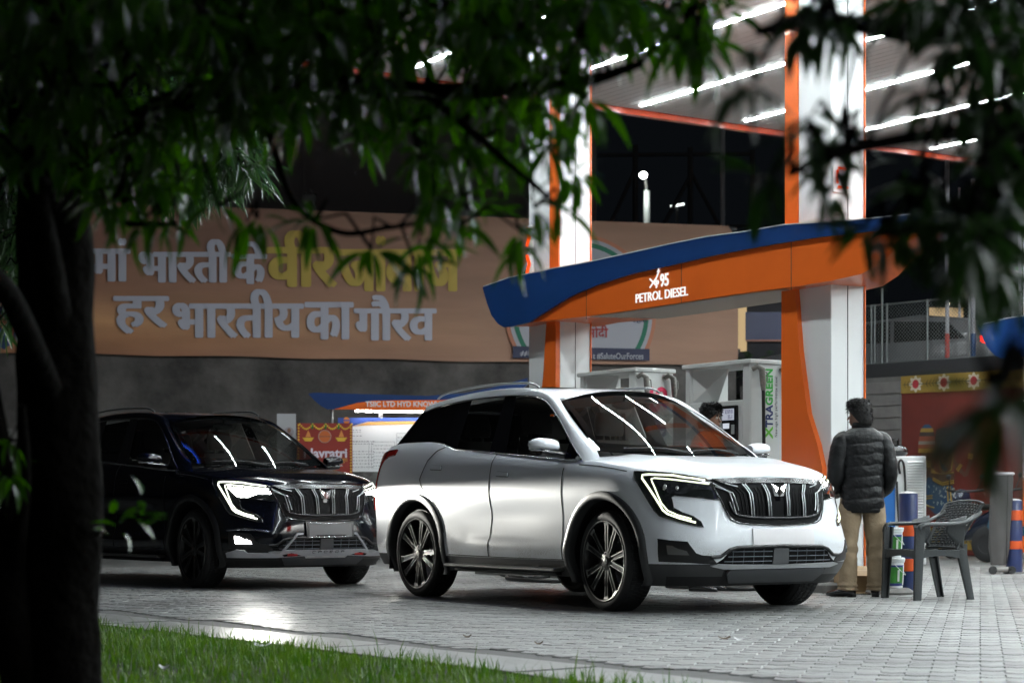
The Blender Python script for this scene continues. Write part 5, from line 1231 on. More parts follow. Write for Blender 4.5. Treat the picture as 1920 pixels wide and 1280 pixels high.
# festival poster
D2 = 26.6; po = empty('festival_poster', (W(557, 950, D2).x, D2, 0), 0, 'red festival poster with yellow garland border beside the notice board', 'poster')
def pbx(px, py): return (px - 557) * D2 / FPX, CAM_H + (HZ - py) * D2 / FPX
def po_poly(pts, m, y, nm, par=None, th=.003):
    g = MB(); g.prism([pbx(*p) for p in pts], (y - th, y)); return g.build(nm, m, par or po)
sh_ = po_poly([(557, 793), (661, 793), (661, 912), (557, 912)], mat('poster_red', (.24, .028, .02), .6), 0, 'sheet', None, .01)
yl = mat('garland_yellow', (.62, .38, .04), .6); gr_ = mat('garland_green', (.02, .16, .03), .6)
g = MB()
for k in range(4):
    for q_ in range(9):
        t = q_ / 8; x = 562 + k * 24.5 + 24.5 * t; y = 795 + 9 * math.sin(PI * t); a, b = pbx(x, y); g.ball((a, -.016, b), (.014, .006, .014), 6, 4)
for q_ in range(21):
    y = 797 + q_ * 5.4
    for x in (560, 658): a, b = pbx(x, y); g.ball((a, -.016, b), (.014, .006, .014), 6, 4)
tag(g.build('garland', yl, sh_), kind='stuff')
for x in (586, 610.5, 635): po_poly([(x - 2.2, 793), (x + 2.2, 793), (x + 1.6, 804), (x - 1.6, 804)], gr_, -.014, 'leaf_tassel', sh_)
a, b = pbx(609, 818); g = MB(); g.lathe([(0, -.018), (.080, -.018), (.080, -.01)], (a, 0, b), 24, 'y'); og = g.build('round_logo', mat('poster_orange', (.50, .12, .03), .6), sh_)
g = MB(); g.tube([(a + .087 * math.cos(t), -.016, b + .087 * math.sin(t)) for t in [2 * PI * k / 24 for k in range(25)]], .006, 5, cap=False); g.build('logo_ring', mat('ring_pale', (.35, .22, .18), .6), og)
g = MB(); g.box((a, -.02, b), (.16, .004, .02)); g.build('logo_bar', mat('bar_faint', (.30, .10, .05), .6), og)
for cx_ in (578, 640):
    po_poly([(cx_ - 11, 820), (cx_ + 11, 820), (cx_ + 6, 827), (cx_ - 6, 827)], yl, -.014, 'painted_lamp_dish', sh_); po_poly([(cx_ - 5, 819), (cx_ - 2, 811), (cx_, 806), (cx_ + 3, 812), (cx_ + 5, 819)], mat('flame_orange', (.60, .22, .06), .6), -.014, 'painted_flame', sh_)
def pfit(t, a, b, c, d, m, bo=.01, sh=0): return fit_text(t, a, b, c, d, m, bo, .004, sh_, lambda x, y: pbx(x, y), -.016)
pfit('Navratri', 570, 651, 840, 858, mat('poster_text', (.62, .56, .64), .6), .03); pfit('Campaign', 610, 651, 856, 868, mat('poster_script', (.55, .28, .06), .6), .005)
# small white poster with a portrait
g = MB(); pp = empty('portrait_poster', (W(520, 950, 26.9).x, 26.9, 0), 0, 'small white poster with a portrait left of the red poster', 'poster')
g.box((.13, 0, 1.70), (.27, .012, .80)); sh2 = g.build('sheet', mat('poster_white', (.40, .40, .42), .6), pp)
g = MB(); g.lathe([(0, -.012), (.07, -.012), (.07, -.004)], (.17, 0, 1.84), 16, 'y'); g.build('portrait_ring', mat('portrait_pale', (.30, .28, .30), .6), sh2)
g = MB(); g.ball((.17, -.014, 1.86), (.026, .006, .034)); g.build('portrait_face', mat('portrait_skin', (.22, .12, .08), .6), sh2); g = MB(); g.ball((.17, -.014, 1.80), (.05, .006, .03)); g.build('portrait_shirt', mat('portrait_shirt', (.25, .2, .2), .6), sh2)
# low railing and rubble between board and wall
rl_ = empty('low_railing', (W(640, 950, 27.6).x, 27.6, 0), 0, 'white low metal railing behind the notice board legs', 'railing')
for z in (.35, .62, .88): g = MB(); g.tube([(-.4, 0, z), (2.4, 0, z)], .02, 6); g.build('rail', mat('rail_white', (.5, .5, .5), .5), rl_, 60)
for x in (-.4, .3, 1.0, 1.7, 2.4): g = MB(); g.tube([(x, 0, 0), (x, 0, .92)], .02, 6); g.build('upright', mat('rail_white'), rl_, 60)
for k, (px, w_, h_, lab) in enumerate(((648, .5, .30, 'white crate behind the legs of the notice board'),)):
    q = W(px, 950, 28.4); cr_o = empty('storage_crate', (q.x, q.y, 0), .1, lab, 'crate'); g = MB(); g.bbox((0, 0, .25), (.6, .4, .5), .01); g.build('crate_body', wb, cr_o); g = MB(); g.bbox((0, 0, .52), (.64, .44, .04), .01); g.build('lid', wb, cr_o)

# ================================================================== STREET THINGS
bn_blue, bn_or = mat('bollard_blue', (.012, .030, .13), .35, noise=(9, (.03, .035, .07), .35), coat=.2), mat('bollard_orange', (.68, .10, .012), .4, noise=(12, (.45, .06, .02), .3))
def bollard(px, D, r, h, lab, bands):
    q = W(px, 950, D); b = empty('bollard', (q.x, q.y, 0), 0, lab, 'bollard', 'blue and orange bollards')
    g = MB(); g.lathe([(r, 0), (r, h - .01), (r * .96, h), (r * .5, h + .015), (0.001, h + .018)], n=28); g.build('pipe', bn_blue, b, 40)
    for z0, z1 in bands: g = MB(); g.lathe([(r, z0 - .002), (r + .003, z0), (r + .003, z1), (r, z1 + .002)], n=28, cap=False); g.build('orange_band', bn_or, b, 40)
    g = MB(); g.lathe([(r * .97, h + .002), (r * .5, h + .018), (.001, h + .021)], n=28); g.build('cap', mat('cap_pale', (.42, .42, .42), .5), b, 40)
    g = MB(); g.lathe([(r * 1.35, -.01), (r * 1.3, .012), (r, .02)], n=20); g.build('mortar_ring', mat('mortar'), b, 40)
    return b
bollard(1703, 16.65, .083, .885, 'blue and orange bollard standing behind the plastic chair', [(.20, .305), (.51, .615)])
bollard(1901.5, 21.6, .094, .84, 'blue and orange bollard at the right edge beside the wrapped parasol', [(.285, .375), (.615, .725)])

# plastic chair, woven look
ch = empty('plastic_chair', (3.455, 15.68, 0), math.atan2(-.32, -.95), 'dark grey woven plastic armchair beside the standing man', 'chair')
cp = mat('chair_plastic', (.040, .044, .046), .40, bump=.15, bscale=60)
def cgrid(nm, P, th=.006, m=cp, par=ch, sm=60):
    g = MB(); g.grid(P); o = g.build(nm, m, par, sm, fixn=False); md = o.modifiers.new('s', 'SOLIDIFY'); md.thickness = th; md.offset = 0; return o
# local axes: x forward, y to its left
def leg(pts, w0, w1, d0, d1):
    g = MB(); rs = []
    for k, p in enumerate(pts):
        t = k / (len(pts) - 1); w = w0 + (w1 - w0) * t; d = d0 + (d1 - d0) * t; x, y, z = p; s = 1 if y > 0 else -1
        rs.append([(x + a * d, y + s * b * w, z) for a, b in ((-.5, -.5), (-.5, .35), (-.3, .5), (.3, .5), (.5, .35), (.5, -.5), (.34, -.5), (.30, .25), (-.30, .25), (-.34, -.5))])
    g.rings(rs); return g.build('leg', cp, ch, 35)
for s in (-1, 1):
    leg([(.235, s * .262, 0), (.225, s * .258, .20), (.215, s * .256, .41), (.205, s * .258, .60)], .030, .034, .062, .090)
    leg([(-.285, s * .235, 0), (-.245, s * .232, .18), (-.205, s * .228, .38), (-.20, s * .225, .46)], .030, .034, .055, .100)
P = []
for i in range(15):
    x = .235 - .46 * i / 14; P.append([(x, y, .415 - .020 * (1 - (y / .245) ** 2) + .016 * math.sin(i / 14 * PI) * -1 + .0035 * (1 if (i + j) % 2 else -1) - (.03 if i == 0 else 0)) for j, y in enumerate([-.245 + .49 * k / 16 for k in range(17)])])
cgrid('seat', P, .008)
# skirt under the seat
g = MB()
for a, b in (((.235, -.25), (.235, .25)), ((-.22, -.235), (-.22, .235)), ((.235, -.25), (-.22, -.235)), ((.235, .25), (-.22, .235))):
    n_ = 8
    for k in range(n_):
        t0, t1 = k / n_, (k + 1) / n_
        dz = lambda t: .05 + .035 * abs(2 * t - 1) ** 2.5
        p0 = (a[0] + (b[0] - a[0]) * t0, a[1] + (b[1] - a[1]) * t0); p1 = (a[0] + (b[0] - a[0]) * t1, a[1] + (b[1] - a[1]) * t1)
        g.add([(p0[0], p0[1], .412), (p1[0], p1[1], .412), (p1[0], p1[1], .412 - dz(t1)), (p0[0], p0[1], .412 - dz(t0))], [(0, 1, 2, 3)])
sk_ = g.build('seat_skirt', cp, ch, None, fixn=False); md = sk_.modifiers.new('s', 'SOLIDIFY'); md.thickness = .006
def bk(u, v):       # back: u across, v up; wraps round into the arms
    w = .235 + .05 * v; y = u * w; x = -.215 - .16 * v - .035 * v * v + .07 * abs(u) ** 3 * (1 - v * .4); z = .42 + .40 * v - .03 * abs(u) ** 2.5 * v
    return Vector((x, y, z))
# woven back: horizontal straps weave in and out of upright ribs
for r_ in range(17):
    v0 = .04 + .92 * r_ / 17; g = MB(); P = []
    for k in range(41):
        u = -1 + 2 * k / 40; o = .005 * math.sin(k * PI / 2 + (PI if r_ % 2 else 0)); dz = .004 * math.sin(k * PI / 2 + (0 if r_ % 2 else PI) )
        a = bk(u, v0) + Vector((o, 0, dz)); b = bk(u, v0 + .043) + Vector((o, 0, dz)); P.append([a, b])
    g.grid(P); o_ = g.build('weave_strap', cp, ch, 60, fixn=False); md = o_.modifiers.new('s', 'SOLIDIFY'); md.thickness = .005
for k in range(11):
    u = -.96 + 1.92 * k / 10; g = MB(); g.tube([bk(u, v / 8) for v in range(9)], .0055, 5); g.build('rib', cp, ch, 60)
g = MB(); g.tube([bk(u / 12, 1.0) + Vector((-.004, 0, 0)) for u in range(-12, 13)], .013, 8, flat=.7); g.tube([bk(-1, v / 8) for v in range(9)], .012, 8); g.tube([bk(1, v / 8) for v in range(9)], .012, 8); g.tube([bk(u / 12, .02) for u in range(-12, 13)], .012, 8); g.build('back_frame', cp, ch, 60)
for s in (-1, 1):
    # arm: broad sweep from the back's side to the front leg
    A_ = [(-.345, .272, .74), (-.28, .285, .695), (-.18, .292, .655), (-.05, .292, .640), (.08, .288, .638), (.17, .282, .636), (.215, .276, .622), (.232, .270, .585)]
    P = []
    for x, y, z in cr(A_, 3):
        y *= s; P.append([(x, y - s * .036, z - .018), (x, y - s * .030, z - .004), (x, y, z), (x, y + s * .026, z - .003), (x, y + s * .034, z - .014), (x, y + s * .034, z - .030)])
    cgrid('armrest', P, .006)
    P = []
    for k in range(10):      # side web between arm and seat at the rear
        t = k / 9; x = -.21 + .17 * t; zt = .655 + .04 * (1 - t); zb = .43 + .13 * t ** 1.5
        P.append([(x - .05 * (1 - q_ / 5) * 0, s * (.245 + .045 * q_ / 5), zb + (zt - zb) * q_ / 5) for q_ in range(6)])
    cgrid('side_web', P, .006)

# paint buckets, one on the other
bw_ = mat('bucket_white', (.62, .65, .66), .35); bg_ = mat('label_green', (.04, .22, .028), .45, noise=(14, (.03, .16, .022), .5)); bb_ = mat('label_blue', (.02, .03, .16), .4)
def bucket(x, y, z, lab):
    b = empty('paint_bucket', (x, y, z), .3, lab, 'bucket', 'paint buckets stacked by the column')
    g = MB(); g.lathe([(.088, 0), (.094, .004), (.106, .225), (.113, .228), (.113, .236), (.108, .238), (.115, .240), (.117, .262), (.112, .266), (.001, .262)], n=32); g.build('pail', bw_, b, 35)
    g = MB(); g.lathe([(.0965, .045), (.1045, .185)], n=32, cap=False); g.build('label', bg_, b, 60)
    for z0, z1 in ((.022, .045), (.185, .203)):
        g = MB(); r0 = .0955 + z0 * .053; g.lathe([(r0, z0), (r0 + (z1 - z0) * .053, z1)], n=32, cap=False); g.build('label_edge', bb_, b, 60)
    g = MB(); a = -.95
    P = [[((.098 + .053 * z_) * math.cos(a + t * .13), (.098 + .053 * z_) * math.sin(a + t * .13), z_) for z_ in (.03, .20)] for t in range(3)]; g.grid(P); g.build('label_strip', bw_, b, 60, fixn=False)
    g = MB(); P = [[((.0985 + .053 * z_) * math.cos(a - .62 + t * .1), (.0985 + .053 * z_) * math.sin(a - .62 + t * .1), z_) for z_ in (.06, .16)] for t in range(3)]; g.grid(P); g.build('label_print', mat('label_pale', (.5, .55, .5), .5), b, 60, fixn=False)
    g = MB(); g.tube([(.112 * math.cos(t) * 1.06, .112 * math.sin(t) * 1.06 , .215 - .10 * math.sin(max(0, min(PI, (t + 1.9) / 2.6 * PI)))) for t in [-1.9 + 2.6 * k / 14 for k in range(15)]], .0028, 5); g.build('handle', mat('wire_pale', (.6, .6, .6), .4), b, 60)
    return b
qb = W(1672, 950, 16.5)
g = MB(); g.lathe([(.20, 0), (.21, .02), (.20, .035), (.17, .055), (.001, .055)], n=24); o = g.build('concrete_footing', mat('plinth'), None, 40, loc=(qb.x - .02, qb.y, 0)); tag(o, 'round concrete footing under the paint buckets', 'footing')
bucket(qb.x, qb.y, .055, 'lower paint bucket with green label behind the chair'); bucket(qb.x - .012, qb.y, .320, 'upper paint bucket with green label stacked on the other')
# cardboard between the man's legs
cbm = mat('cardboard', (.36, .25, .145), .75, noise=(8, (.26, .17, .09), .4))
qc = W(1608, 950, 16.75); cbx = empty('cardboard_box', (qc.x, qc.y, .0), .12, 'open cardboard box on the ground behind the man', 'box')
g = MB(); g.box((0, 0, .10), (.36, .26, .20)); g.build('box_side', cbm, cbx)
g = MB(); g.add([(-.18, -.13, .20), (.18, -.13, .20), (.20, -.26, .165), (-.17, -.25, .16)], [(0, 1, 2, 3)]); g.add([(-.18, .13, .20), (.18, .13, .20), (.19, .24, .23), (-.17, .24, .24)], [(0, 1, 2, 3)]); o = g.build('flap', cbm, cbx, fixn=False)
g = MB(); g.add([(-.24, -.30, .012), (.20, -.36, .012), (.24, -.10, .014), (-.20, -.06, .016)], [(0, 1, 2, 3)]); g.build('loose_sheet', cbm, cbx, fixn=False)

# air machine: blue front, louvred side
qa = W(1658, 950, 24.6); am = empty('air_machine', (qa.x, qa.y, 0), -.12, 'blue and white louvred air machine cabinet behind the bollard', 'machine')
g = MB(); g.bbox((.27, .25, .72), (.54, .5, 1.42), .015); g.build('cabinet', mat('cabinet_white', (.48, .49, .49), .45), am)
g = MB(); g.bbox((.055, -.012, .72), (.17, .03, 1.42), .01); g.build('blue_front', mat('machine_blue', (.008, .085, .28), .4), am)
for k in range(34):
    g = MB() ; 
    if k == 0: g.box((0, 0, 0), (.20, .03, .022), 0, .5); lv = g.build('louvre', mat('louvre_white', (.55, .56, .56), .45), am); lm = lv.data
    else: lv = obj('louvre', lm, am)
    lv.location = (.40, -.012, .16 + k * .036)
for x in (.285, .52): g = MB(); g.box((x, -.012, .72), (.02, .03, 1.3)); g.build('frame_strip', mat('cabinet_white'), am)
g = MB(); g.tube(cr([(.20, -.03, 1.20), (.18, -.05, 1.32), (.21, -.06, 1.38), (.25, -.05, 1.30), (.27, -.04, 1.0), (.26, -.05, .6), (.20, -.05, .5), (.17, -.04, .8), (.16, -.03, 1.1)], 4), .016, 7); g.build('air_hose', hose, am, 60)
g = MB(); g.tube([(.0 + x, -.03, z) for x, z in ((.01, .55), (.01, .42), (.05, .42), (.05, .55), (.08, .58), (.10, .50), (.10, .40))], .004, 4); g.tube([(.05 + .05 * math.cos(t), -.03, .26 + .05 * math.sin(t)) for t in [k * .5 for k in range(13)]], .004, 4); g.build('painted_diagram', mat('diagram_pale', (.35, .55, .60), .5), am)
g = MB(); g.ball((.20, .25, 1.50), (.17, .15, .09), 16, 8); g.tube([(.14, .2, 1.55), (.14, .2, 1.66), (.22, .2, 1.66), (.22, .2, 1.56)], .02, 6); o = g.build('helmet', mat('helmet_black', (.012, .012, .013), .15, coat=.6), None, 50, loc=(qa.x, qa.y, 0)); tag(o, 'black rounded helmet lying on top of the air machine', 'helmet')
# wrapped garden parasol on its wheeled foot
qp = W(1878, 950, 21.5); pu = empty('wrapped_parasol', (qp.x, qp.y, 0), 0, 'tall folded banner stand wrapped in grey mesh on small wheels', 'stand')
g = MB(); rs = []
for k, (z, w, x0) in enumerate(((.10, .085, -.035), (.3, .115, -.030), (.55, .125, -.022), (.85, .125, -.005), (1.08, .120, .010), (1.13, .118, .012))):
    rs.append([(x0 + w * math.copysign(abs(math.cos(a)) ** .7, math.cos(a)) + .008 * math.sin(5 * a + z * 9), .05 * math.sin(a) * (1 + .25 * math.sin(4 * a + k)), z) for a in [2 * PI * q / 28 for q in range(28)]])
g.rings(rs); g.build('mesh_wrap', mat('mesh_wrap', (.075, .072, .070), .55, noise=(3, (.045, .042, .042), .5)), pu, 60)
g = MB(); g.bbox((.015, 0, 1.145), (.25, .11, .035), .012, .0); g.build('top_cap', mat('cap_grey', (.42, .40, .41), .5), pu)
g = MB(); g.tube([(.055, -.06, 1.12), (.04, -.06, .12)], .004, 4); g.build('cord', mat('cord_black', (.01, .01, .01), .6), pu)
g = MB(); g.bbox((.0, 0, .05), (.22, .16, .06), .02); g.build('foot', mat('foot_grey', (.22, .21, .20), .6), pu)
for x in (-.115, .10): g = MB(); g.lathe([(.0, -.02), (.045, -.02), (.050, 0), (.045, .02), (0, .02)], (x, -.06, .045), 16, 'y'); g.build('wheel', mat('wheel_black', (.02, .02, .02), .5), pu, 40)
# parked scooters by the mural
def scooter(px, D, rz, lab, col):
    q = W(px, 950, D); s = empty('parked_scooter', (q.x, q.y, 0), rz, lab, 'scooter', 'scooters parked by the mural'); b = mat('scooter_' + col, {'navy': (.008, .014, .03), 'teal': (.01, .07, .11)}[col], .2, coat=.8); k_ = mat('scooter_black', (.01, .01, .011), .5)
    for x in (-.62, .62): g = MB(); g.lathe([(.10, -.045), (.22, -.05), (.25, -.03), (.25, .03), (.22, .05), (.10, .045)], (x, 0, .25), 24, 'y'); w = g.build('wheel', mat('tyre'), s, 40); g = MB(); g.lathe([(0, -.03), (.11, -.035), (.13, -.05), (.13, .05), (.11, .035), (0, .03)], (x, 0, .25), 16, 'y'); g.build('rim', k_, w, 40)
    g = MB(); g.rings([[(x, w_ * math.cos(a), z + h * math.sin(a)) for a in [2 * PI * t / 14 for t in range(14)]] for x, w_, z, h in ((-.85, .05, .62, .05), (-.7, .15, .60, .15), (-.4, .18, .56, .20), (-.1, .17, .48, .17), (.1, .15, .35, .07), (.3, .15, .33, .06), (.42, .14, .40, .10))]); g.build('rear_body', b, s, 60)
    g = MB(); g.rings([[(x + .07 * math.sin(a) * .5, w_ * math.cos(a), z + .05 * math.sin(a)) for a in [2 * PI * t / 14 for t in range(14)]] for x, w_, z in ((.46, .10, .30), (.50, .19, .50), (.44, .20, .70), (.38, .16, .88), (.36, .12, .98))]); g.build('front_shield', b, s, 60)
    g = MB(); g.rings([[(x, w_ * math.cos(a), z + h * math.sin(a)) for a in [2 * PI * t / 14 for t in range(14)]] for x, w_, z, h in ((-.72, .08, .78, .03), (-.5, .14, .78, .045), (-.15, .14, .76, .045), (.05, .09, .74, .03))]); g.build('seat', k_, s, 60)
    g = MB(); g.tube([(.30, -.34, 1.02), (.36, -.2, 1.0), (.38, 0, .99), (.36, .2, 1.0), (.30, .34, 1.02)], .018, 6); g.tube([(.38, 0, 1.0), (.55, 0, .45), (.62, 0, .25)], .03, 8); g.build('handlebar', k_, s, 60)
    g = MB(); g.ball((.46, 0, .93), (.06, .09, .08)); g.build('headlight', mat('lamp_clear'), s, 60)
    for y in (-.25, .25): g = MB(); g.tube([(.34, y, 1.02), (.30, y * 1.2, 1.17)], .008, 5); g.ball((.30, y * 1.25, 1.21), (.015, .05, .04)); g.build('mirror', k_, s, 60)
    return s
scooter(1835, 27.3, 2.0, 'dark navy scooter parked at the foot of the mural', 'navy'); scooter(1925, 25.6, 2.3, 'teal scooter half hidden at the right edge of the photo', 'teal')
# hoses lying on the ground under the white car, and litter
for k, (pts, lab) in enumerate(((((940, 1080), (985, 1086), (1040, 1083), (1075, 1090), (1040, 1093), (960, 1089), (950, 1084)), 'black coiled hose on the ground seen under the white car doors'), (((1240, 1097), (1300, 1103), (1390, 1101), (1450, 1105), (1400, 1108), (1330, 1106), (1250, 1102)), 'black hose lying on the ground under the front bumper'))):
    g = MB(); g.tube(cr([tuple(G(*p) + Vector((0, 0, .022))) for p in pts], 4), .020, 8); tag(g.build('fuel_hose', hose, None, 60), lab, 'hose', 'hoses on the ground')
lit = mat('dry_leaf', (.10, .07, .04), .8); lw_ = mat('litter_white', (.6, .6, .6), .6)
for k, (px, py, m, s_, lab) in enumerate(((1358, 1199, lit, .03, 'dry curled leaf on the paving below the white car'), (1386, 1201, lw_, .025, 'pale scrap of paper beside the dry leaf'), (1010, 1209, lit, .02, 'tiny dark leaf on the paving near the grass'), (1832, 1053, lw_, .03, 'white paper scrap near the mural wall'), (1846, 1052, lw_, .025, 'second white paper scrap by the scooters'), (876, 1196, lit, .02, 'small brown leaf on the paving left of centre'), (492, 1222, lw_, .035, 'white petal lying in the grass'), (308, 1265, lw_, .02, 'small white petal low in the grass'))):
    q = G(px, py); g = MB(); z = .03 if py > 1215 and px < 600 else .004
    g.grid([[(q.x + s_ * (i - 1.5) * .8, q.y + s_ * (j - 1) * .6, z + .006 * ((i - 1.5) ** 2) + .004 * j) for j in range(3)] for i in range(4)]); o = g.build('fallen_leaf' if m is lit else ('petal' if px < 600 else 'paper_scrap'), m, None, 60, fixn=False); tag(o, lab, 'leaf' if m is lit else ('petal' if px < 600 else 'litter'))
# palms / plants behind the pumps
pl_m = leafmat('plant_dark', (.012, .03, .008), (.02, .05, .012), .5, .3)
for k, (px, D, z0, hgt, lab) in enumerate(((1402, 33.3, 0, 4.0, 'dark spiky plant behind the far pump before the lit shop'), (1440, 33.0, 0, 3.8, 'dark bushy plant beside the orange column'), (1630, 33.5, 0, 4.0, 'dark shrub behind the fence right of the column'))):
    q = W(px, 950, D); p_ = empty('potted_palm', (q.x, q.y, 0), 0, lab, 'plant', 'plants beyond the side wall'); g = MB(); g.tube([(0, 0, 0), (.03, 0, hgt - .7)], [.06, .03], 7); g.build('trunk', mat('bark_dark', (.03, .025, .02), .9), p_)
    rp = random.Random(k); g = MB()
    for f in range(40):
        a = rp.uniform(0, 2 * PI); el = rp.uniform(-.2, 1.2); L2 = rp.uniform(.4, .8); b0 = Vector((.03, 0, hgt - .7 - rp.uniform(0, .5)))
        d = Vector((math.cos(a) * math.cos(el), math.sin(a) * math.cos(el), math.sin(el)))
        prev = b0
        for s_ in range(1, 9):
            c = b0 + d * L2 * s_ / 8 - Vector((0, 0, .25 * (s_ / 8) ** 2)); sd = d.cross(Vector((0, 0, 1))).normalized()
            for q_ in (-1, 1): g.add([c, c + sd * q_ * .10 + Vector((0, 0, -.04)) + d * .05, c + d * .025], [(0, 1, 2)])
            g.add([prev, c, c + Vector((0, 0, .008))], [(0, 1, 2)]); prev = c
    tag(g.build('fronds', pl_m, p_, fixn=False), kind='stuff')

# ================================================================== THE TWO CARS
def dusty_paint():
    """white paint with road dust and a wiped patch low on the doors"""
    m = mat('car_white', (.80, .825, .87), .30, coat=.55, spec=.3); n = m.node_tree.nodes; l = m.node_tree.links; b = n['Principled BSDF']
    tc = n.new('ShaderNodeTexCoord'); sx = n.new('ShaderNodeSeparateXYZ'); l.new(tc.outputs['Object'], sx.inputs[0])
    r = n.new('ShaderNodeMapRange'); r.inputs[1].default_value = .62; r.inputs[2].default_value = .36; l.new(sx.outputs['Z'], r.inputs[0])
    t = n.new('ShaderNodeTexNoise'); t.inputs['Scale'].default_value = 3.2; t.inputs['Detail'].default_value = 8; mp = n.new('ShaderNodeMapping'); mp.inputs['Scale'].default_value = (.8, 1, 2.4); l.new(tc.outputs['Object'], mp.inputs[0]); l.new(mp.outputs[0], t.inputs['Vector'])
    r2 = n.new('ShaderNodeMapRange'); r2.inputs[1].default_value = .42; r2.inputs[2].default_value = .58; l.new(t.outputs[0], r2.inputs[0])
    mu_ = n.new('ShaderNodeMath'); mu_.operation = 'MULTIPLY'; l.new(r.outputs[0], mu_.inputs[0]); l.new(r2.outputs[0], mu_.inputs[1])
    fine = n.new('ShaderNodeTexNoise'); fine.inputs['Scale'].default_value = 160; l.new(tc.outputs['Object'], fine.inputs['Vector'])
    r4 = n.new('ShaderNodeMapRange'); r4.inputs[1].default_value = .45; r4.inputs[2].default_value = .6; l.new(fine.outputs[0], r4.inputs[0])
    m3 = n.new('ShaderNodeMath'); m3.operation = 'MULTIPLY'; l.new(mu_.outputs[0], m3.inputs[0]); l.new(r4.outputs[0], m3.inputs[1]); m4 = n.new('ShaderNodeMath'); m4.operation = 'MULTIPLY'; m4.inputs[1].default_value = .6; l.new(m3.outputs[0], m4.inputs[0])
    x = n.new('ShaderNodeMix'); x.data_type = 'RGBA'; x.inputs[6].default_value = (.80, .825, .87, 1); x.inputs[7].default_value = (.30, .28, .24, 1); l.new(m4.outputs[0], x.inputs[0]); l.new(x.outputs[2], b.inputs['Base Color'])
    rr = n.new('ShaderNodeMapRange'); rr.inputs[3].default_value = .55; rr.inputs[4].default_value = .1; l.new(mu_.outputs[0], rr.inputs[0]); l.new(rr.outputs[0], b.inputs['Coat Weight'])
    return m
trim = mat('cladding', (.040, .041, .043), .40)
wc = build_car('w', dusty_paint(), trim, mat('seat_dark', (.075, .068, .062), .6), False, 'parked_car', 'white sport utility vehicle with dusty doors in front of the pumps')
wc.location = (1.455, 14.307, 0); wc.rotation_euler = (0, 0, R(-57))
def wet_black():
    m = mat('car_navy', (.0012, .0018, .0045), .15, coat=.45, spec=.2); return m
bc = build_car('b', wet_black(), mat('cladding_dark', (.012, .012, .013), .35), mat('seat_dark'), True, 'parked_car', 'dark navy sport utility vehicle with its headlights on behind the white car')
PHB = R(39); LB = Vector((math.cos(PHB), math.sin(PHB), 0)); OB = Vector((-3.025, 17.75, 0)) + LB * .93
bc.location = OB; bc.rotation_euler = (0, 0, PHB - PI / 2)
# rain drops on the dark car's roof, bonnet and screen
rd_ = random.Random(21); g = MB()
for k in range(900):
    if k % 3 == 0: x = rd_.uniform(-.3, .75); y = rd_.uniform(-.75, .75); z = smooth_t(ZC, x, .03) - .02 - .06 * abs(y) ** 3 + .02; z = max(z_edge(x), z) ; p = (x, y, z)
    elif k % 3 == 1: x = rd_.uniform(-2.6, -1.2); y = rd_.uniform(-.5, .5); p = (x, y, roof_z(x) - .018 * (y / .5) ** 2)
    else:
        v = rd_.random(); u = rd_.uniform(-.95, .95); q_ = 1 - abs(u) ** 2.2; bx, by, bz = -.356 + .26 * q_, .762 * u, 1.196 - .045 * q_; tx, ty, tz = -1.062 + .085 * q_, .60 * u, 1.622 + .068 * q_; bw2 = .03 * math.sin(PI * v); p = (bx + (tx - bx) * v + bw2 * .5, by + (ty - by) * v, bz + (tz - bz) * v + bw2 + .001)
    r_ = rd_.uniform(.0015, .0042); g.add([(p[0] + r_, p[1], p[2]), (p[0], p[1] + r_, p[2]), (p[0] - r_, p[1], p[2]), (p[0], p[1] - r_, p[2]), (p[0], p[1], p[2] + r_ * .8)], [(0, 1, 4), (1, 2, 4), (2, 3, 4), (3, 0, 4)])
tag(g.build('rain_drops', mat('water_drop', (.8, .8, .8), .02, .6), bc, 60), kind='stuff')
# low beam and fog lamps of the dark car: each lamp throws its own light
def beam(y, z, x, energy, size, tilt, cutoff, nm, yaw=0):
    l = bpy.data.lights.new(nm, 'SPOT'); l.energy = energy; l.spot_size = R(size); l.spot_blend = .8; l.color = (1, .985, .90); l.shadow_soft_size = .035
    o = obj(nm, l, bc); o.location = (x, y, z); d = Vector((math.cos(yaw) * math.cos(tilt), math.sin(yaw) * math.cos(tilt), math.sin(tilt))); o.rotation_euler = d.to_track_quat('-Z', 'Y').to_euler()
    l.use_nodes = True; n = l.node_tree.nodes; k = l.node_tree.links; em = n['Emission']
    ge = n.new('ShaderNodeNewGeometry'); s = n.new('ShaderNodeSeparateXYZ'); k.new(ge.outputs['Incoming'], s.inputs[0])
    ab = n.new('ShaderNodeMath'); ab.operation = 'MULTIPLY'; ab.inputs[1].default_value = BEAM_SIGN; k.new(s.outputs['Z'], ab.inputs[0])
    mr = n.new('ShaderNodeMapRange'); mr.interpolation_type = 'SMOOTHSTEP'; mr.inputs[1].default_value = cutoff + .030; mr.inputs[2].default_value = cutoff - .012; mr.inputs[3].default_value = .002; mr.inputs[4].default_value = 1; k.new(ab.outputs[0], mr.inputs[0])
    dn = n.new('ShaderNodeMath'); dn.operation = 'DIVIDE'; dn.inputs[1].default_value = .062; k.new(ab.outputs[0], dn.inputs[0]); mn = n.new('ShaderNodeMath'); mn.operation = 'MINIMUM'; mn.inputs[1].default_value = 0; k.new(dn.outputs[0], mn.inputs[0])
    ex_ = n.new('ShaderNodeMath'); ex_.operation = 'EXPONENT'; k.new(mn.outputs[0], ex_.inputs[0]); m5 = n.new('ShaderNodeMath'); m5.operation = 'MULTIPLY_ADD'; m5.inputs[2].default_value = 0; k.new(ex_.outputs[0], m5.inputs[0]); k.new(mr.outputs[0], m5.inputs[1]); k.new(m5.outputs[0], em.inputs['Strength'])
    return o
BEAM_SIGN = 1.0
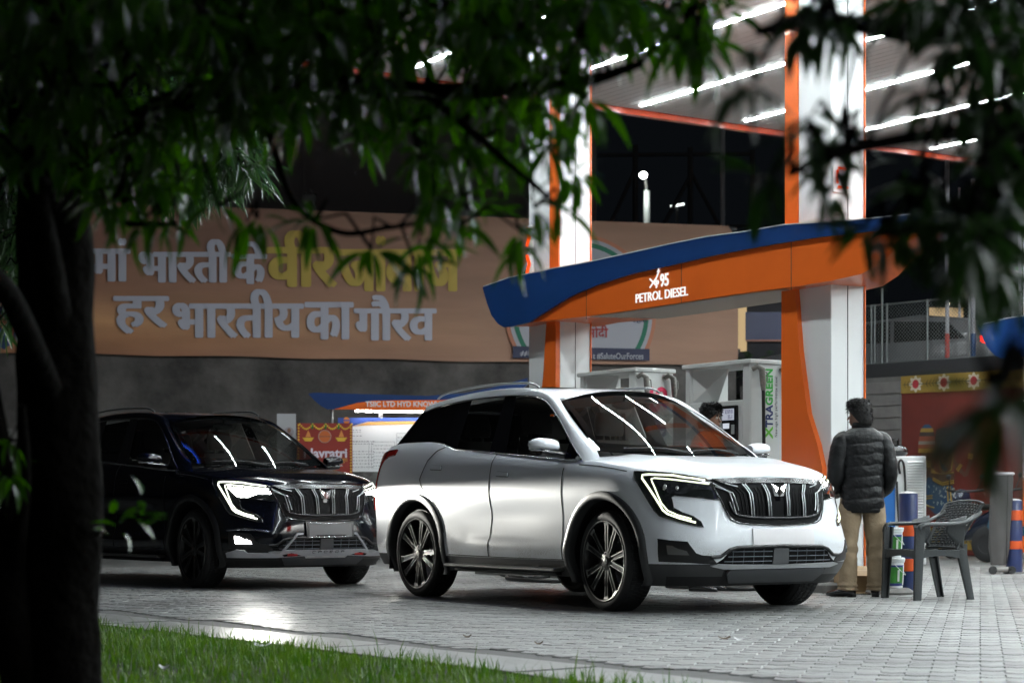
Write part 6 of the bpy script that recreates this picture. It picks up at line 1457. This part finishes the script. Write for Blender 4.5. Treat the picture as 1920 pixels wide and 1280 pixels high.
for y in (-.70, .70): beam(y, .89, .86, 2600 * HEAD_W, 100, R(-4), .0, 'low_beam')
for y in (-.78, .78): beam(y, .44, .86, 60 * HEAD_W, 110, R(-8), -.02, 'fog_beam')

# ================================================================== PEOPLE
skinm = mat('skin_brown', (.16, .078, .048), .5); hairm = mat('hair_black', (.005, .0045, .0045), .5, spec=.25, noise=(60, (.012, .011, .011), .5), bump=.25, bscale=50)
def ell(cx, cy, z, rx, ry, n=28, p=2.0, f=None):
    out = []
    for k in range(n):
        a = 2 * PI * k / n; c, s = math.cos(a), math.sin(a)
        x = rx * math.copysign(abs(c) ** (2 / p), c); y = ry * math.copysign(abs(s) ** (2 / p), s)
        m = 1 + (f(a, z) if f else 0); out.append((cx + x * m, cy + y * m, z))
    return out
def limb(g, pts, rad, n=16, f=None, flat=1.0):
    """tapered sleeve or leg through joints with per-ring radius and a wrinkle function"""
    P = cr(pts, 8); Rr = [v.x for v in cr([(r, 0, 0) for r in rad], 8)]; N = len(P); rs = []; u = Vector((1, 0, 0))
    for i, p in enumerate(P):
        d = (P[min(i + 1, N - 1)] - P[max(i - 1, 0)]).normalized(); u = (u - d * u.dot(d)).normalized(); w = d.cross(u)
        rs.append([p + u * math.cos(a) * Rr[i] * (1 + (f(a, i / (N - 1)) if f else 0)) + w * math.sin(a) * Rr[i] * flat * (1 + (f(a, i / (N - 1)) if f else 0)) for a in [2 * PI * k / n for k in range(n)]])
    g.rings(rs)
def skin_body(nm, joints, bones, m, parent, lv=2):
    me = bpy.data.meshes.new(nm); me.from_pydata([j[0] for j in joints], bones, []); o = obj(nm, me, parent)
    md = o.modifiers.new('skin', 'SKIN'); md.use_smooth_shade = True
    for v, j in zip(me.skin_vertices[0].data, joints): v.radius = (j[1], j[1]) if not isinstance(j[1], tuple) else j[1]; v.use_root = False
    me.skin_vertices[0].data[0].use_root = True
    s = o.modifiers.new('sub', 'SUBSURF'); s.levels = lv; s.render_levels = lv; me.materials.append(m)
    dg = bpy.context.evaluated_depsgraph_get(); m2 = bpy.data.meshes.new_from_object(o.evaluated_get(dg)); bpy.data.objects.remove(o); m2.name = nm; shade(m2, 180); 
    if not m2.materials: m2.materials.append(m)
    return obj(nm, m2, parent)
def head(parent, base, yaw, m, hair, scale=1.0, tousle=.02, seed=1):
    """head with face; local +y is where it looks; base is the neck's top"""
    h = empty('head_pivot', base, yaw); h.parent = parent
    g = MB(); rs = []
    # rings from chin to crown: z, half width, front y, back y
    for z, w, yf, yb in ((-.005, .030, .062, -.030), (.012, .044, .085, -.050), (.035, .056, .092, -.066), (.060, .064, .093, -.078), (.085, .070, .092, -.088), (.110, .073, .090, -.094), (.135, .0745, .089, -.097), (.160, .074, .087, -.096), (.185, .070, .078, -.090), (.205, .060, .062, -.076), (.221, .042, .038, -.052), (.230, .018, .012, -.022)):
        ring = []
        for k in range(24):
            a = 2 * PI * k / 24; c, s = math.cos(a), math.sin(a); yy = (yf if s > 0 else -yb) * s
            if .065 < z < .12 and s > .85: yy -= .006 * (1 - abs(z - .092) / .03) * (1 if abs(c) > .18 else 0)
            ring.append((w * math.copysign(abs(c) ** .9, c), yy, z))
        rs.append(ring)
    g.rings(rs)
    g.rings([[(w * math.cos(a), y + .4 * w * 0, z + h_ * math.sin(a)) for a in [2 * PI * t / 8 for t in range(8)]] for y, w, z, h_ in ((.080, .010, .100, .006), (.094, .013, .082, .014), (.112, .015, .066, .011), (.104, .011, .060, .007))])   # nose
    for s in (-1, 1): g.ball((s * .076, -.008, .088), (.008, .018, .032), 10, 8)                      # ears
    g.rings([[(w * math.cos(a), .093 + .006 * math.sin(a) * 0 + dy, z + .006 * math.sin(a)) for a in [2 * PI * t / 10 for t in range(10)]] for w, dy, z in ((.024, -.006, .040), (.022, .003, .039), (.010, .006, .039))])
    hd = g.build('head', m, parent, 180); hd.parent = parent; hd.matrix_local = Matrix.Translation(Vector(base)) @ Matrix.Rotation(yaw, 4, 'Z') @ Matrix.Scale(scale, 4)
    for s in (-1, 1):
        e = MB(); e.ball((s * .030, .080, .100), (.013, .010, .008), 10, 8); e.build('eye', mat('eye_white', (.5, .48, .46), .2), hd, 180)
        e = MB(); e.tube([(s * .016, .090, .118), (s * .032, .091, .122), (s * .048, .082, .116)], .004, 5); e.build('eyebrow', hair, hd)
    # hair: cap plus tufts
    rn = random.Random(seed); g = MB(); rs = []
    for i in range(13):
        t = i / 12; ph = t * PI * .5; ring = []
        for k in range(32):
            a = 2 * PI * k / 32; c, s = math.cos(a), math.sin(a)
            low = .02 + .11 * max(0, (s + .25)) if s > -.25 else .005
            low = min(low, .165); z = low + (.250 - low) * math.sin(ph); rr = max(.0, math.cos(ph)) ** .36
            n_ = .010 * mnoise.noise(Vector((c * 6, s * 6, z * 34 + seed)))
            ring.append(((.089 + n_) * c * rr, ((.102 if s > 0 else .112) + n_) * s * rr - .002, z + n_ * .6))
        rs.append(ring)
    g.rings(rs); hr = g.build('hair', hair, hd, 180); hr.parent = hd
    g = MB()
    for k in range(1100):
        a = rn.uniform(0, 2 * PI); ph = rn.uniform(.0, PI / 2); c, s = math.cos(a), math.sin(a)
        low = .04 if s < -.2 else .13; z = low + (.238 - low) * math.sin(ph); r_ = math.cos(ph) ** .36
        p = Vector((.089 * c * r_, .107 * s * r_, z)); d = Vector((c * r_ * .5 + rn.uniform(-.5, .5), s * r_ * .5 + rn.uniform(-.4, .7), rn.uniform(-.5, .5) + (.5 if z > .17 else -.4))).normalized()
        L = rn.uniform(.014, .034) * (1.35 if s > .3 and z > .16 else 1); sd = d.cross(Vector((rn.random(), rn.random(), rn.random()))).normalized() * .0035
        g.add([p - sd, p + sd, p + d * L * .6 + sd * .7 + Vector((0, 0, .002)), p + d * L + Vector((0, 0, -.006))], [(0, 1, 2), (0, 2, 3)])
    for k in range(110):      # quiff over the brow
        x = rn.uniform(-.06, .06); p = Vector((x, .075, .195 + rn.uniform(-.02, .02))); d = Vector((rn.uniform(-.3, .3), 1, rn.uniform(-.1, .8))).normalized(); sd = Vector((.004, 0, .002)); L = rn.uniform(.02, .045)
        g.add([p - sd, p + sd, p + d * L * .6 + sd * .6 + Vector((0, 0, .01)), p + d * L + Vector((0, 0, -.012))], [(0, 1, 2), (0, 2, 3)])
    tag(g.build('hair_tufts', hair, hd, None, fixn=False), kind='stuff')
    bpy.data.objects.remove(h); return hd
def hand(parent, p, m, s):
    """five bent fingers on a palm, hanging; p wrist, s side"""
    J = [((0, 0, 0), .026), ((0, .01, -.045), (.038, .016)), ((0, .018, -.085), (.040, .014))]; B = [(0, 1), (1, 2)]
    for k, (o, L) in enumerate(((-.030, .055), (-.010, .068), (.011, .064), (.030, .050))):
        i = len(J); J += [((o, .020, -.095), .0095), ((o * 1.05, .026, -.095 - L * .5), .009), ((o, .048, -.095 - L * .88), .008)]; B += [(2, i), (i, i + 1), (i + 1, i + 2)]
    i = len(J); J += [((s * .038, .022, -.035), .012), ((s * .056, .040, -.065), .010), ((s * .052, .058, -.092), .009)]; B += [(1, i), (i, i + 1), (i + 1, i + 2)]
    return [((p[0] + a[0], p[1] + a[1], p[2] + a[2]), r) for a, r in J], B
# ---- the standing man, seen from behind; local +y is his front (away from the camera)
man = empty('person', (2.985, 16.02, 0), R(4), 'man in black quilted jacket and beige trousers standing with his back turned', 'person')
J = [((0, 0, .90), (.11, .08)), ((0, .0, 1.05), (.11, .08)), ((0, -.005, 1.25), (.12, .08)), ((0, -.01, 1.35), (.09, .06)), ((0, .0, 1.44), .052), ((-.01, .012, 1.49), .050)]
B = [(0, 1), (1, 2), (2, 3), (3, 4), (4, 5)]
for s in (-1, 1):
    i = len(J); J += [((s * .15, -.01, 1.33), .045), ((s * .215, -.02, 1.10), .040), ((s * .21, .11, .93), .036), ((s * .17, .22, .93), .026)]; B += [(3, i), (i, i + 1), (i + 1, i + 2), (i + 2, i + 3)]
    hj, hb = hand(None, (0, 0, 0), None, -s); i2 = len(J); Mh = Matrix.Translation((s * .17, .22, .93)) @ Euler((R(70), 0, R(s * 60))).to_matrix().to_4x4()
    J += [(tuple(Mh @ Vector(a)), r) for a, r in hj]; B += [(i + 3, i2)] + [(a + i2, b + i2) for a, b in hb]
    i = len(J); fx_ = s * .118; J += [((s * .09, 0, .84), .085), ((fx_ * .98, .005, .48), .058), ((fx_, -.01, .10), .040), ((fx_ + s * .01, .05, .045), .036), ((fx_ + s * .03, .15, .03), .028)]; B += [(0, i), (i, i + 1), (i + 1, i + 2), (i + 2, i + 3), (i + 3, i + 4)]
skin_body('body', J, B, skinm, man, 1)
head(man, (-.018, .006, 1.452), R(62), skinm, hairm, .94, seed=4)
jm = mat('jacket_black', (.0035, .0038, .0045), .45, spec=.35, bump=.5, bscale=22)
zq = [.735, .83, .925, 1.02, 1.115, 1.205, 1.30]
def quilt(a, z):
    q = 0
    zz_ = z + .012 * math.sin(2 * a) + .004 * math.sin(7 * a)
    ks = [.74 + .094 * k for k in range(8)]
    d = min(abs(zz_ - k) for k in ks); q = -.030 * math.exp(-(d / .009) ** 2) + .010 * math.cos((zz_ - .74) / .094 * 2 * PI - PI)
    q += .030 * mnoise.noise(Vector((a * 1.5, z * 11, 3))) + .018 * mnoise.noise(Vector((a * 6, z * 40, 9)))
    return q
g = MB(); rs = []; tab = [(.715, .172, .118), (.74, .182, .132), (.80, .186, .138), (.92, .184, .136), (1.05, .188, .136), (1.18, .198, .138), (1.28, .206, .136), (1.34, .204, .130), (1.375, .186, .122), (1.40, .158, .112), (1.42, .124, .100), (1.44, .092, .086)]
zz0 = .715
while zz0 <= 1.44:
    rx = lerp_t([(a, b) for a, b, c in tab], zz0); ry = lerp_t([(a, c) for a, b, c in tab], zz0)
    rs.append(ell(.0, 0 - .01, zz0, rx, ry, 72, 2.35, (lambda a, z: quilt(a, z) if z < 1.34 else .3 * quilt(a, z)))); zz0 += .0085
g.rings(rs); g.build('jacket', jm, man, 180)
g = MB(); g.rings([ell(-.004, .004, z, r, r * .93, 28) for z, r in ((1.415, .088), (1.43, .084), (1.437, .080), (1.444, .083), (1.462, .081), (1.478, .078), (1.484, .074), (1.478, .070), (1.45, .068))]); g.build('collar', jm, man, 60)
def sleeve_f(a, t):
    return .030 * math.cos(t * 2 * PI * 7.5) * (1 if t < .97 else 0) - .05 * math.exp(-((t * 7.5 + .5) % 1 - .5) ** 2 / .006) + .03 * mnoise.noise(Vector((a * 2, t * 20, 5)))
for s in (-1, 1):
    g = MB(); limb(g, [(s * .120, -.012, 1.378), (s * .172, -.012, 1.320), (s * .212, -.024, 1.18), (s * .228, -.026, 1.05), (s * .222, .04, .95), (s * .19, .14, .90), (s * .155, .20, .92)], [.050, .082, .080, .075, .070, .060, .048], 28, sleeve_f, 1.1); g.build('sleeve', jm, man, 180)
tm = mat('trousers_beige', (.30, .225, .145), .8, noise=(5, (.26, .19, .12), .4), bump=.9, bscale=13)
def wrk(a, t):
    k = .05 * mnoise.noise(Vector((math.cos(a) * 1.3, math.sin(a) * 1.3, t * 16))) + .04 * mnoise.noise(Vector((a * 1.2, t * 7, 2)))
    if t > .80: k += .34 * (t - .80) / .2 * (.5 + .5 * math.sin(t * 85 + 2.2 * math.sin(a))) 
    if .48 < t < .64: k += .07 * math.sin(t * 70 + 3 * math.sin(a * 1.0))
    return k
for s in (-1, 1):
    g = MB(); limb(g, [(s * .085, -.005, .86), (s * .100, -.008, .74), (s * .112, -.004, .60), (s * .120, .0, .46), (s * .122, -.008, .28), (s * .124, -.012, .14), (s * .126, -.004, .062)], [.092, .100, .094, .084, .078, .076, .070], 36, wrk, 1.0); g.build('trouser_leg', tm, man, 180)
g = MB(); g.rings([ell(0, -.005, z, rx, ry, 40, 2.3) for z, rx, ry in ((.74, .150, .100), (.79, .164, .108), (.86, .164, .112), (.93, .15, .10))]); g.build('trouser_seat', tm, man, 180)
sm = mat('shoe_black', (.010, .010, .011), .22, coat=.5)
for s in (-1, 1):
    g = MB(); yaw = s * -.25 - .35 * (s < 0); rs = []
    for y, w, z0_, z1_ in ((-.085, .018, .012, .055), (-.075, .034, .004, .078), (-.04, .041, .002, .088), (.0, .042, .002, .085), (.05, .044, .002, .070), (.10, .048, .002, .056), (.15, .042, .002, .046), (.18, .028, .004, .036), (.195, .010, .008, .024)):
        rs.append([(w * math.copysign(abs(math.cos(a)) ** .7, math.cos(a)), y, (z0_ + z1_) / 2 + (z1_ - z0_) / 2 * math.copysign(abs(math.sin(a)) ** .8, math.sin(a))) for a in [2 * PI * k / 18 for k in range(18)]])
    g.rings(rs); M = Matrix.Translation((s * .128, .03, 0)) @ Matrix.Rotation(s * -.30 + (.5 if s < 0 else 0), 4, 'Z'); g.xf(M); g.build('shoe', sm, man, 60)
    g = MB(); g.box((0, -.055, .012), (.062, .05, .024)); g.xf(M); g.build('heel', mat('heel_black', (.012, .012, .012), .5), man)
# ---- attendant in an orange shirt bending beyond the white car
att = empty('person', (1.74, 17.1, 0), R(-120), 'attendant in orange shirt standing beyond the windscreen of the white car', 'person')
J = [((0, 0, .92), (.13, .10)), ((0, .02, 1.10), (.13, .10)), ((0, .04, 1.28), (.14, .10)), ((0, .05, 1.38), (.10, .08)), ((0, .07, 1.45), .05), ((0, .085, 1.50), .05)]; B = [(0, 1), (1, 2), (2, 3), (3, 4), (4, 5)]
for s in (-1, 1):
    i = len(J); J += [((s * .17, .05, 1.36), .055), ((s * .24, .05, 1.12), .042), ((s * .20, .22, 1.00), .034), ((s * .16, .36, 1.03), .025)]; B += [(3, i), (i, i + 1), (i + 1, i + 2), (i + 2, i + 3)]
    hj, hb = hand(None, (0, 0, 0), None, -s); i2 = len(J); Mh = Matrix.Translation((s * .16, .36, 1.03)) @ Euler((R(75), 0, 0)).to_matrix().to_4x4(); J += [(tuple(Mh @ Vector(a)), r) for a, r in hj]; B += [(i + 3, i2)] + [(a + i2, b + i2) for a, b in hb]
    i = len(J); J += [((s * .09, 0, .84), .085), ((s * .11, .02, .48), .058), ((s * .11, -.02, .10), .040), ((s * .115, .05, .04), .034), ((s * .12, .14, .03), .028)]; B += [(0, i), (i, i + 1), (i + 1, i + 2), (i + 2, i + 3), (i + 3, i + 4)]
skin_body('body', J, B, skinm, att, 1); head(att, (0, .07, 1.475), 0, skinm, hairm, .95, seed=9)
g = MB(); osm = mat('shirt_orange', (.60, .11, .02), .8)
g.rings([ell(0, dy, z, rx, ry, 32, 2.3, lambda a, z_: .03 * mnoise.noise(Vector((a * 2, z_ * 12, 1)))) for z, rx, ry, dy in ((.82, .19, .13, 0), (.95, .19, .135, .02), (1.08, .20, .14, .03), (1.2, .21, .14, .04), (1.32, .205, .13, .05), (1.40, .16, .11, .055), (1.45, .09, .08, .06))]); g.build('shirt', osm, att, 180)
for s in (-1, 1):
    g = MB(); limb(g, [(s * .15, .05, 1.375), (s * .21, .05, 1.29), (s * .245, .05, 1.14)], [.07, .075, .066], 16); g.build('sleeve', osm, att, 180)
    g = MB(); limb(g, [(s * .09, 0, .86), (s * .11, .02, .5), (s * .112, -.01, .08)], [.12, .085, .07], 16, wrk); g.build('trouser_leg', mat('trousers_navy', (.015, .02, .05), .8), att, 180)
    g = MB(); g.rings([[(s * .115 + w * math.cos(a), y, h * (.5 + .5 * math.sin(a)) + .002) for a in [2 * PI * k / 14 for k in range(14)]] for y, w, h in ((-.08, .03, .06), (-.03, .042, .08), (.06, .045, .07), (.15, .04, .05), (.19, .015, .03))]); g.build('shoe', sm, att, 60)

# ================================================================== TREES IN THE FOREGROUND
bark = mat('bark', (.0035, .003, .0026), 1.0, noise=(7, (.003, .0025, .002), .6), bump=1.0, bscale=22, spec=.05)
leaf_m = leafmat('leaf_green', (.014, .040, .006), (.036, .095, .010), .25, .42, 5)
leaf_d = leafmat('leaf_green_shaded', (.008, .020, .005), (.014, .038, .007), .42, .25, 5)  # darker copy of the leaf green: shade of unlit undersides put in the colour
def leaf_mesh(nm, L, wd, droop, fold, m, n=6):
    V = []; F = []
    for i in range(n + 1):
        t = i / n; w = wd * math.sin(PI * min(1, t * .97 + .03)) ** .8 * (1.15 - .5 * t); z = -droop * t * t * L; x = L * t
        V += [(x, -w, z + fold * w), (x, 0, z), (x, w, z + fold * w)]
    for i in range(n):
        a = i * 3; F += [(a, a + 3, a + 4, a + 1), (a + 1, a + 4, a + 5, a + 2)]
    me = bpy.data.meshes.new(nm); me.from_pydata(V, [], F); me.materials.append(m); me.polygons.foreach_set('use_smooth', [True] * len(F)); return me, np.array(V), F
def tree(name, loc, lab, trunk_pts, trunk_r, limbs, clusters, lm, nparts, seed, whorl=(5, 8), Lr=(.060, .118), droop=.45, wd=.125, group=None):
    """clusters: world points that carry a whorl of leaves; each is joined by a twig to the nearest limb"""
    rn = random.Random(seed); T = empty(name, loc, 0, lab, 'tree', group); L0 = Vector(loc)
    g = MB(); P = cr(trunk_pts, 8); Rr = [v.x for v in cr([(r, 0, 0) for r in trunk_r], 8)]; rs = []
    for i, (p, r) in enumerate(zip(P, Rr)):
        rs.append([p - L0 + Vector((math.cos(a), math.sin(a), 0)) * r * (1 + .10 * mnoise.noise(Vector((math.cos(a) * 1.6, math.sin(a) * 1.6, i * .22))) + .035 * mnoise.noise(Vector((math.cos(a) * 7, math.sin(a) * 7, i * .5)))) for a in [2 * PI * k / 40 for k in range(40)]])
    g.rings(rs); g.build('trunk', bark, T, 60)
    nodes = []
    for pts, r0, r1 in limbs:
        P = cr(pts, 6); g = MB(); n_ = len(P); g.tube([p - L0 for p in P], [r0 + (r1 - r0) * i / (n_ - 1) for i in range(n_)], 8); g.build('branch', bark, T, 60); nodes += P
    vars_ = [leaf_mesh('leaf', 1, wd * rn.uniform(.8, 1.2), droop * rn.uniform(.3, 1.4), rn.uniform(.1, .5), lm) for _ in range(5)]
    leaves = []; tw = MB()
    for c in clusters:
        nd = min(nodes, key=lambda q: (q - c).length_squared + (.0 if q.z > c.z - .1 else .08))
        mid = (nd + c) / 2 + Vector((rn.uniform(-.03, .03), rn.uniform(-.03, .03), .05)); ax = (c - mid).normalized() if (c - mid).length > .01 else Vector((0, 0, -1))
        tw.tube([nd - L0, mid - L0, c - L0], [.006, .0045, .003], 4); nodes.append(c); 
        if rn.random() < .5: nodes.append(mid)
        k = rn.randint(*whorl); ph = rn.uniform(0, 6.28)
        u = ax.orthogonal().normalized(); v = ax.cross(u)
        for i in range(k):
            a = ph + 2 * PI * i / k + rn.uniform(-.3, .3); sp = rn.uniform(.5, 1.75)
            d = (ax * math.cos(sp) + (u * math.cos(a) + v * math.sin(a)) * math.sin(sp) + Vector((0, 0, -.14))).normalized(); L = rn.uniform(*Lr)
            s_ = d.cross(Vector((0, 0, 1))); s_ = s_.normalized() if s_.length > .05 else Vector((1, 0, 0)); nrm_ = s_.cross(d)
            roll = rn.uniform(-.7, .7); s2 = s_ * math.cos(roll) + nrm_ * math.sin(roll); n2 = s2.cross(d)
            M = Matrix(((d.x, s2.x, n2.x, 0), (d.y, s2.y, n2.y, 0), (d.z, s2.z, n2.z, 0), (0, 0, 0, 1))); leaves.append((c + d * rn.uniform(.004, .03) - L0, M, L, rn.randrange(5)))
    tag(tw.build('twigs', bark, T, 60), kind='stuff')
    def size(l): 
        w = l[0] + L0; D = max(.5, w.y); px = CX + FPX * w.x / D; py = HZ - FPX * (w.z - CAM_H) / D
        return -l[2] / D if (-40 < px < 1960 and -40 < py < 1320) else 0
    leaves.sort(key=size)
    for p, M, L, v in leaves[:nparts]:
        o = obj('leaf', vars_[v][0], T); o.matrix_local = Matrix.Translation(p) @ M @ Matrix.Scale(L, 4)
    V = []; F = []; nb_ = 0
    for p, M, L, v in leaves[nparts:]:
        A_ = vars_[v][1] * L @ np.array(M.to_3x3()).T + np.array(p); V.append(A_); F += [tuple(i + nb_ for i in f) for f in vars_[v][2]]; nb_ += len(A_)
    if V:
        me = bpy.data.meshes.new('foliage'); me.from_pydata(np.concatenate(V).tolist(), [], F); me.materials.append(lm); me.polygons.foreach_set('use_smooth', [True] * len(F)); tag(obj('foliage', me, T), kind='stuff')
    return T
def cloud(blobs, seed):
    rn = random.Random(seed); out = []
    for cx, cy, rx, ry, n, d0, d1 in blobs:
        for _ in range(n):
            while True:
                a, b = rn.uniform(-1, 1), rn.uniform(-1, 1)
                if a * a + b * b < 1: break
            out.append(W(cx + a * rx, cy + b * ry, rn.uniform(d0, d1)))
    return out
# left tree: trunk stands in the lawn just outside the bottom of the frame
TD = 5.6
tp = [W(110, 1560, TD) , W(108, 1280, TD), W(108, 1090, TD), W(112, 900, TD), W(106, 700, TD), W(102, 500, TD), W(100, 330, TD), W(112, 150, TD), W(122, -60, TD), W(130, -330, TD)]
tp[0].z = -.02
lim = [([W(110, 250, TD), W(300, 60, 5.4), W(560, -60, 5.0), W(900, -60, 4.6), W(1250, -40, 4.2)], .06, .015),
       ([W(110, 330, TD), W(330, 190, 5.2), W(560, 150, 4.8), W(800, 170, 4.5), W(1060, 160, 4.2), W(1200, 120, 4.0)], .040, .010),
       ([W(480, 160, 5.0), W(520, 300, 4.9), W(560, 390, 4.8), W(640, 436, 4.7), W(720, 428, 4.6), W(800, 415, 4.5)], .012, .005),
       ([W(800, 175, 4.5), W(900, 260, 4.3), W(980, 330, 4.2), W(1040, 380, 4.2)], .012, .005),
       ([W(110, 400, TD), W(40, 300, 5.2), W(-80, 200, 4.8)], .04, .012),
       ([W(110, 60, TD), W(60, -160, 5.2), W(400, -330, 4.6), W(900, -400, 4.0)], .07, .02),
       ([W(150, 350, TD - .1), W(230, 345, TD - .3), W(245, 350, TD - .3)], .022, .010),
       ([W(105, 760, TD), W(20, 560, 5.0), W(-60, 480, 4.7)], .045, .02),
       ([W(110, 640, TD), W(85, 480, TD - .25), W(50, 300, TD - .4), W(20, 100, TD - .4)], .055, .03),
       ([W(120, 240, TD), W(200, 400, 5.0), W(330, 420, 4.6)], .015, .005)]
bl_ = [(480, -10, 540, 110, 210, 3.8, 6.4), (240, 110, 300, 160, 130, 4.2, 6.6), (740, 80, 380, 110, 110, 4.0, 5.8), (1040, 30, 220, 60, 44, 3.9, 5.0), (620, 190, 330, 75, 34, 4.3, 5.4),
       (270, 380, 100, 60, 15, 4.4, 5.4), (230, 270, 170, 90, 38, 4.6, 6.0), (860, 250, 140, 90, 17, 4.3, 5.0), (860, 390, 90, 45, 8, 4.3, 4.8), (740, 470, 80, 25, 4, 4.4, 4.8), (1050, 160, 60, 70, 10, 4.0, 4.7), (1060, 290, 45, 40, 4, 4.2, 4.6), (1035, 390, 35, 25, 2, 4.1, 4.4),
       (30, 120, 120, 180, 60, 4.6, 6.4), (440, 400, 50, 25, 3, 4.4, 4.8), (620, 400, 50, 20, 2, 4.4, 4.8), (975, 440, 30, 25, 2, 4.2, 4.5), (1200, 10, 170, 50, 32, 3.9, 4.8), (1285, 80, 60, 40, 6, 3.9, 4.4), (500, -130, 700, 90, 70, 3.8, 6.0), (10, 980, 30, 160, 9, 5.2, 5.8)]
lim += [([W(75, 1400, TD), W(25, 1180, TD - .1), W(5, 950, TD - .1), W(-25, 760, TD - .2), W(-60, 600, TD - .2), W(-130, 330, TD - .3), W(-260, 60, TD - .4), W(-330, -240, TD - .4)], .075, .012), ([W(20, 1130, TD - .1), W(45, 900, TD - .2), W(40, 760, TD - .3)], .03, .012)]
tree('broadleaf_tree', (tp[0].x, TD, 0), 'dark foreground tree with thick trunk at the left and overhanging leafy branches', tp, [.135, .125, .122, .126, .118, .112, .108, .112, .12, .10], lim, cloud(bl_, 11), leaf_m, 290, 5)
# right tree: its trunk is beyond the right edge, boughs reach in close to the lens
tp = [Vector((2.0, 4.6, -.02)), Vector((2.0, 4.6, 1.0)), Vector((1.96, 4.5, 2.2)), Vector((1.9, 4.3, 3.4))]
lim = [([Vector((1.96, 4.5, 2.0)), W(2050, -60, 4.0), W(1800, 60, 3.6), W(1560, 40, 3.4), W(1420, 60, 3.3)], .04, .008), ([Vector((1.96, 4.5, 1.7)), W(2000, 260, 3.6), W(1780, 250, 3.3), W(1560, 290, 3.1), W(1480, 330, 3.1)], .022, .005),
       ([Vector((1.98, 4.5, 1.5)), W(2020, 420, 3.4), W(1800, 420, 3.2), W(1640, 440, 3.0)], .02, .006), ([Vector((1.98, 4.5, 1.3)), W(2150, 640, 2.6), W(2120, 760, 1.6), W(1960, 770, 1.0)], .015, .005)]
bl_ = [(1860, 40, 90, 80, 22, 2.9, 3.9), (1890, 300, 60, 170, 50, 2.9, 3.9), (1700, -10, 110, 30, 8, 3.0, 3.8), (1545, 30, 70, 40, 8, 3.0, 3.6), (1400, 150, 30, 30, 2, 2.6, 2.8), (1550, 300, 60, 60, 6, 3.0, 3.5), (1690, 340, 70, 40, 4, 3.0, 3.6), (1650, 420, 90, 20, 5, 2.9, 3.4), (1800, 430, 80, 50, 13, 2.8, 3.5), (1435, 340, 25, 40, 2, 3.0, 3.4), (1510, 240, 30, 40, 2, 3.0, 3.4), (1850, 470, 60, 40, 13, 2.7, 3.3), (1893, 742, 40, 12, 6, 1.55, 1.75), (1780, 150, 60, 60, 5, 3.0, 3.6)]
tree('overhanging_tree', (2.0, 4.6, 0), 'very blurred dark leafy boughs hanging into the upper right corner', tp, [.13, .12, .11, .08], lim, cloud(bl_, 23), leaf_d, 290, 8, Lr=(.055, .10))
# narrow leaved tree further back at the left
TD2 = 10.5
tp = [W(96, 950, TD2), W(100, 700, TD2), W(110, 450, TD2), W(120, 250, TD2), W(130, 60, TD2)]; tp[0].z = -.02
lim = [([W(112, 400, TD2), W(240, 250, 10.3), W(330, 200, 10), W(440, 250, 9.8)], .03, .008), ([W(118, 300, TD2), W(30, 300, 10.2), W(0, 360, 10)], .02, .006)]
oln = leafmat('leaf_narrow', (.028, .062, .026), (.05, .10, .035), .22, .3, 4, .9)
tree('willow_leaved_tree', (tp[0].x, TD2, 0), 'slender leaved tree behind the trunk with pale shining leaf tips', tp, [.08, .07, .06, .05, .04], lim, cloud([(360, 230, 120, 90, 170, 9.6, 10.6), (420, 300, 60, 50, 45, 9.6, 10.3), (345, 330, 50, 40, 26, 9.6, 10.2), (20, 330, 60, 100, 60, 9.8, 10.6), (10, 440, 40, 90, 45, 9.8, 10.4), (250, 170, 90, 80, 60, 9.8, 10.8), (15, 560, 30, 60, 12, 9.8, 10.2)], 31), oln, 200, 13, (7, 11), (.13, .22), .35, .055)
# sprouting shoots low on the trunk
sp_ = empty('leafy_shoot', (-1.35, 7.2, 0), 0, 'small blurred green shoot beside the trunk in front of the dark car', 'plant')
g = MB(); a_ = W(185, 1010, 5.7); g.tube(cr([(-.02, -1.0, a_.z - .35) if 0 else tuple(W(170, 1030, 5.62) - Vector(sp_.location)), tuple(W(200, 980, 5.5) - Vector(sp_.location)), tuple(W(280, 970, 5.4) - Vector(sp_.location))], 4), .004, 5); g.build('stem', bark, sp_)
rn = random.Random(6)
for k in range(16):
    px, py = rn.uniform(185, 300), rn.uniform(925, 1000); me_, _, _ = leaf_mesh('leaf', .07, .014, .4, .3, leaf_m, 5); o = obj('leaf', me_, sp_); o.location = W(px, py, 5.45) - Vector(sp_.location); o.rotation_euler = (rn.uniform(-1, 1), rn.uniform(-1.2, .6), rn.uniform(0, 6.28))
